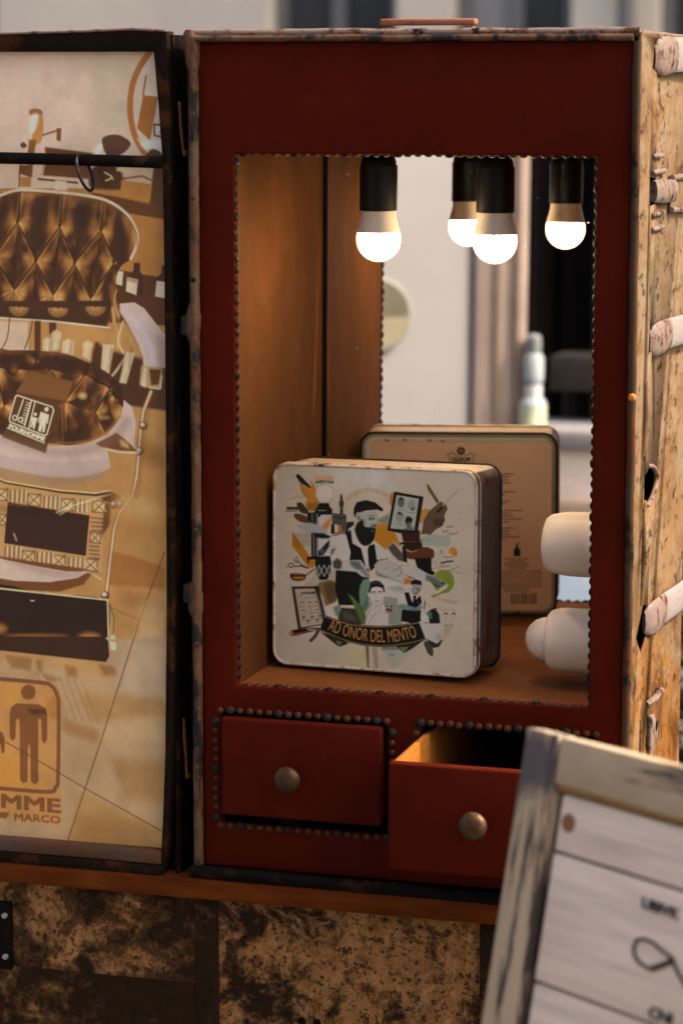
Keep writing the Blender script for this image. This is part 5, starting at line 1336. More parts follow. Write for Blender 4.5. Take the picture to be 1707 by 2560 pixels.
('l',(140,84,40),0.8507354052270826,1.3,0,4.2,[556,767,605,769]),
('l',(140,84,40),0.6160155302525142,1.4,0,2.6,[102,765,117,767]),
('l',(140,84,40),0.46207486497202144,1.3,0,3.8,[665,767,690,769]),
('l',(140,84,40),0.856027430466084,1.4,0,4.0,[17,767,46,764]),
('l',(140,84,40),0.7151514788352306,1.3,0,4.5,[637,770,653,770]),
('l',(140,84,40),0.8307752344242669,1.3,0,4.2,[310,767,345,765]),
('l',(140,84,40),0.3563939391691874,1.3,0,3.0,[436,765,447,767]),
('l',(140,84,40),0.7868924897409972,1.3,0,4.7,[422,768,444,765]),
('l',(140,84,40),0.6592318466693597,1.3,0,5.0,[462,765,483,767]),
('l',(140,84,40),0.4142091476149248,1.3,0,5.0,[136,765,169,767]),
('l',(140,84,40),0.3191348609283045,1.3,0,2.5,[739,770,794,768]),
('l',(140,84,40),0.40301997280616,1.3,0,3.6,[167,766,212,764]),
('l',(140,84,40),0.8481730788424358,1.3,0,4.7,[291,766,325,765]),
('l',(140,84,40),0.36719879378236886,1.3,0,4.6,[532,767,577,766]),
('l',(140,84,40),0.5933359654111459,1.3,0,4.9,[507,769,552,767]),
('l',(140,84,40),0.6666409984639017,1.3,0,3.1,[753,769,765,769]),
('l',(140,84,40),0.49185684272584573,1.3,0,2.6,[132,765,166,764]),
('l',(140,84,40),0.4807586225315914,1.3,0,2.5,[493,767,520,768]),
('l',(140,84,40),0.3329958235254315,1.3,0,4.3,[221,764,252,767]),
('l',(140,84,40),0.4541157190193945,1.3,0,4.6,[695,766,712,768]),
('l',(140,84,40),0.5514014786520122,1.3,0,2.4,[596,765,641,769]),
('l',(140,84,40),0.3773197582579631,1.3,0,3.2,[301,767,326,766]),
('l',(140,84,40),0.5667788275910124,1.3,0,4.5,[360,768,418,769]),
('l',(140,84,40),0.6739872332636982,1.3,0,2.3,[282,767,330,765]),
('l',(140,84,40),0.32328973220814655,1.3,0,2.2,[398,768,444,769]),
('l',(140,84,40),0.5440658760229827,1.3,0,4.4,[538,770,560,765]),
('l',(140,84,40),0.544587018948359,1.3,0,5.0,[382,764,439,765]),
('l',(140,84,40),0.8267062115928641,1.3,0,3.7,[616,770,663,770]),
('l',(140,84,40),0.4026225546772172,1.3,0,4.4,[502,768,523,769]),
('l',(140,84,40),0.6663289063156849,1.4,0,2.9,[30,764,56,763]),
('l',(140,84,40),0.8162598770899607,1.3,0,2.3,[345,767,366,765]),
('f',(134,78,36),0.6,2.7,0,[15,20,14,21,14,22,13,23,12,24,10,24,9,24,8,23,7,22,6,21,6,20,6,19,7,18,8,17,9,16,10,16,12,16,13,17,14,18,14,19]),
('f',(134,78,36),0.6,2.7,0,[28,12,27,14,27,15,25,17,23,18,21,18,19,18,17,17,16,16,15,14,14,12,15,11,16,9,17,8,19,7,21,6,23,7,25,7,26,9,27,10]),
('f',(134,78,36),0.6,2.7,0,[15,19,15,20,14,21,12,22,10,22,8,23,6,23,4,22,2,22,1,21,1,20,1,18,2,17,4,17,6,16,8,16,10,16,12,16,14,17,15,18]),
('f',(134,78,36),0.6,2.7,0,[20,7,20,9,18,10,17,11,14,12,12,12,9,12,7,11,5,10,4,9,4,8,4,7,5,6,7,5,9,4,12,4,14,4,17,4,18,5,20,6]),
('f',(134,78,36),0.6,2.7,0,[25,15,25,16,23,18,21,19,18,20,15,20,12,20,10,19,8,18,6,17,6,15,6,14,8,12,10,11,12,10,15,10,18,10,21,11,23,12,25,13]),
('f',(134,78,36),0.6,2.7,0,[19,15,19,17,18,19,16,20,13,21,11,21,8,21,6,20,4,19,3,18,2,16,3,14,4,12,6,11,8,10,11,10,13,10,16,11,18,12,19,13]),
('f',(134,78,36),0.6,2.7,0,[22,12,21,14,20,15,18,16,15,16,13,16,10,16,7,16,5,15,4,14,4,13,4,12,5,11,7,10,10,9,13,9,15,9,18,10,20,10,21,11]),
('f',(134,78,36),0.6,2.5,0,[807,16,807,18,806,20,805,21,803,22,801,22,799,22,798,21,796,20,796,19,795,17,796,15,796,14,798,12,799,12,801,11,803,11,804,12,806,13,807,15]),
('f',(134,78,36),0.6,2.5,0,[809,9,809,10,807,11,806,13,804,13,801,14,799,13,797,13,795,12,794,11,794,9,794,8,795,7,797,6,799,5,801,4,804,5,806,5,807,6,809,7]),
('f',(134,78,36),0.6,2.5,0,[821,22,820,23,820,24,818,25,817,26,815,26,813,26,811,26,810,25,809,24,809,23,809,21,810,20,811,19,813,19,815,18,816,18,818,19,820,20,820,21]),
('f',(134,78,36),0.6,2.5,0,[815,14,815,15,814,16,812,17,810,18,808,18,805,18,803,18,802,17,801,16,800,15,801,13,802,12,803,11,805,11,808,10,810,10,812,11,814,12,815,13]),
('f',(134,78,36),0.6,2.5,0,[821,21,820,23,819,24,817,25,815,26,812,27,809,26,807,26,805,25,804,23,803,22,804,20,805,19,807,18,809,17,812,16,815,17,817,17,819,18,820,20]),
('f',(134,78,36),0.6,2.5,0,[822,9,822,10,820,11,818,12,815,12,812,12,809,12,807,12,805,11,803,11,803,10,803,9,805,8,807,7,809,6,812,6,815,6,818,6,820,7,822,8]),
('f',(134,78,36),0.6,2.5,0,[801,14,801,15,800,16,799,17,798,18,797,18,795,18,794,17,793,17,792,16,792,15,792,14,793,13,794,12,795,11,796,11,798,11,799,12,800,12,801,13]),
('f',(134,78,36),0.6,2.6,0,[811,752,810,754,810,755,808,756,807,756,805,757,803,757,801,756,800,755,799,754,799,753,799,752,800,751,801,750,803,749,805,749,806,749,808,750,809,750,810,751]),
('f',(134,78,36),0.6,2.6,0,[818,751,818,752,817,753,816,754,814,755,812,755,809,755,808,755,806,754,805,753,805,752,805,750,806,749,808,748,809,747,811,747,814,747,815,747,817,748,818,749]),
('f',(134,78,36),0.6,2.6,0,[801,757,801,758,800,759,799,760,797,761,796,761,794,761,792,761,791,760,790,759,790,758,790,757,791,756,792,755,794,754,796,754,797,754,799,754,800,755,801,756]),
('f',(134,78,36),0.6,2.6,0,[810,760,810,762,809,763,808,764,806,765,804,765,802,765,800,764,798,764,798,763,797,761,798,760,798,759,800,758,802,757,804,757,806,757,807,757,809,758,810,759]),
('f',(134,78,36),0.6,2.6,0,[809,759,809,761,808,762,807,763,806,764,805,764,804,764,802,764,801,763,801,761,801,760,801,758,801,757,802,756,803,755,805,755,806,755,807,755,808,756,809,758]),
('f',(134,78,36),0.6,2.6,0,[805,767,805,768,804,769,803,770,802,771,801,771,799,771,798,771,797,770,797,769,797,767,797,766,797,765,798,764,799,763,801,762,802,763,803,763,804,764,805,765]),
('f',(134,78,36),0.6,2.6,0,[807,762,807,764,806,765,804,766,801,767,798,768,796,768,793,767,791,766,790,765,789,763,790,762,791,760,793,759,796,758,798,758,801,758,804,759,806,759,807,761]),
('f',(134,78,36),0.6,2.7,0,[24,767,24,769,23,771,22,773,21,774,19,774,18,774,16,773,15,772,14,770,14,768,14,766,15,764,16,763,18,762,19,762,21,762,22,763,23,764,24,766]),
('f',(134,78,36),0.6,2.7,0,[21,762,20,763,20,763,19,764,18,764,16,765,15,765,14,764,13,764,12,763,12,762,12,761,13,761,14,760,15,760,16,759,18,759,19,760,20,760,20,761]),
('f',(134,78,36),0.6,2.7,0,[15,760,15,762,14,764,13,765,12,766,10,766,8,766,7,765,6,764,5,763,5,761,5,759,6,758,7,756,8,755,10,755,12,755,13,756,14,757,15,759]),
('f',(134,78,36),0.6,2.7,0,[20,762,20,764,18,765,16,767,13,768,10,768,7,768,4,768,2,767,0,765,0,764,0,762,2,761,4,759,7,758,10,758,13,758,16,758,18,759,20,761]),
('f',(134,78,36),0.6,2.7,0,[37,764,36,765,35,766,32,767,30,767,27,768,24,768,21,768,19,767,17,767,17,766,17,765,19,764,21,763,24,763,27,762,30,762,32,763,35,763,36,764]),
('f',(134,78,36),0.6,2.7,0,[24,755,24,756,23,758,22,759,20,760,18,760,16,760,14,760,12,759,11,757,11,756,11,754,12,752,14,751,16,750,18,750,20,750,22,751,23,752,24,753]),
('f',(134,78,36),0.6,2.7,0,[27,753,27,753,26,754,25,755,24,755,23,756,21,756,20,755,19,755,18,754,18,753,18,752,19,752,20,751,21,750,23,750,24,750,25,751,26,751,27,752]),
('f',(120,84,54),0.6,0.6,0,[608,625,607,625,607,625,607,626,607,626,606,626,606,626,605,626,605,626,605,625,605,625,605,624,605,624,605,624,606,623,606,623,607,623,607,624,607,624,607,624]),
('f',(120,84,54),0.6,0.7,0,[126,116,125,117,125,118,124,119,124,119,123,119,122,119,121,119,121,118,120,117,120,117,120,116,121,115,121,115,122,114,123,114,124,114,124,115,125,115,125,116]),
('f',(120,84,54),0.6,0.7,0,[73,464,73,465,72,465,72,466,71,466,70,466,70,466,69,466,68,466,68,465,68,464,68,463,68,463,69,462,70,462,70,462,71,462,72,462,72,463,73,463]),
('f',(120,84,54),0.6,0.7,0,[153,544,153,544,153,545,152,545,152,545,151,546,151,546,150,545,150,545,150,545,149,544,150,543,150,543,150,543,151,542,151,542,152,542,152,542,153,543,153,543]),
('f',(120,84,54),0.6,0.7,0,[528,354,528,355,528,355,528,355,527,356,527,356,527,356,526,355,526,355,526,355,525,354,526,354,526,353,526,353,526,353,527,353,527,353,528,353,528,353,528,354]),
('f',(120,84,54),0.6,0.6,0,[730,368,730,368,729,369,729,370,728,370,727,370,726,370,726,370,725,369,725,369,725,368,725,367,725,367,726,366,726,366,727,365,728,366,729,366,729,366,730,367]),
('f',(120,84,54),0.6,0.7,0,[495,739,495,740,495,740,494,741,494,741,493,741,492,741,492,741,491,740,491,740,491,739,491,739,491,738,492,738,492,737,493,737,494,737,494,737,495,738,495,738]),
('f',(120,84,54),0.6,0.7,0,[61,15,61,16,61,16,60,17,60,17,59,18,58,17,57,17,57,17,56,16,56,15,56,14,57,14,57,13,58,13,59,13,60,13,60,13,61,14,61,14]),
('f',(120,84,54),0.6,0.7,0,[550,604,550,605,550,605,549,606,549,606,548,606,547,606,547,606,546,606,546,605,546,604,546,604,546,603,547,602,547,602,548,602,549,602,549,602,550,603,550,603]),
('f',(120,84,54),0.6,0.7,0,[307,552,307,553,307,553,306,554,306,554,305,554,304,554,304,554,303,553,303,553,303,552,303,552,303,551,304,550,304,550,305,550,306,550,306,550,307,551,307,551]),
('f',(120,84,54),0.6,0.7,0,[64,435,64,436,63,437,63,437,62,438,61,438,60,438,60,437,59,437,59,436,59,436,59,435,59,434,60,434,60,433,61,433,62,433,63,433,63,434,64,435]),
('f',(120,84,54),0.6,0.7,0,[463,606,463,606,462,607,462,607,462,607,461,607,461,607,460,607,460,607,460,607,460,606,460,606,460,605,460,605,461,605,461,605,462,605,462,605,462,605,463,606]),
('f',(120,84,54),0.6,0.7,0,[350,393,350,394,350,394,349,395,349,395,348,395,347,395,347,395,346,395,346,394,346,393,346,393,346,392,347,392,347,392,348,391,349,391,349,392,350,392,350,393]),
('f',(120,84,54),0.6,0.6,0,[689,362,689,363,689,363,689,364,688,364,687,364,687,364,686,364,686,364,685,363,685,363,685,362,686,361,686,361,687,361,687,361,688,361,689,361,689,361,689,362]),
('f',(120,84,54),0.6,0.7,0,[433,520,433,521,432,521,432,522,431,522,431,522,430,522,429,522,429,521,429,521,429,520,429,520,429,519,429,519,430,518,431,518,431,518,432,518,432,519,433,519]),
('f',(120,84,54),0.6,0.7,0,[334,222,334,223,333,224,333,224,332,224,331,225,331,225,330,224,329,224,329,223,329,222,329,222,329,221,330,221,331,220,331,220,332,220,333,220,333,221,334,222]),
('f',(120,84,54),0.6,0.7,0,[301,558,301,559,301,559,301,560,300,560,300,560,299,560,299,560,298,559,298,559,298,559,298,558,298,558,299,557,299,557,300,557,300,557,301,557,301,557,301,558]),
('f',(120,84,54),0.6,0.6,0,[797,146,797,147,796,147,796,148,795,148,795,148,794,148,794,148,793,148,793,147,793,147,793,146,793,146,794,145,794,145,795,145,795,145,796,145,796,145,797,146]),
('f',(120,84,54),0.6,0.7,0,[314,687,314,688,314,688,313,689,313,689,312,689,311,689,310,689,310,688,310,688,309,687,310,687,310,686,310,685,311,685,312,685,312,685,313,685,314,686,314,686]),
('f',(120,84,54),0.6,0.7,0,[227,195,227,195,227,196,226,196,225,197,225,197,224,197,223,196,223,196,222,195,222,195,222,194,223,194,223,193,224,193,225,193,225,193,226,193,226,193,227,194]),
('f',(120,84,54),0.6,0.7,0,[373,138,373,139,373,139,373,139,372,140,372,140,371,140,371,140,371,139,370,139,370,138,370,138,371,138,371,137,371,137,372,137,372,137,373,137,373,138,373,138]),
('f',(120,84,54),0.6,0.6,0,[593,500,593,501,593,501,592,502,591,502,591,502,590,502,589,502,589,502,588,501,588,500,588,500,589,499,589,498,590,498,591,498,591,498,592,498,593,499,593,499]),
('f',(120,84,54),0.6,0.7,0,[76,388,76,389,76,389,76,389,75,390,75,390,74,390,74,390,74,389,73,389,73,388,73,388,74,388,74,387,74,387,75,387,75,387,76,387,76,387,76,388]),
('f',(120,84,54),0.6,0.7,0,[471,172,471,173,471,173,471,173,470,174,470,174,469,174,469,173,469,173,468,173,468,172,468,172,469,171,469,171,469,171,470,171,470,171,471,171,471,171,471,172]),
('f',(120,84,54),0.6,0.7,0,[465,122,464,122,464,123,464,124,463,124,462,124,462,124,461,124,460,123,460,123,460,122,460,121,460,121,461,120,462,120,462,120,463,120,464,120,464,121,464,121]),
('f',(120,84,54),0.6,0.7,0,[150,216,150,217,149,218,149,218,148,219,147,219,147,219,146,218,146,218,145,217,145,217,145,216,146,215,146,215,147,215,147,214,148,214,149,215,149,215,150,216])]
TIN_BACK = [
('f',(164,138,120),1,0.6,0,[49,50,61,39,785,36,799,51,800,737,784,755,56,763,45,751]),
('l',(120,80,56),0.7,0.0,0,2.9,[49,50,61,39,785,36,799,51,800,737,784,755,56,763,45,751,49,50]),
('f',(150,116,92),0.5,69.1,0,[137,338,795,389,796,740,135,750]),  # shade over the lower part of the panel, painted into the print
('f',(40,36,32),0.9,1.2,0,[100,32,110,30,123,35,112,40]),
('f',(40,36,32),0.9,1.2,0,[175,30,185,27,198,33,188,38]),
('f',(40,36,32),0.9,1.2,0,[279,32,289,29,302,35,291,40]),
('f',(40,36,32),0.9,1.2,0,[333,34,344,32,356,38,346,42]),
('f',(30,32,30),1,0.0,0,[439,77,438,82,436,87,432,91,427,94,421,94,416,94,411,91,407,87,404,83,403,77,404,72,407,67,411,63,416,61,421,60,427,61,432,63,436,67,438,72]),
('l',(150,110,80),0.9,0.0,0,2.3,[413,81,416,71,427,71,430,80,421,85,417,78,424,76]),
('l',(30,32,30),1,0.0,0,3.5,[369,129,372,103,364,94,378,84,401,93,405,97]),
('l',(30,32,30),1,0.0,0,3.4,[473,131,471,104,480,96,466,86,443,94,436,98]),
('l',(30,32,30),1,0.0,0,3.5,[369,129,421,133,473,131]),
('l',(30,32,30),1,0.0,0,2.3,[410,103,427,91]),
('t', (30, 32, 30), 1, 'PRORASO', [380, 123, 421, 123, 461, 124], 20.7, 0.04, 0, 1),
('l',(54,46,38),0.85,0.6,0,5.2,[618,173,640,173]),
('l',(54,46,38),0.85,0.6,0,5.2,[595,174,612,173]),
('l',(54,46,38),0.85,0.6,0,5.2,[567,174,590,174]),
('l',(54,46,38),0.85,0.6,0,5.2,[549,174,562,174]),
('l',(54,46,38),0.85,0.6,0,5.2,[532,174,544,174]),
('l',(54,46,38),0.85,0.6,0,5.2,[519,174,526,174]),
('l',(54,46,38),0.85,0.6,0,5.2,[592,184,622,184]),
('l',(54,46,38),0.85,0.6,0,5.2,[557,184,587,184]),
('l',(54,46,38),0.85,0.6,0,5.2,[529,185,552,184]),
('l',(54,46,38),0.85,0.6,0,5.2,[519,185,524,185]),
('l',(54,46,38),0.85,0.6,0,5.2,[599,197,616,197]),
('l',(54,46,38),0.85,0.6,0,5.2,[581,197,594,197]),
('l',(54,46,38),0.85,0.6,0,5.2,[546,197,576,197]),
('l',(54,46,38),0.85,0.6,0,5.2,[519,197,541,197]),
('l',(54,46,38),0.85,0.6,0,5.2,[596,210,626,210]),
('l',(54,46,38),0.85,0.6,0,5.2,[561,210,591,210]),
('l',(54,46,38),0.85,0.6,0,5.2,[533,211,556,210]),
('l',(54,46,38),0.85,0.6,0,5.2,[519,211,527,211]),
('l',(54,46,38),0.85,0.6,0,5.2,[621,247,644,247]),
('l',(54,46,38),0.85,0.6,0,5.2,[599,248,616,248]),
('l',(54,46,38),0.85,0.6,0,5.2,[571,248,594,248]),
('l',(54,46,38),0.85,0.6,0,5.2,[548,248,565,248]),
('l',(54,46,38),0.85,0.6,0,5.2,[519,248,543,248]),
('l',(54,46,38),0.85,0.6,0,5.2,[585,261,602,260]),
('l',(54,46,38),0.85,0.6,0,5.2,[563,261,580,261]),
('l',(54,46,38),0.85,0.6,0,5.2,[527,261,557,261]),
('l',(54,46,38),0.85,0.6,0,5.2,[519,261,522,261]),
('l',(54,46,38),0.85,0.6,0,5.2,[592,286,622,286]),
('l',(54,46,38),0.85,0.6,0,5.2,[570,286,587,286]),
('l',(54,46,38),0.85,0.6,0,5.2,[542,287,565,286]),
('l',(54,46,38),0.85,0.6,0,5.2,[519,287,537,287]),
('l',(54,46,38),0.85,0.6,0,5.2,[588,298,605,298]),
('l',(54,46,38),0.85,0.6,0,5.2,[560,299,583,298]),
('l',(54,46,38),0.85,0.6,0,5.2,[537,299,554,299]),
('l',(54,46,38),0.85,0.6,0,5.2,[519,299,532,299]),
('l',(54,46,38),0.85,0.6,0,5.2,[664,325,676,325]),
('l',(54,46,38),0.85,0.6,0,5.2,[641,326,658,326]),
('l',(54,46,38),0.85,0.6,0,5.2,[619,326,636,326]),
('l',(54,46,38),0.85,0.6,0,5.2,[601,326,614,326]),
('l',(54,46,38),0.85,0.6,0,5.2,[573,326,596,326]),
('l',(54,46,38),0.85,0.6,0,5.2,[538,327,568,326]),
('l',(54,46,38),0.85,0.6,0,5.2,[519,327,533,327]),
('l',(54,46,38),0.85,0.6,0,5.2,[614,338,627,338]),
('l',(54,46,38),0.85,0.6,0,5.2,[586,339,609,338]),
('l',(54,46,38),0.85,0.6,0,5.2,[564,339,581,339]),
('l',(54,46,38),0.85,0.6,0,5.2,[541,339,559,339]),
('l',(54,46,38),0.85,0.6,0,5.2,[523,339,536,339]),
('l',(54,46,38),0.85,0.6,0,5.2,[620,349,637,349]),
('l',(54,46,38),0.85,0.6,0,5.2,[585,350,615,349]),
('l',(54,46,38),0.85,0.6,0,5.2,[563,350,580,350]),
('l',(54,46,38),0.85,0.6,0,5.2,[540,350,557,350]),
('l',(54,46,38),0.85,0.6,0,5.2,[519,350,535,350]),
('l',(54,46,38),0.85,0.6,0,5.2,[659,362,672,361]),
('l',(54,46,38),0.85,0.6,0,5.2,[624,362,654,362]),
('l',(54,46,38),0.85,0.6,0,5.2,[596,362,619,362]),
('l',(54,46,38),0.85,0.6,0,5.2,[573,363,591,362]),
('l',(54,46,38),0.85,0.6,0,5.2,[556,363,568,363]),
('l',(54,46,38),0.85,0.6,0,5.2,[533,363,550,363]),
('l',(54,46,38),0.85,0.6,0,5.2,[519,363,528,363]),
('l',(54,46,38),0.85,0.6,0,5.2,[599,374,622,374]),
('l',(54,46,38),0.85,0.6,0,5.2,[564,375,594,375]),
('l',(54,46,38),0.85,0.6,0,5.2,[536,375,559,375]),
('l',(54,46,38),0.85,0.6,0,5.2,[519,375,531,375]),
('l',(54,46,38),0.85,0.6,0,5.2,[617,401,640,401]),
('l',(54,46,38),0.85,0.6,0,5.2,[582,401,611,401]),
('l',(54,46,38),0.85,0.6,0,5.2,[559,402,576,402]),
('l',(54,46,38),0.85,0.6,0,5.2,[524,402,554,402]),
('l',(54,46,38),0.85,0.6,0,5.2,[599,413,622,413]),
('l',(54,46,38),0.85,0.6,0,5.2,[577,413,594,413]),
('l',(54,46,38),0.85,0.6,0,5.2,[542,414,572,413]),
('l',(54,46,38),0.85,0.6,0,5.2,[519,414,537,414]),
('l',(54,46,38),0.85,0.6,0,5.2,[599,426,622,426]),
('l',(54,46,38),0.85,0.6,0,5.2,[582,427,594,426]),
('l',(54,46,38),0.85,0.6,0,5.2,[564,427,576,427]),
('l',(54,46,38),0.85,0.6,0,5.2,[541,427,559,427]),
('l',(54,46,38),0.85,0.6,0,5.2,[523,427,536,427]),
('l',(54,46,38),0.85,0.6,0,5.2,[642,438,665,437]),
('l',(54,46,38),0.85,0.6,0,5.2,[607,438,637,438]),
('l',(54,46,38),0.85,0.6,0,5.2,[572,438,602,438]),
('l',(54,46,38),0.85,0.6,0,5.2,[544,439,567,438]),
('l',(54,46,38),0.85,0.6,0,5.2,[521,439,538,439]),
('l',(54,46,38),0.85,0.6,0,5.2,[587,450,604,450]),
('l',(54,46,38),0.85,0.6,0,5.2,[559,450,582,450]),
('l',(54,46,38),0.85,0.6,0,5.2,[541,450,553,450]),
('l',(54,46,38),0.85,0.6,0,5.2,[519,451,536,450]),
('f',(24,34,38),1,0.6,0,[641,493,650,481,651,471,659,471,660,481,669,493,669,520,641,519]),
('l',(24,34,38),1,0.0,0,3.5,[655,472,655,465,668,466]),
('l',(24,34,38),1,0.0,0,2.9,[648,467,657,465]),
('l',(66,56,46),0.8,1.1,0,5.2,[605,530,703,530]),
('l',(66,56,46),0.8,1.2,0,5.2,[623,540,686,540]),
('l',(66,56,46),0.8,1.2,0,5.2,[606,550,700,550]),
('l',(66,56,46),0.8,1.2,0,5.2,[604,560,704,560]),
('l',(66,56,46),0.8,1.2,0,5.2,[620,570,689,570]),
('l',(60,50,42),1,0.0,0,2.9,[542,581,755,581,754,648,542,648,542,581]),
('l',(70,58,48),0.7,1.1,0,4.0,[545,590,750,588]),
('l',(70,58,48),0.7,1.1,0,4.0,[545,598,750,597]),
('l',(70,58,48),0.7,1.1,0,4.0,[545,607,750,606]),
('l',(70,58,48),0.7,1.2,0,4.0,[545,616,750,614]),
('l',(70,58,48),0.7,1.2,0,4.0,[545,625,751,623]),
('l',(70,58,48),0.7,1.2,0,4.0,[545,634,751,632]),
('l',(70,58,48),0.7,1.2,0,4.0,[545,642,751,641]),
('l',(60,50,42),0.8,1.2,0,5.8,[603,658,705,658]),
('l',(66,56,46),0.7,1.2,0,5.8,[604,669,703,670]),
('l',(38,34,30),1,0.0,0,1.7,[630,681,630,722]),
('l',(38,34,30),1,0.0,0,5.2,[635,681,635,722]),
('l',(38,34,30),1,0.0,0,5.2,[645,680,645,722]),
('l',(38,34,30),1,0.0,0,2.9,[653,680,653,721]),
('l',(38,34,30),1,0.0,0,5.2,[661,680,661,721]),
('l',(38,34,30),1,0.0,0,4.0,[671,680,671,721]),
('l',(38,34,30),1,0.0,0,5.2,[679,680,679,721]),
('l',(38,34,30),1,0.0,0,4.0,[688,680,688,721]),
('l',(38,34,30),1,0.0,0,5.2,[694,680,694,721]),
('l',(38,34,30),1,0.0,0,1.7,[703,680,703,721]),
('l',(38,34,30),1,0.0,0,1.7,[707,680,707,721]),
('l',(38,34,30),1,0.0,0,4.0,[712,679,712,721]),
('l',(38,34,30),1,0.0,0,2.9,[720,679,720,720]),
('l',(38,34,30),1,0.0,0,5.2,[727,679,727,720]),
('l',(38,34,30),1,0.0,0,4.0,[735,679,735,720])]
# ------------------------------------------------------------------ material library
M = {}
M['red'] = leather('red_leather', (.054, .0046, .0014), (.076, .0070, .0020), .6, spec=.045)
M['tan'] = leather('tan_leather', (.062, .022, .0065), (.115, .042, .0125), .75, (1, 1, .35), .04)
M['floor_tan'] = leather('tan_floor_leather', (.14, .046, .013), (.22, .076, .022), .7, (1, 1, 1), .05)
M['rim'] = rusty('rusty_rim', (.085, .045, .02), rust=(.06, .022, .008), dark=(.006, .005, .004), amount=.75, scale=70, st=(1, 1, .5), pale=(.13, .085, .045))
M['darkrim'] = rusty('dark_rusty_rim', (.055, .033, .017), (.045, .016, .006), (.005, .004, .003), .55, 40, spec=.15)
M['blacksteel'] = rusty('black_steel', (.006, .005, .0045), (.018, .008, .004), (.003, .0025, .002), .35, 24, rough=.6, spec=.04)
M['lidframe'] = rusty('lid_frame_steel', (.010, .006, .004), (.025, .009, .0035), (.004, .003, .0025), .45, 22, rough=.5, spec=.04)
M['lidsill'] = rusty('lid_sill_steel', (.045, .028, .018), (.05, .02, .008), (.006, .005, .004), .5, 20, (.35, 1, 1), rough=.45, pale=(.09, .065, .055))
t = NT('trunk_side_paint', .75, 0, .04)
f1 = t.noise(15, 10, .74, (1, .42, .8), dist=.7); f2 = t.noise(40, 10, .76, (1, .4, .7), (3, 2, 1), .5); f3 = t.noise(11, 8, .7, (1, .4, .8), (5, 1, 7), .5)
col = t.ramp(f1, [(.36, (.095, .050, .021)), (.46, (.185, .132, .082)), (.55, (.155, .095, .048)), (.64, (.065, .028, .008))])
col = t.mix(t.ramp(f2, [(.49, 0.0), (.57, .85)]), col, (.145, .085, .042))
col = t.mix(t.ramp(f3, [(.50, 0.0), (.62, .7)]), col, (.170, .128, .082))
sx = t.n('ShaderNodeSeparateXYZ'); t.k(t.tc.outputs['Object'], sx.inputs[0])
hz = t.n('ShaderNodeMapRange'); hz.inputs[1].default_value = .60; hz.inputs[2].default_value = .1; t.k(sx.outputs[2], hz.inputs[0])
mm = t.n('ShaderNodeMath'); mm.operation = 'MULTIPLY'; t.k(hz.outputs[0], mm.inputs[0]); t.k(t.ramp(t.noise(18, 9, .74, (1, .4, .6), (9, 9, 9), .5), [(.38, 0.0), (.56, .95)]), mm.inputs[1])
col = t.mix(mm.outputs[0], col, (.165, .062, .009))
m2 = t.n('ShaderNodeMath'); m2.operation = 'MULTIPLY'; t.k(hz.outputs[0], m2.inputs[0]); t.k(t.ramp(t.noise(22, 9, .74, (1, .45, .5), (2, 5, 9), .5), [(.50, 0.0), (.60, .9)]), m2.inputs[1])
col = t.mix(m2.outputs[0], col, (.045, .017, .004))
col = t.mix(t.ramp(t.noise(85, 7, .75, (1, .4, .8)), [(.55, 0.0), (.63, .9)]), col, (.016, .007, .003))
t.color(col); t.bump(f2, .22, .0015); M['side'] = t.m
M['pinkmetal'] = rusty('worn_pink_white_sunlit_metal', (.165, .115, .095), (.05, .02, .008), (.010, .006, .004), .42, 70, rough=.45, pale=(.215, .165, .145), spec=.12)  # worn metal; also lends the top rim and lid edge a sunlit tone
M['whitestrap'] = rusty('chipped_white_strap', (.27, .235, .225), (.07, .028, .012), (.012, .008, .006), .12, 90, rough=.45, pale=(.19, .16, .15), spec=.12)
M['void'] = plain('unlit_inside', (.005, .004, .004), .9, bump=0, spec=.05)  # near-black colour carries the shade of insides and openings
M['nail_copper'] = plain('copper_nail', (.065, .023, .009), .5, .1, .4, 120, .1, .15)
M['nail_dark'] = plain('dark_steel_nail', (.020, .018, .017), .5, 0, .3, 120, .1, .1)
M['nail_brown'] = plain('leather_brown_nail', (.05, .021, .010), .55, .3, .3, 120, .1)
M['nail_black'] = plain('blackened_nail', (.009, .007, .006), .55, 0, .3, 120, .1, .1)
M['bronze'] = plain('bronze_knob', (.07, .037, .019), .45, .6, .6, 60, .5)
t = NT('drawer_pine', .5); f = t.noise(40, 6, .6, (1, 1, 6)); t.color(t.ramp(f, [(.3, (.26, .085, .012)), (.7, (.38, .14, .024))])); M['pine'] = t.m
t = NT('mirror_glass', .0, 1.0)
sp_ = t.n('ShaderNodeMath'); sp_.operation = 'MULTIPLY'
t.k(t.ramp(t.voro(95), [(.045, .85), (.075, 0.0)]), sp_.inputs[0]); t.k(t.ramp(t.noise(13, 3), [(.52, 0.0), (.60, 1.0)]), sp_.inputs[1])
t.color(t.mix(sp_.outputs[0], (.88, .88, .87), (.60, .52, .44)))
iv = t.n('ShaderNodeMath'); iv.operation = 'SUBTRACT'; iv.inputs[0].default_value = 1.0; t.k(sp_.outputs[0], iv.inputs[1]); t.k(iv.outputs[0], t.b.inputs['Metallic'])
t.rough(t.ramp(sp_.outputs[0], [(.0, 0.0), (.5, .5)])); M['mirror'] = t.m
M['bakelite'] = plain('black_bakelite', (.004, .0035, .0035), .45, 0, .2, 40, .05, .2)
t = NT('lamp_neck', .45); t.color(t.mix(t.ramp(t.noise(150, 4, .7), [(.66, 0.0), (.7, .7)]), (.62, .50, .38), (.25, .12, .05))); M['neck'] = t.m
t = NT('lit_bulb', .4); t.color((.9, .85, .78))
lw = t.n('ShaderNodeLayerWeight'); lw.inputs[0].default_value = .5
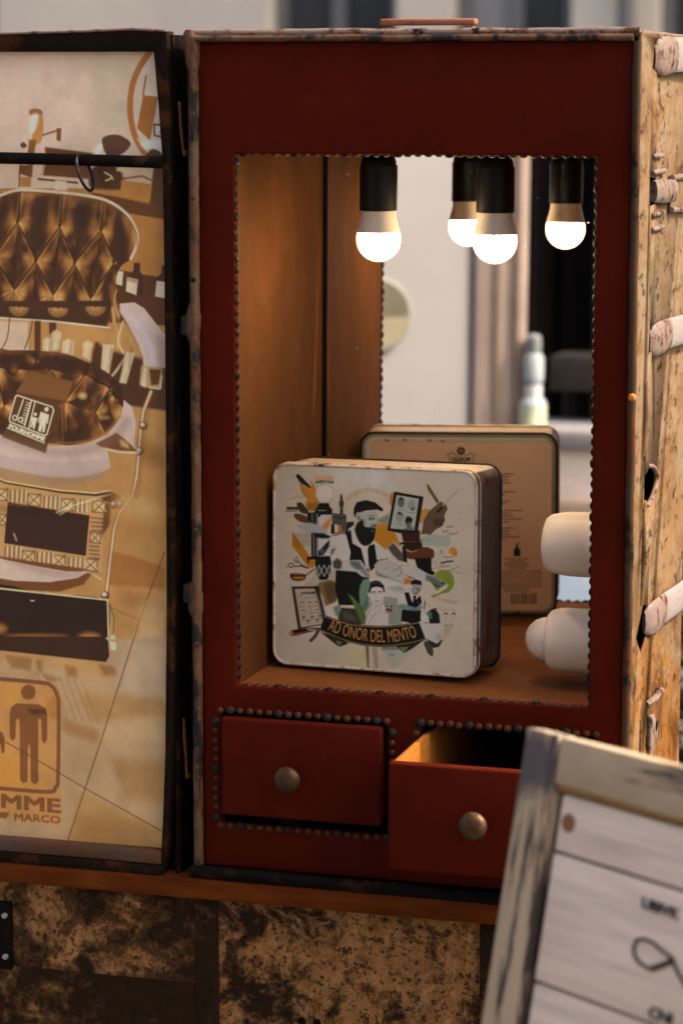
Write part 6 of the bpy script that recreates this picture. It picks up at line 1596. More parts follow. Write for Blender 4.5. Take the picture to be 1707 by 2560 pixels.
t.k(t.ramp(lw.outputs['Facing'], [(.0, (1, .80, .54)), (.55, (1, .74, .44)), (.85, (1, .45, .14))]), t.b.inputs['Emission Color'])
t.k(t.ramp(lw.outputs['Facing'], [(.42, 1.0), (.78, .018)]), t.b.inputs['Emission Strength'])
q = t.n('ShaderNodeMath'); q.operation = 'MULTIPLY'; q.inputs[1].default_value = 34.0
t.k(t.b.inputs['Emission Strength'].links[0].from_socket, q.inputs[0]); t.k(q.outputs[0], t.b.inputs['Emission Strength'])
M['bulb'] = t.m
t = NT('turned_cream_wood', .42); f = t.noise(20, 5, .55, (.3, 3, 3)); t.color(t.ramp(f, [(.3, (.72, .56, .43)), (.7, (.82, .68, .54))])); t.bump(t.noise(90, 3, .5, (.2, 2, 2)), .05); M['peg'] = t.m
t = NT('bulb_collar_glow', .4); t.color((.9, .5, .2)); t.b.inputs['Emission Color'].default_value = (1, .38, .08, 1); t.b.inputs['Emission Strength'].default_value = .5; M['collar'] = t.m  # emission stands in for plastic lit by the globe
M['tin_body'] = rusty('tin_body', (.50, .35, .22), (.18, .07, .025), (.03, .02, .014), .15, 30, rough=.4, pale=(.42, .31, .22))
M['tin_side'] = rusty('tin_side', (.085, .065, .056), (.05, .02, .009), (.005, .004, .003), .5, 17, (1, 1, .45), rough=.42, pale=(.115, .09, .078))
M['tin_rim'] = rusty('tin_rim', (.46, .36, .26), (.22, .085, .028), (.03, .02, .014), .45, 60, rough=.4, pale=(.62, .54, .44))
M['tin_back'] = plain('tin_bare_metal', (.34, .33, .30), .35, .5, .2, 30, .1)
M['tin_dark'] = plain('tin_dark_seam', (.02, .016, .013), .5, .2, .3, 60, .1)
# shelf wood
t = NT('orange_shelf_wood', .7, 0, .05); f = t.noise(70, 6, .65, (.18, 1, 1)); g_ = t.noise(8, 4)
t.color(t.mix(t.ramp(g_, [(.3, 0.0), (.7, .5)]), t.ramp(f, [(.3, (.045, .0095, .0015)), (.55, (.11, .026, .004)), (.75, (.17, .048, .008))]), (.085, .02, .0045))); t.bump(f, .3); M['shelf'] = t.m
# peeling cabinet
def peeling(key, thr, sc1, sc2, loc):
    t = NT('peeling_paint', .75, 0, .05)
    a = t.noise(sc1, 10, .68, loc=loc, dist=.5); b = t.noise(sc2, 9, .74, loc=(4, 2, 9), dist=.3); d = t.noise(4.5, 4, .55, loc=(loc[0] + 2, 7, loc[2]))
    col = t.mix(t.ramp(b, [(.32, 0.0), (.66, .9)]), (.38, .19, .072), (.13, .052, .017))
    col = t.mix(t.ramp(t.noise(11, 6, .6, loc=(1, 6, 4)), [(.52, 0.0), (.68, .5)]), col, (.13, .10, .085))
    col = t.mix(t.ramp(t.noise(sc2 * 2.2, 6, .7), [(.525, 0.0), (.61, .9)]), col, (.014, .008, .005))
    q = t.n('ShaderNodeMath'); q.operation = 'MULTIPLY_ADD'; t.k(d, q.inputs[0]); q.inputs[1].default_value = .55; t.k(a, q.inputs[2])
    r_ = t.n('ShaderNodeMath'); r_.operation = 'MULTIPLY_ADD'; t.k(b, r_.inputs[0]); r_.inputs[1].default_value = .22; t.k(q.outputs[0], r_.inputs[2])
    col = t.mix(t.ramp(r_.outputs[0], [(thr - .02, 0.0), (thr + .06, .72), (thr + .15, .96)]), col, t.mix(b, (.004, .003, .002), (.02, .012, .006)))
    t.color(col); t.bump(a, .6, .003); M[key] = t.m
peeling('peel_c', .745, 16, 44, (6, 1, 5)); peeling('peel_a', .82, 20, 52, (2, 1, 5)); peeling('peel_b', .885, 22, 70, (0, 3, 0))
M['cabdark'] = rusty('cabinet_dark_frame', (.0055, .004, .003), (.016, .008, .004), (.003, .0022, .0018), .4, 16, rough=.7, spec=.04)
M['screw'] = plain('screw_metal', (.42, .38, .34), .35, .8, .2, 90, .1)
# sign
t = NT('whitewashed_plank', .65); f = t.noise(16, 7, .62, (.22, 1, 1.6)); f2 = t.noise(90, 5, .6, (.06, 1, 1))
col = t.ramp(f, [(.25, (.76, .615, .49)), (.5, (.88, .73, .59)), (.75, (.78, .63, .505))]); col = t.mix(t.ramp(f2, [(.4, 0.0), (.72, .4)]), col, (.22, .165, .14))
t.color(col); t.bump(f2, .2); M['plank'] = t.m
t = NT('scuffed_sign_frame', .6); f = t.noise(26, 7, .65, (1.6, 1, .16)); f2 = t.noise(12, 5, .6, loc=(3, 8, 1))
col = t.mix(t.ramp(f2, [(.3, 0.0), (.7, .7)]), (.52, .40, .265), (.40, .295, .19)); col = t.mix(t.ramp(f, [(.51, 0.0), (.58, .95)]), col, (.035, .026, .024)); col = t.mix(t.ramp(t.noise(9, 5, loc=(1, 5, 3)), [(.6, 0.0), (.72, .7)]), col, (.22, .12, .04))
vm = t.n('ShaderNodeVectorMath'); vm.operation = 'DISTANCE'; vm.inputs[1].default_value = (.014, 0, -.026); t.k(t.tc.outputs['Object'], vm.inputs[0])
nz_ = t.n('ShaderNodeMath'); nz_.operation = 'MULTIPLY_ADD'; t.k(t.noise(60, 5), nz_.inputs[0]); nz_.inputs[1].default_value = .03; t.k(vm.outputs['Value'], nz_.inputs[2])
col = t.mix(t.ramp(nz_.outputs[0], [(.034, .92), (.052, 0.0)]), col, (.065, .055, .062))
t.color(col); M['signframe'] = t.m
t = NT('scuffed_sign_top_rail', .6); f = t.noise(26, 7, .65, (.16, 1, 1.6), (2, 2, 2))
col = t.mix(t.ramp(f2, [(.3, 0.0), (.7, .7)]), (.60, .48, .35), (.50, .39, .28)) if False else t.ramp(t.noise(12, 5), [(.3, (.52, .40, .265)), (.7, (.38, .275, .17))])
col = t.mix(t.ramp(f, [(.535, 0.0), (.60, .92)]), col, (.045, .032, .028)); t.color(col); M['signtop'] = t.m
M['ink'] = plain('brown_paint_lettering', (.02, .011, .011), .7, bump=0)
M['charred'] = plain('dark_groove', (.008, .004, .003), .8, bump=.2)
M['knot'] = plain('plank_knot', (.25, .125, .055), .7, bump=.1)

# ------------------------------------------------------------------ street, facade behind, stall opposite
t = NT('pale_paving', .8); f = t.noise(1.2, 8, .7); t.color(t.ramp(f, [(.3, (.075, .068, .06)), (.7, (.12, .108, .094))])); t.bump(t.noise(60, 4), .4, .004); M['pave'] = t.m
kind(MB().box(-60, 60, -60, 60, -.3, 0).build('pavement', M['pave']), 'structure')
M['stone'] = plain('beige_render', (.66, .585, .47), .8, 0, .12, 1.4, .3)
M['glassdark'] = plain('dark_window_glass', (.055, .058, .062), .12, 0, .4, .8, 0)
M['glassgrey'] = plain('grey_window_glass', (.26, .26, .26), .2, 0, .3, 1.2, 0)  # lighter grey than the other panes
M['winframe'] = plain('grey_window_frame', (.16, .16, .16), .5, 0, .15, 4, .05)
fac = thing('building_facade', 'pale beige building facade with dark shop windows across the street behind the trunk', 'building', (-2, 8, 0))
B = (-2, 8, 0)
wins = [(-2.49, -1.94, .5, 2.75), (-1.71, -1.215, .5, 2.75), (-.87, -.1, .5, 2.75), (.6, 1.6, .5, 2.75), (-4.6, -3.7, .5, 2.75), (-6.6, -5.6, .5, 2.75), (2.6, 3.6, .5, 2.75)]
wins = sorted(wins)
m = MB(); x = -14.
for (a, b_, z0, z1) in wins:
    m.box(x, a, 8, 8.35, 0, 7); m.box(a, b_, 8, 8.35, z1, 7); m.box(a, b_, 8, 8.35, 0, z0); x = b_
m.box(x, 12, 8, 8.35, 0, 7)
m.build('wall', M['stone'], fac, B)
for i, (a, b_, z0, z1) in enumerate(wins):
    w = MB(); e = .05
    w.box(a, a + e, 8.1, 8.18, z0, z1).box(b_ - e, b_, 8.1, 8.18, z0, z1).box(a + e, b_ - e, 8.1, 8.18, z0, z0 + e).box(a + e, b_ - e, 8.1, 8.18, z1 - e, z1)
    mid = (a + b_) / 2
    w.box(mid - .03, mid + .03, 8.1, 8.18, z0 + e, z1 - e)
    fr = w.build('window', M['winframe'], fac, B)
    gm = [M['glassdark'], M['glassdark']]
    if abs(a + 1.71) < .01: gm[0] = M['glassgrey']
    MB().box(a + e, mid - .03, 8.135, 8.145, z0 + e, z1 - e).build('pane', gm[0], fr, B)
    MB().box(mid + .03, b_ - e, 8.135, 8.145, z0 + e, z1 - e).build('pane', gm[1], fr, B)
MB().tube([(-.985, 7.94, .1), (-.985, 7.94, 6.9)], .035, 12).build('downpipe', M['winframe'], fac, B)
MB().box(-14, 12, 7.93, 8, 0, .35).build('plinth', plain('grey_plinth', (.3, .28, .26), .8, 0, .15, 2, .2), fac, B, .01)

# stall opposite, seen in the mirror
wb = thing('display_wall', 'tall white painted display wall reflected in the trunk mirror', 'display wall', (-.161, -1.8, 0), (0, 0, R(-28)))
M['white'] = plain('white_paint', (.262, .256, .258), .6, 0, .05, 3, .1)
MB().box(-1.1, 0, -.04, 0, .02, 2.5).build('board', M['white'], wb, bevel=.003)
MB().box(-1.1, -1.04, -.10, -.042, 0, 2.5).box(-.12, -.06, -.10, -.042, 0, 2.5).build('brace', plain('pale_batten', (.5, .38, .26), .7), wb, bevel=.003)
rs = thing('round_plaque', 'round two-tone grey and beige plaque hanging on the white wall in the mirror', 'plaque', (-.161, -1.8, 0), (0, 0, R(-28)))
PC = (-.205, 0, 1.312)
def half(zs, r, y0, y1):
    return MB().prism([(PC[0] + r * math.cos(w), PC[2] + zs * r * math.sin(w)) for w in np.linspace(0, math.pi, 20)], y0, y1)
half(1, .066, .002, .02).build('upper_half', plain('sage_grey', (.13, .12, .085), .6), rs)
half(-1, .066, .002, .018).build('lower_half', plain('ochre_beige', (.27, .24, .165), .6), rs)
MB().tube([(PC[0] + .069 * math.cos(w), .012, PC[2] + .069 * math.sin(w)) for w in np.linspace(0, 2 * math.pi, 33)], .006, 8, up=(0, 1, 0)).build('rim', plain('green_grey_rim', (.24, .25, .20), .5), rs)
pst = thing('timber_post', 'pinkish beige timber post beside the white wall in the mirror', 'post', (-.11, -1.83, 0), (0, 0, R(-12)))
MB().box(-.052, .052, -.05, .03, 0, 2.5).build('post_shaft', plain('planed_timber', (.40, .32, .275), .6, 0, .14, 6, .15), pst, bevel=.004, cuts=3)
MB().box(-.012, .002, .03, .036, .5, 2.4).box(.028, .04, .03, .038, .4, 2.4).build('moulding', plain('darker_timber', (.27, .20, .16), .6), pst, bevel=.002)
bt = thing('dark_opening_sheet', 'black cloth standing in for the dark opening behind the bottles in the mirror', 'backdrop', (.2, -2.45, 0))  # black sheet on rail and poles stands in for a dark opening's shade
cl = MB(); n = 40
fr_ = [(-.42 + .95 * i / n, .018 * math.sin(i * .9) + .01 * math.sin(i * 2.3)) for i in range(n + 1)]
cl.prism(fr_ + [(a, b_ - .012) for a, b_ in reversed(fr_)], .02, 2.5, 'z').build('sheet', M['void'], bt)
MB().tube([(-.5, 0, 2.49), (.6, 0, 2.49)], .018, 10).build('rail', M['bakelite'], bt)
MB().tube([(-.49, 0, 0), (-.49, 0, 2.49)], .015, 10).tube([(.59, 0, 0), (.59, 0, 2.49)], .015, 10).build('pole', M['bakelite'], bt)
cnt = thing('market_counter', 'white market counter with pale blue lower panel reflected low in the mirror', 'counter', (.14, -1.86, 0))
MB().box(-.19, .22, -.22, .10, 1.05, 1.085).build('counter_top', M['white'], cnt, bevel=.004)
MB().box(-.18, .21, -.21, .085, .84, 1.05).build('upper_panel', plain('pinkish_white_panel', (.72, .62, .56), .6, 0, .06, 4), cnt, bevel=.003)
MB().box(-.18, .21, -.21, .08, .02, .838).build('lower_panel', plain('pale_blue_panel', (.42, .55, .70), .6, 0, .12, 7), cnt, bevel=.003)
MB().box(-.18, .21, .086, .092, .93, .945).build('moulding', plain('pink_brown_line', (.45, .32, .25), .6), cnt)
shf = thing('grey_ledge', 'dark grey ledge on thin legs behind the counter in the mirror', 'ledge', (.14, -2.0, 0))
MB().box(-.17, .40, -.14, .03, 1.150, 1.222).build('ledge_board', plain('charcoal_ledge', (.026, .023, .021), .6), shf, bevel=.004)
for lx in (-.15, .38):
    MB().tube([(lx, -.12, 0), (lx, -.12, 1.15)], .012, 8).build('leg', M['bakelite'], shf)
bo = thing('toiletry_bottle', 'tall pale blue and white bottle standing on the white counter in the mirror', 'bottle', (-.036, -1.80, 1.085))
MB().lathe([(.0, 0), (.026, 0), (.028, .004), (.028, .050), (.024, .058), (.019, .062), (.018, .066), (.018, .092), (.020, .096), (.021, .10), (.021, .140), (.017, .150), (.010, .153)]).build('body', plain('pale_bluish_plastic', (.36, .41, .44), .3, 0, .1, 30, 0), bo)
MB().lathe([(.0284, .008), (.0284, .046)]).build('lower_label', plain('lime_white_label', (.50, .56, .40), .5, 0, .25, 40, 0), bo)
MB().lathe([(.0184, .068), (.0184, .088)]).build('collar', plain('milky_plastic', (.55, .58, .56), .3), bo)
MB().lathe([(.0186, .089), (.0186, .094)]).build('blue_band', plain('blue_band', (.10, .14, .30), .5), bo)
MB().lathe([(.013, .150), (.0155, .155), (.0150, .185), (.009, .189), (.0, .190)]).build('cap', plain('grey_cap', (.24, .26, .27), .35), bo)

# shrub behind the trunk
sh = thing('dark_shrub', 'dark leafy shrub in shade behind the right side of the trunk', 'shrub', (.60, 1.30, 0))
lf = MB(); rng = random.Random(3)
for k in range(2600):
    th, ph = rng.uniform(0, 6.28), math.acos(rng.uniform(-1, 1)); rr = rng.random() ** .4
    c = Vector((.36 * rr * math.sin(ph) * math.cos(th), .36 * rr * math.sin(ph) * math.sin(th), .78 + .46 * rr * math.cos(ph)))
    a = Vector((rng.gauss(0, 1), rng.gauss(0, 1), rng.gauss(0, 1))).normalized(); b_ = a.cross(Vector((rng.gauss(0, 1), rng.gauss(0, 1), 1))).normalized()
    L, W = rng.uniform(.02, .04), rng.uniform(.008, .014)
    lf.add([c - a * L, c + b_ * W, c + a * L, c - b_ * W], [(0, 1, 2, 3)])
lf.build('crown', plain('dark_leaf', (.022, .03, .016), .5, 0, .5, 20, 0), sh)
MB().tube([(0, 0, 0), (.01, 0, .3), (-.01, .01, .8)], [.03, .024, .012], 8).build('trunk', plain('bark', (.06, .045, .03), .9), sh)

# ------------------------------------------------------------------ cabinet and shelf board
cab = thing('peeling_cabinet', 'dark cabinet with mottled peeling cream panels under the orange shelf', 'cabinet', (0, 0, 0))
MB().box(-.62, .62, .02, .40, 0, .7615).build('carcass', M['cabdark'], cab)
fb = MB()
fb.box(-.62, .62, .004, .02, .0, .52).box(-.002, .026, .006, .02, .52, .7615).box(.335, .40, .004, .02, .52, .7615).box(-.29, -.262, .004, .02, .52, .7615).box(.585, .62, .004, .02, .52, .7615)
fb.build('frame', M['peel_c'], cab, bevel=.002, cuts=4, jitter=.0012)
MB().box(-.262, -.002, .009, .02, .655, .7615).build('panel', M['peel_a'], cab, cuts=3)
MB().box(-.262, -.002, .007, .02, .52, .655).build('rail', M['peel_c'], cab, cuts=3, jitter=.001)
pr = MB().box(.026, .335, .009, .02, .52, .7615).build('panel', M['peel_b'], cab, cuts=3)
MB().box(.40, .585, .009, .02, .52, .7615).build('panel', M['peel_b'], cab, cuts=3)
for hx in (.126, .144):
    MB().lathe([(.0, .0085), (.0042, .0082), (.005, .009), (.005, .012)], (hx, 0, .622), 'y', 12).build('hole', M['void'], pr)
st = MB().box(-.262, -.229, .0005, .009, .652, .734).build('hinge_plate', M['blacksteel'], cab, bevel=.001)
for z in (.718, .668):
    MB().lathe([(.0, -.0025), (.003, -.002), (.0042, .0006)], (-.2365, 0, z), 'y', 10).build('screw', M['screw'], st)
sb = tag(MB().box(-.62, .62, -.010, .40, .7625, .7865).build('shelf_board', M['shelf'], None, bevel=.0012), 'rough orange brown wooden board under the trunk and the poster', 'shelf board')
# ------------------------------------------------------------------ trunk
TB = (.25, .16, .7865)
tr = thing('steel_trunk', 'upright weathered steel trunk with red leather front, lit mirror compartment and two drawers', 'trunk', TB)
XL, XR, ZT, ZB = .0532, .4549, 1.608, 1.0133
# front leather with openings
xs = [.0115, .034, .0532, .2285, .268, .4549, .463, .4945]
zs = [.800, .8525, .9815, ZB, ZT, 1.7295]
def hole(x, z):
    return (XL < x < XR and ZB < z < ZT) or (.034 < x < .2285 and .8525 < z < .9815) or (.268 < x < .463 and .8525 < z < .9815)
fm = MB(); V = {}
def vid(i, k, y):
    if (i, k, y) not in V: V[(i, k, y)] = len(fm.v); fm.v.append((xs[i], y, zs[k]))
    return V[(i, k, y)]
solid = {(i, k): not hole((xs[i] + xs[i + 1]) / 2, (zs[k] + zs[k + 1]) / 2) for i in range(len(xs) - 1) for k in range(len(zs) - 1)}
for (i, k), s_ in solid.items():
    if not s_: continue
    for y, rev in ((0, 0), (.012, 1)):
        q = [vid(i, k, y), vid(i + 1, k, y), vid(i + 1, k + 1, y), vid(i, k + 1, y)]; fm.f.append(tuple(q if not rev else q[::-1]))
    for (di, dk, e) in ((-1, 0, ((i, k), (i, k + 1))), (1, 0, ((i + 1, k), (i + 1, k + 1))), (0, -1, ((i, k), (i + 1, k))), (0, 1, ((i, k + 1), (i + 1, k + 1)))):
        if not solid.get((i + di, k + dk), False):
            (a, b_), (c, d) = e; fm.f.append((vid(a, b_, 0), vid(c, d, 0), vid(c, d, .012), vid(a, b_, .012)))
front = fm.build('front_panel', M['red'], tr, TB, bevel=.0035, seg=3)
# shell
MB().box(-.002, .004, .004, .333, .787, 1.7385).build('left_panel', M['blacksteel'], tr, TB)
MB().box(.012, .488, .360, .366, .79, 1.731).box(.012, .020, .333, .360, .79, 1.731).box(.480, .488, .333, .360, .79, 1.731).build('back_panel', M['blacksteel'], tr, TB)
tp = MB().box(-.002, .4985, -.004, .333, 1.7325, 1.7395).build('top_panel', M['pinkmetal'], tr, TB, bevel=.002, cuts=5, jitter=.0015)
MB().box(-.002, .4985, .0, .333, .7866, .795).build('bottom_panel', M['blacksteel'], tr, TB)
# side panel with punched openings
sp = MB().box(.4985, .5015, -.004, .333, .789, 1.737).build('side_panel', M['side'], tr, TB, cuts=0)
cut = MB()
cut.prism([(.060, 1.284), (.068, 1.284), (.069, 1.262)] + [(.066 + .073 * math.sin(w), 1.2475 + .0205 * math.cos(w)) for w in np.linspace(.35, math.pi - .35, 14)] + [(.069, 1.234), (.068, 1.226), (.060, 1.224)], .49, .51, 'x')
cut.prism([(.067, 1.118), (.094, 1.112), (.096, 1.078), (.062, 1.062), (.026, 1.088)], .49, .51, 'x')
cut.prism([(.080, 1.730), (.094, 1.726), (.094, 1.695), (.066, 1.700)], .49, .51, 'x')
cut.prism([(.080, 1.430), (.090, 1.428), (.094, 1.395), (.070, 1.390)], .49, .51, 'x')
cut.prism([(.062, 1.585), (.100, 1.583), (.112, 1.556), (.066, 1.552)], .49, .51, 'x')
cut.prism([(.098, 1.000), (.104, .998), (.108, .945), (.100, .945)], .49, .51, 'x')
co = cut.build('cutter', None, tr, TB)
md = sp.modifiers.new('b', 'BOOLEAN'); md.object = co; md.operation = 'DIFFERENCE'; md.solver = 'EXACT'
dg = bpy.context.evaluated_depsgraph_get()
nm = bpy.data.meshes.new_from_object(sp.evaluated_get(dg)); sp.modifiers.clear(); sp.data = nm
bpy.data.objects.remove(co)
if not nm.materials: nm.materials.append(M['side'])
MB().box(.484, .486, .02, .33, .79, 1.73).build('side_lining', M['void'], tr, TB)
# folded lip of the side panel, pressed ridges along the openings
for (y, z0, z1) in ((.052, 1.12, 1.23), (.050, 1.285, 1.37), (.056, .80, .99)):
    MB().tube([(.5015, y + .004 * math.sin(9 * z0), z0), (.504, y, (z0 + z1) / 2), (.5015, y + .003, z1)], [.0015, .0025, .0015], 8, (.6, 1.4)).build('ridge', M['side'], tr, TB)
MB().tube([(.5015, .067 + .077 * math.sin(w), 1.2475 + .0225 * math.cos(w)) for w in np.linspace(.2, math.pi - .2, 14)], .0022, 8).build('hole_lip', M['pinkmetal'], tr, TB)
# rims
def bar(name, mat_, pts, r, flat=(1, 1), jit=.0009, n=70):
    P = [Vector(p) for p in pts]; out = []
    for i in range(len(P) - 1):
        k = max(2, int(n * (P[i + 1] - P[i]).length / .95))
        out += [P[i].lerp(P[i + 1], t_ / k) for t_ in range(k)]
    out.append(P[-1])
    return MB().tube(out, r, 12, flat).build(name, mat_, tr, TB, jitter=jit)
bar('left_rim', M['rim'], [(.0072, -.003, .789), (.0080, -.003, 1.30), (.0085, -.003, 1.732)], .0062, (1.0, .9))
bar('right_rim', M['darkrim'], [(.4975, -.003, .789), (.4975, -.003, 1.728)], .0042, (.9, 1.1))
bar('top_rim', M['pinkmetal'], [(.006, -.003, 1.7385), (.5, -.003, 1.7380)], .0040, (.9, 1.0), .0012)  # paler metal than the lip below, sunlight on the roll put into colour
bar('top_lip', M['rim'], [(.008, -.005, 1.7325), (.494, -.005, 1.7320)], .0040, (1, 1), .0012)
bar('bottom_rim', M['blacksteel'], [(.0, -.007, .7955), (.5, -.007, .7915)], .0075, (1.0, 1.0), .0014)
MB().lathe([(.0, 0), (.006, .001), (.0085, .008), (.0090, .038), (.007, .043), (0, .044)], (.0065, .0, 1.698), 'z', 16).build('corner_knuckle', M['rim'], tr, TB, jitter=.0018)
for z in (1.400, 1.085):
    MB().lathe([(.0, 0), (.005, .002), (.0088, .012), (.0088, .030), (.005, .044), (0, .046)], (.0050, .0, z), 'z', 14).build('hinge_knuckle', M['rim'], tr, TB, jitter=.0015)
for z in (.905, .985, 1.06, 1.19, 1.31, 1.375, 1.47, 1.56):
    MB().lathe([(.0, -.0022), (.002, -.002), (.0034, .0)], (.0080, -.0083, z), 'y', 10).build('rivet', M['darkrim'], tr, TB)
MB().lathe([(.0, -.004), (.003, -.0035), (.0045, 0)], (.4985, -.006, 1.355), 'y', 12).build('screw', plain('orange_rust_screw', (.55, .17, .025), .5), tr, TB)
# top handle
MB().box(.176, .287, .150, .166, 1.7485, 1.7560).box(.178, .190, .152, .166, 1.7395, 1.7475).box(.273, .285, .152, .166, 1.7395, 1.7475).build('top_handle', rusty('copper_handle', (.25, .095, .05), (.12, .04, .015), amount=.3, scale=60), tr, TB, bevel=.0025, seg=3)
# straps on the side
def strap(z, dz0, h):
    a = MB().tube([(.4985, .090, z - .003), (.5025, .095, z - .003), (.5055, .108, z - .002), (.5075, .130, z - .001), (.5085, .165, z)], [h * .34, h * .50, h * .56, h * .55, h * .50], 16, (.26, 1.0), up=(0, 0, 1)).build('strap_end', M['pinkmetal'], tr, TB)
    MB().tube([(.5085, .158, z), (.5105, .185, z + dz0 * .1), (.5130, .23, z + dz0 * .3), (.5140, .29, z + dz0 * .7), (.5135, .36, z + dz0)], [h * .5] * 5, 16, (.2, 1.0)).build('strap', M['whitestrap'], tr, TB)
strap(1.0965, -.006, .036); strap(1.409, -.006, .034); strap(1.715, .004, .038)
# upper latch
for z0, z1 in ((1.602, 1.611), (1.585, 1.594), (1.540, 1.548), (1.524, 1.533)):
    MB().box(.5005, .5065, .074, .140 if z0 < 1.6 else .128, z0 + .0015, z1 - .0015).build('latch_lug', M['pinkmetal'], tr, TB, bevel=.003, seg=3)
MB().tube([(.5005, .090, 1.5685), (.507, .112, 1.5685), (.508, .180, 1.566)], [.012, .0135, .0125], 14, (.45, 1)).build('latch_tongue', M['pinkmetal'], tr, TB)
MB().box(.5025, .5055, .176, .334, 1.5435, 1.583).build('latch_plate', M['side'], tr, TB, bevel=.001)
MB().tube([(.507, .172, 1.581), (.507, .334, 1.578)], .0032, 8).build('latch_rod', M['pinkmetal'], tr, TB)
MB().tube([(.507, .172, 1.5455), (.507, .334, 1.539)], .0032, 8).build('latch_rod', M['pinkmetal'], tr, TB)
# lower latch
MB().tube([(.502, .098, .999), (.508, .118, 1.002), (.510, .150, 1.004), (.504, .160, 1.003)], [.003, .004, .0035, .002], 8).build('latch_wire', M['pinkmetal'], tr, TB)
MB().prism([(.104, .985), (.125, .982), (.140, .972), (.150, .962), (.147, .945), (.104, .935)], .5015, .507, 'x').build('latch_hook', M['pinkmetal'], tr, TB, bevel=.0025)
MB().lathe([(.0, .5078), (.006, .5076), (.0075, .506)], (0, .136, .966), 'x', 12).build('latch_hole', M['void'], tr, TB)

# compartment lining
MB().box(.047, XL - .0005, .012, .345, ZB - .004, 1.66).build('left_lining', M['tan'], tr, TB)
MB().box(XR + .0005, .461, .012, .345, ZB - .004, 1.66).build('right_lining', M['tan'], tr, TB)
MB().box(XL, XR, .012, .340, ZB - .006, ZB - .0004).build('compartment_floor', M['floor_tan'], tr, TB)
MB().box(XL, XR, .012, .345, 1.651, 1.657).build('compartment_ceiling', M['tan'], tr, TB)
# mirror
MO = Vector((.052, .3302, 1.0133)); MN = Vector((.026, -.9995, .0199)).normalized()
mu = Vector((1, 0, 0)); mu = (mu - MN * mu.dot(MN)).normalized(); mv = mu.cross(MN) * -1
if mv.z < 0: mv = -mv
def mp(u, v, w): return MO + mu * u + mv * v - MN * w
def mslab(m_, u0, u1, v0, v1, w0, w1):
    q = [mp(u, v, w) for w in (w0, w1) for v in (v0, v1) for u in (u0, u1)]
    return m_.add(q, [(0, 2, 3, 1), (4, 5, 7, 6), (0, 1, 5, 4), (2, 6, 7, 3), (0, 4, 6, 2), (1, 3, 7, 5)])
mir = mslab(MB(), .0005, .4085, -.006, .645, 0, .004).build('mirror', M['mirror'], tr, TB)
mslab(MB(), .0008, .0062, -.004, .642, -.0018, -.0002).build('mirror_edge', M['void'], mir, TB)

# nails
def nail_mesh():
    m_ = MB().lathe([(1.0, 0), (.92, .28), (.68, .52), (.36, .66), (.0, .7)], seg=10); return m_
NS = [nail_mesh().build('nail_head', M[q], tr) for q in ('nail_copper', 'nail_dark', 'nail_brown', 'nail_black')]
used = [False] * 4
def nail(x, y, z, n, r, k):
    flat_ = .8 if k > 1 else 1
    src = NS[k]
    rot = Vector(n).to_track_quat('Z', 'Y').to_euler(); loc = (x - TB[0], y - TB[1], z - TB[2])
    if not used[k]: used[k] = True; o = src; o.location = loc; o.rotation_euler = rot; o.scale = (r, r, r * flat_)
    else: copy_part(src, tr, loc, rot, (r, r, r * flat_))
def row(p0, p1, n_, r, step=.0117, ph=0, per=5):
    a, b_ = Vector(p0), Vector(p1); k = max(1, round((b_ - a).length / step))
    for i in range(k):
        q = a.lerp(b_, (i + .5) / k); dk = (i + ph) % per == 0
        j = random.uniform(-.0006, .0006); nail(q.x + j * (abs(n_[0]) < .5), q.y + random.uniform(-.0004, .0004), q.z + j * (abs(n_[2]) < .5), n_, r * (1.12 if dk else random.uniform(.84, .98)), (1 if dk else 0) if n_[1] < -.5 else (3 if dk or abs(n_[0]) > .5 else 2))
row((XL + .006, .0068, ZB), (XR - .006, .0068, ZB), (0, -.05, 1), .0049, ph=2)
row((XL, .0068, ZB + .004), (XL, .0068, ZT - .004), (1, -.05, 0), .0049, ph=1)
row((XR, .0068, ZB + .004), (XR, .0068, ZT - .004), (-1, -.05, 0), .0049, ph=3)
row((XL + .004, .0068, ZT), (XR - .004, .0068, ZT), (0, -.05, -1), .0049)
row((.0275, 0, .9835), (.2345, 0, .9835), (0, -1, 0), .0047, .0112, 4)
row((.0275, 0, .8535), (.0275, 0, .976), (0, -1, 0), .0045, .0112, 0)
row((.0275, 0, .8495), (.2345, 0, .8495), (0, -1, 0), .0045, .0112, 3)
row((.2345, 0, .8535), (.2345, 0, .976), (0, -1, 0), .0045, .0112, 0)
row((.262, 0, .9845), (.470, 0, .9845), (0, -1, 0), .0047, .0112, 5)
row((.262, 0, .945), (.262, 0, .978), (0, -1, 0), .0045, .0112, 1)

# drawers
def knob(par, x, y, z):
    k = MB().lathe([(.0, -.0135), (.008, -.0130), (.0125, -.0112), (.0152, -.0075), (.0155, -.005), (.012, -.003), (.0055, -.002), (.005, .0135)], (x, y - .014, z), 'y', 30).build('knob', M['bronze'], par, TB)
    return k
d1 = MB().box(.038, .2255, -.014, -.001, .8655, .9785).build('drawer', M['red'], tr, TB, bevel=.0035, seg=3)
MB().box(.044, .2205, -.001, .30, .868, .876).box(.044, .050, -.001, .30, .876, .972).box(.2145, .2205, -.001, .30, .876, .972).build('drawer_box', M['pine'], d1, TB)
knob(d1, .1225, -.014, .9165)
D = -.14
d2 = MB().box(.2685, .4625, D, D + .013, .8560, .9735).build('drawer', M['red'], tr, TB, bevel=.003, seg=3)
MB().box(.2695, .2765, D + .0132, .285, .860, .9715).build('drawer_side', M['pine'], d2, TB, bevel=.0015)
MB().box(.4545, .4615, D + .0132, .285, .860, .9715).build('drawer_side', M['pine'], d2, TB, bevel=.0015)
MB().box(.2766, .4544, D + .0132, .285, .860, .866).build('drawer_bottom', M['void'], d2, TB)  # bottom and back near-black instead of pine, the shade put into the colour
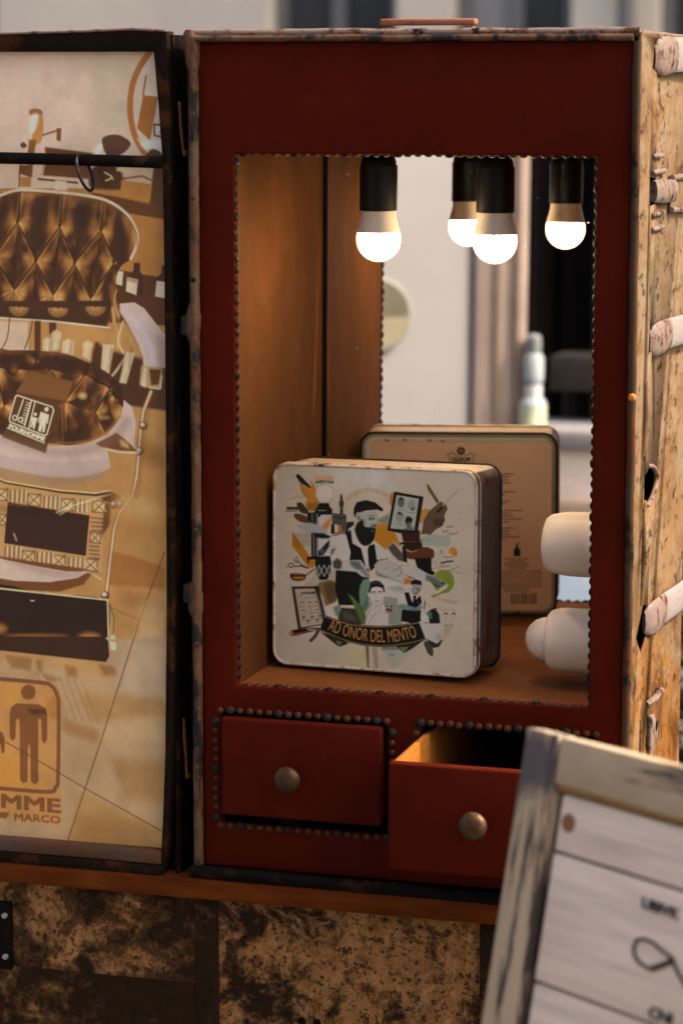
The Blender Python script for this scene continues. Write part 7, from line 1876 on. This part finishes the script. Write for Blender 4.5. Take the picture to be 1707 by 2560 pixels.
MB().box(.2766, .4544, .278, .285, .866, .968).build('drawer_back', M['void'], d2, TB)
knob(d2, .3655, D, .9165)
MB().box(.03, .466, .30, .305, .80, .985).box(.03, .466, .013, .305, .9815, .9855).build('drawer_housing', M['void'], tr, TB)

# ------------------------------------------------------------------ bulbs
def bulb(label, b):
    o = thing('light_bulb', label, 'light bulb', b, None, 'lit bulbs hanging in the trunk')
    r = .0252
    prof = [(.0, 0)] + [(r * math.sin(w), r - r * math.cos(w)) for w in np.linspace(.15, math.pi / 2, 12)] + [(r * .995, .030), (r * .965, .0335)]
    MB().lathe(prof, seg=36).build('globe', M['bulb'], o)
    MB().lathe([(r * .966, .0333), (r * .969, .0338), (r * .962, .0343)], seg=36).build('collar', M['collar'], o)
    MB().lathe([(r * .97, .0337), (r * .93, .038), (.0215, .045), (.0198, .052), (.0195, .060)], seg=36).build('neck', M['neck'], o)
    MB().lathe([(.0195, .0575), (.0213, .0578), (.0213, .108), (.0200, .1085), (.0198, .112), (.0170, .121), (.0095, .127), (.006, .128)], seg=36).build('socket', M['bakelite'], o)
    top = 1.651 - b[2]
    MB().tube([(0, 0, .127), (0, 0, top)], .0045, 10).build('cord', M['bakelite'], o)
    return o
bulb('left one of the two hanging bulbs, in front of the leather wall edge', (.1876, .1075, 1.4856))
bulb('right one of the two hanging bulbs, before the middle of the mirror', (.3174, .1256, 1.4844))

# ------------------------------------------------------------------ cream turned pegs
pg = thing('wooden_peg', 'plain cream turned peg sticking out above the domed one', 'peg', (.4549, .12, 1.1725), None, 'cream pegs on the right lining')
MB().lathe([(.0, -.0755), (.022, -.0752), (.0285, -.073), (.0325, -.068), (.0352, -.057), (.0365, -.045), (.0366, -.024), (.0366, -.0235), (.0372, -.018), (.0405, -.006), (.041, -.0002)], axis='x', seg=40).build('peg_body', M['peg'], pg)
pg2 = thing('wooden_peg', 'cream turned peg with a domed tip, lowest at the right', 'peg', (.4549, .12, 1.0620), None, 'cream pegs on the right lining')
MB().lathe([(.0245, -.0700), (.0300, -.0695), (.0335, -.066), (.0362, -.058), (.0370, -.048), (.0370, -.026), (.0378, -.023), (.0378, -.018), (.0405, -.007), (.0415, -.0002)], axis='x', seg=40).build('peg_body', M['peg'], pg2)
MB().lathe([(.0, -.0965), (.008, -.0955), (.0155, -.0915), (.0215, -.0845), (.0245, -.0765), (.0250, -.0702)], axis='x', seg=36).build('domed_tip', M['peg'], pg2)

# ------------------------------------------------------------------ tin
tin = thing('gift_tin', 'square white tin printed with a bearded barber collage, standing before the mirror', 'tin', (.0616, .1044, 1.0170), (Matrix.Rotation(-.1142, 3, 'Z') @ Matrix.Rotation(-.0412, 3, 'X') @ Matrix.Rotation(-.0139, 3, 'Y')).to_euler())
TW_, TH_, TD_ = .2511, .2358, .0830
def rr(inset, rad, n=8):
    x0, x1, z0, z1 = inset, TW_ - inset, inset, TH_ - inset; P = []
    for cx, cz, a0 in ((x1 - rad, z1 - rad, 0), (x0 + rad, z1 - rad, 90), (x0 + rad, z0 + rad, 180), (x1 - rad, z0 + rad, 270)):
        for i in range(n + 1):
            w = R(a0 + 90 * i / n); P.append((cx + rad * math.cos(w), cz + rad * math.sin(w)))
    return P
tb = MB().prism(rr(.0012, .0165), .0022, TD_ - .003, 'y').build('body', M['tin_body'], tin, bevel=0)
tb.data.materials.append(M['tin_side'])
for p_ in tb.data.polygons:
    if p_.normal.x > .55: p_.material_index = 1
def ringtube(name, inset, rad, y, r, mat_, flat=None, jit=.0003):
    P = rr(inset, rad, 7); P = [(a, y, b_) for a, b_ in P]; P.append(P[0])
    return MB().tube(P, r, 8, flat, cap=False, up=(0, 1, 0)).build(name, mat_, tin, jitter=jit)
ringtube('front_rim', .0015, .0165, .0016, .0019, M['tin_rim'])
ringtube('lid_seam', .0006, .0172, .0125, .0009, M['tin_rim'])
ringtube('lid_shadow_line', .0010, .0168, .0142, .0008, M['tin_dark'])
ringtube('back_rim', .0006, .0172, TD_ - .0022, .0016, M['tin_dark'])
bk = MB().prism(rr(.0045, .014), TD_ - .0032, TD_ - .0012, 'y').build('back_panel', M['tin_back'], tin)
im_t = paint('tin_front_print', TIN_FRONT, 820, 770, (203, 188, 162), 1.0, .6, .10)
im_b = paint('tin_back_print', TIN_BACK, 820, 770, (150, 148, 140), 2.3)
def face(name, y, mat_, inset, rad, flip):
    P = rr(inset, rad, 6); pts = [(a, y, b_) for a, b_ in P]; uvs = [(a / TW_, b_ / TH_) for a, b_ in P]
    if not flip: pts = pts[::-1]; uvs = uvs[::-1]
    return uv_sheet(name, mat_, tin, pts, uvs)
face('front_print', .0012, print_mat('tin_front_ink', im_t, .42, .06, spots=.35), .0022, .0158, False)
face('back_print', TD_ - .0008, print_mat('tin_back_ink', im_b, .4, .05), .006, .013, True)

# ------------------------------------------------------------------ poster lid
LB = (-.27, .05, .7865)
lid = thing('poster_case', 'open steel case lid framing a sepia poster of a barber chair', 'poster case', LB)
MB().box(-.52, -.022, .016, .024, .79, 1.735).build('backing', M['blacksteel'], lid, LB)
MB().box(-.0235, -.018, .004, .10, .7870, 1.737).build('side_panel', M['blacksteel'], lid, LB, cuts=6, jitter=.001)
MB().box(-.52, -.0235, .024, .10, 1.731, 1.737).build('top_panel', M['pinkmetal'], lid, LB)
MB().box(-.52, -.0235, .024, .10, .7870, .793).build('bottom_panel', M['blacksteel'], lid, LB)
im_p = paint('poster_print', POSTER, 550, 2057, (176, 140, 96), 1.4, 1.2, .22)
PX0, PX1, PZ0, PZ1 = -.26, -.01, .80, 1.735
PXL = -.50
g = MB(); me = None
pts = []; uvs = []
for i in range(21):
    z = PZ0 + (PZ1 - PZ0) * i / 20
    pts.append((-.0215, .006 + .0015 * math.sin(i), z))
edge_ = [(-.0330, PZ0), (-.0330, .82), (-.0310, .86), (-.0275, .93), (-.0240, 1.10), (-.0225, 1.344), (-.0225, 1.49), (-.0235, 1.60), (-.0275, 1.66), (-.0300, PZ1)]
pp = ([(a_, .006, z_) for a_, z_ in edge_] + [(PXL, .006, PZ1), (PXL, .006, PZ0)])[::-1]
ploc = [tuple(Vector(q) - Vector(LB)) for q in pp]
po = uv_sheet('poster_sheet', print_mat('poster_ink', im_p, .35, .05, .4, spots=.12), lid, ploc, [((q[0] - PX0) / (PX1 - PX0), (q[2] - PZ0) / (PZ1 - PZ0)) for q in pp])
# frame bars with their bent inner edges
out_ = [(-.0205, 1.7405), (-.0185, 1.60), (-.0172, 1.344), (-.0180, 1.10), (-.0225, .93), (-.030, .82), (-.0345, .787)]
inn_ = [(-.0360, 1.7195), (-.0310, 1.66), (-.0270, 1.60), (-.0262, 1.49), (-.0262, 1.344), (-.0275, 1.10), (-.0310, .93), (-.0348, .85), (-.0368, .8145), (-.0368, .787)]
MB().prism(out_ + inn_[::-1], -.008, .0162, 'y').build('right_bar', M['lidframe'], lid, LB, bevel=.0012)
MB().prism([(-.52, 1.7195), (-.0362, 1.7185), (-.0205, 1.7405), (-.060, 1.7425), (-.120, 1.7405), (-.22, 1.7385), (-.52, 1.738)], -.006, .0162, 'y').build('top_bar', M['lidframe'], lid, LB, bevel=.0012)
MB().tube([(-.52, -.006, 1.7385), (-.22, -.006, 1.739), (-.12, -.006, 1.741), (-.06, -.006, 1.743), (-.022, -.006, 1.7412)], .0016, 8).build('top_edge', M['pinkmetal'], lid, LB, jitter=.0004)  # thin pale tube draws the sunlit line along the dark bar
MB().prism([(-.52, .7990), (-.0368, .7990), (-.0368, .8147), (-.52, .8137)], -.009, .0162, 'y').build('bottom_bar', M['lidsill'], lid, LB, bevel=.002, cuts=5, jitter=.0006)
MB().prism([(-.52, .7867), (-.0352, .7867), (-.0352, .7985), (-.52, .7985)], -.012, .0162, 'y').build('bottom_lip', M['lidframe'], lid, LB, bevel=.002, cuts=5, jitter=.0008)
MB().tube([(-.52, -.015, 1.6045), (-.30, -.0148, 1.6030), (-.12, -.015, 1.6005), (-.026, -.012, 1.5985)], .0066, 12).build('cross_rod', M['blacksteel'], lid, LB, jitter=.0005)
for z in (1.4275, 1.122):
    MB().prism([(-.0178, .020), (-.0060, .022), (-.0060, .070), (-.0178, .072)], z - .022, z, 'z').build('hinge_block', rusty('grey_hinge', (.10, .09, .085), amount=.3, scale=50), lid, LB, bevel=.002)
hk = rusty('rusty_hook', (.26, .085, .025), (.22, .07, .02), amount=.3, scale=60)
MB().tube([(-.0135, .012, 1.664), (-.0125, .014, 1.635), (-.0110, .016, 1.612), (-.0085, .014, 1.606), (-.0065, .012, 1.611)], [.0030, .0034, .0028, .0024, .0018], 8, (1, .5)).build('hook', hk, lid, LB, jitter=.0006)
MB().tube([(-.0150, .012, .968), (-.0148, .014, .945), (-.0140, .016, .915), (-.0120, .014, .897), (-.0095, .012, .902)], [.0020, .0036, .0034, .0024, .0018], 8, (1, .5)).build('hook', hk, lid, LB, jitter=.0006)
rg = thing('wire_ring', 'dark wire ring hanging from the rod in front of the poster', 'ring', (-.108, -.016, 1.603))
cx, cz, ca = -.0055, -.0165, R(-72)
loop = []
for w in np.linspace(0, 2 * math.pi, 28):
    a, b_ = .0205 * math.cos(w), .0062 * math.sin(w)
    loop.append((cx + a * math.cos(ca) * -1 - b_ * math.sin(ca) * .4, -.007 * math.cos(w) * 0 + .0155 * math.sin(w) * .8 - .004, cz + a * math.sin(ca) * -1))
MB().tube(loop, .0019, 8, cap=False).build('wire', plain('grey_black_wire', (.008, .008, .009), .5, .2), rg)

# ------------------------------------------------------------------ A-frame sign
q_ = Matrix(((.8207, .561, .1077), (-.5713, .8045, .1628), (.0046, -.1951, .9808)))
sg = thing('sandwich_board', 'whitewashed plank sign in a scuffed wooden frame leaning in front of the open drawer', 'sign', (.5295, -.651, 1.1475), q_.to_euler())
SW, SHT, FW = .52, 1.165, .0415
# local: x right, y away, z up; top left corner of the face at the origin
MB().box(0, FW - .001, 0, .022, -SHT, 0).build('left_stile', M['signframe'], sg, bevel=.0025, cuts=8, jitter=.0012)
MB().box(SW - FW, SW, 0, .022, -SHT, 0).build('right_stile', M['signframe'], sg, bevel=.0025)
MB().box(FW, SW - FW, .0005, .022, -.0405, -.0005).build('top_rail', M['signtop'], sg, bevel=.003, cuts=6, jitter=.0012)
MB().box(FW, SW - FW, .0005, .022, -SHT, -SHT + .041).build('bottom_rail', M['signtop'], sg, bevel=.003)
MB().box(.02, SW - .02, .0195, .0225, -SHT + .02, -.02).build('backing', M['charred'], sg)
MB().box(FW + .0005, SW - FW - .0005, .006, .0192, -.0455, -.0408).build('inner_bead', rusty('ochre_bead', (.38, .20, .06), (.20, .08, .02), amount=.4, scale=30), sg)
edges = [-.0465] + [-.0965 - .110 * i for i in range(10)]
planks = []
for i in range(len(edges) - 1):
    z1, z0 = edges[i] - .0012, max(edges[i + 1] + .0012, -SHT + .042)
    if z1 - z0 < .01: continue
    o = MB().box(FW + .0055, SW - FW - .004, .008 + random.uniform(-.0006, .0006), .0192, z0, z1).build('plank', M['plank'], sg, bevel=.002)
    planks.append(o)
def flat_stroke(name, pts, w, par, y=.0066, th=.0006):
    return MB().tube([(a, y, b_) for a, b_ in pts], w, 8, None, up=(0, 1, 0)).build(name, M['ink'], par)
flat_stroke('drawn_loop', [(.1973, -.1503), (.1861, -.1476), (.1731, -.1432), (.1624, -.1426), (.1556, -.1454), (.1535, -.1525), (.1554, -.1575), (.1625, -.1623), (.1735, -.1642), (.1817, -.1608), (.1911, -.1557), (.1973, -.1503)], .0014, planks[1])
flat_stroke('drawn_loop', [(.1975, -.1505), (.1911, -.1557), (.1817, -.1608), (.1760, -.1634)], .0023, planks[1])
flat_stroke('drawn_line', [(.1965, -.1520), (.2050, -.1600), (.2189, -.1707), (.240, -.1880)], .0015, planks[1])
def sign_text(txt, x, z, h, par, rot=0, ex=1.25):
    cu = bpy.data.curves.new('t', 'FONT'); cu.body = txt; cu.size = h / .69; cu.extrude = .0004; cu.offset = .0003
    o = bpy.data.objects.new('t', cu); sc.collection.objects.link(o); bpy.context.view_layer.update()
    me = bpy.data.meshes.new_from_object(o.evaluated_get(bpy.context.evaluated_depsgraph_get()))
    bpy.data.objects.remove(o)
    me.transform(Matrix.Translation((x, .0066, z)) @ Matrix.Rotation(R(90), 4, 'X') @ Matrix.Rotation(rot, 4, 'Z') @ Matrix.Diagonal((ex, 1, 1, 1)))
    n = bpy.data.objects.new('lettering', me); sc.collection.objects.link(n); me.materials.clear(); me.materials.append(M['ink']); n.parent = par
    return n
sign_text('UBIVK', .1545, -.1185, .0082, planks[1], R(-1))
sign_text('CNI', .1800, -.2010, .0085, planks[1], R(-1))
MB().lathe([(.0, .0071), (.006, .0072), (.0085, .0079)], (.0590, 0, -.0700), 'y', 18).build('knot', M['knot'], planks[0])
MB().tube([(.03, .025, -.02), (.03, .52, -SHT - .02)], .014, 8).build('rear_leg', M['signframe'], sg)
MB().tube([(SW - .03, .025, -.02), (SW - .03, .52, -SHT - .02)], .014, 8).build('rear_leg', M['signframe'], sg)
for o in list(bpy.data.objects):
    if o.type == 'MESH' and o.name.startswith('glyph'): bpy.data.objects.remove(o)
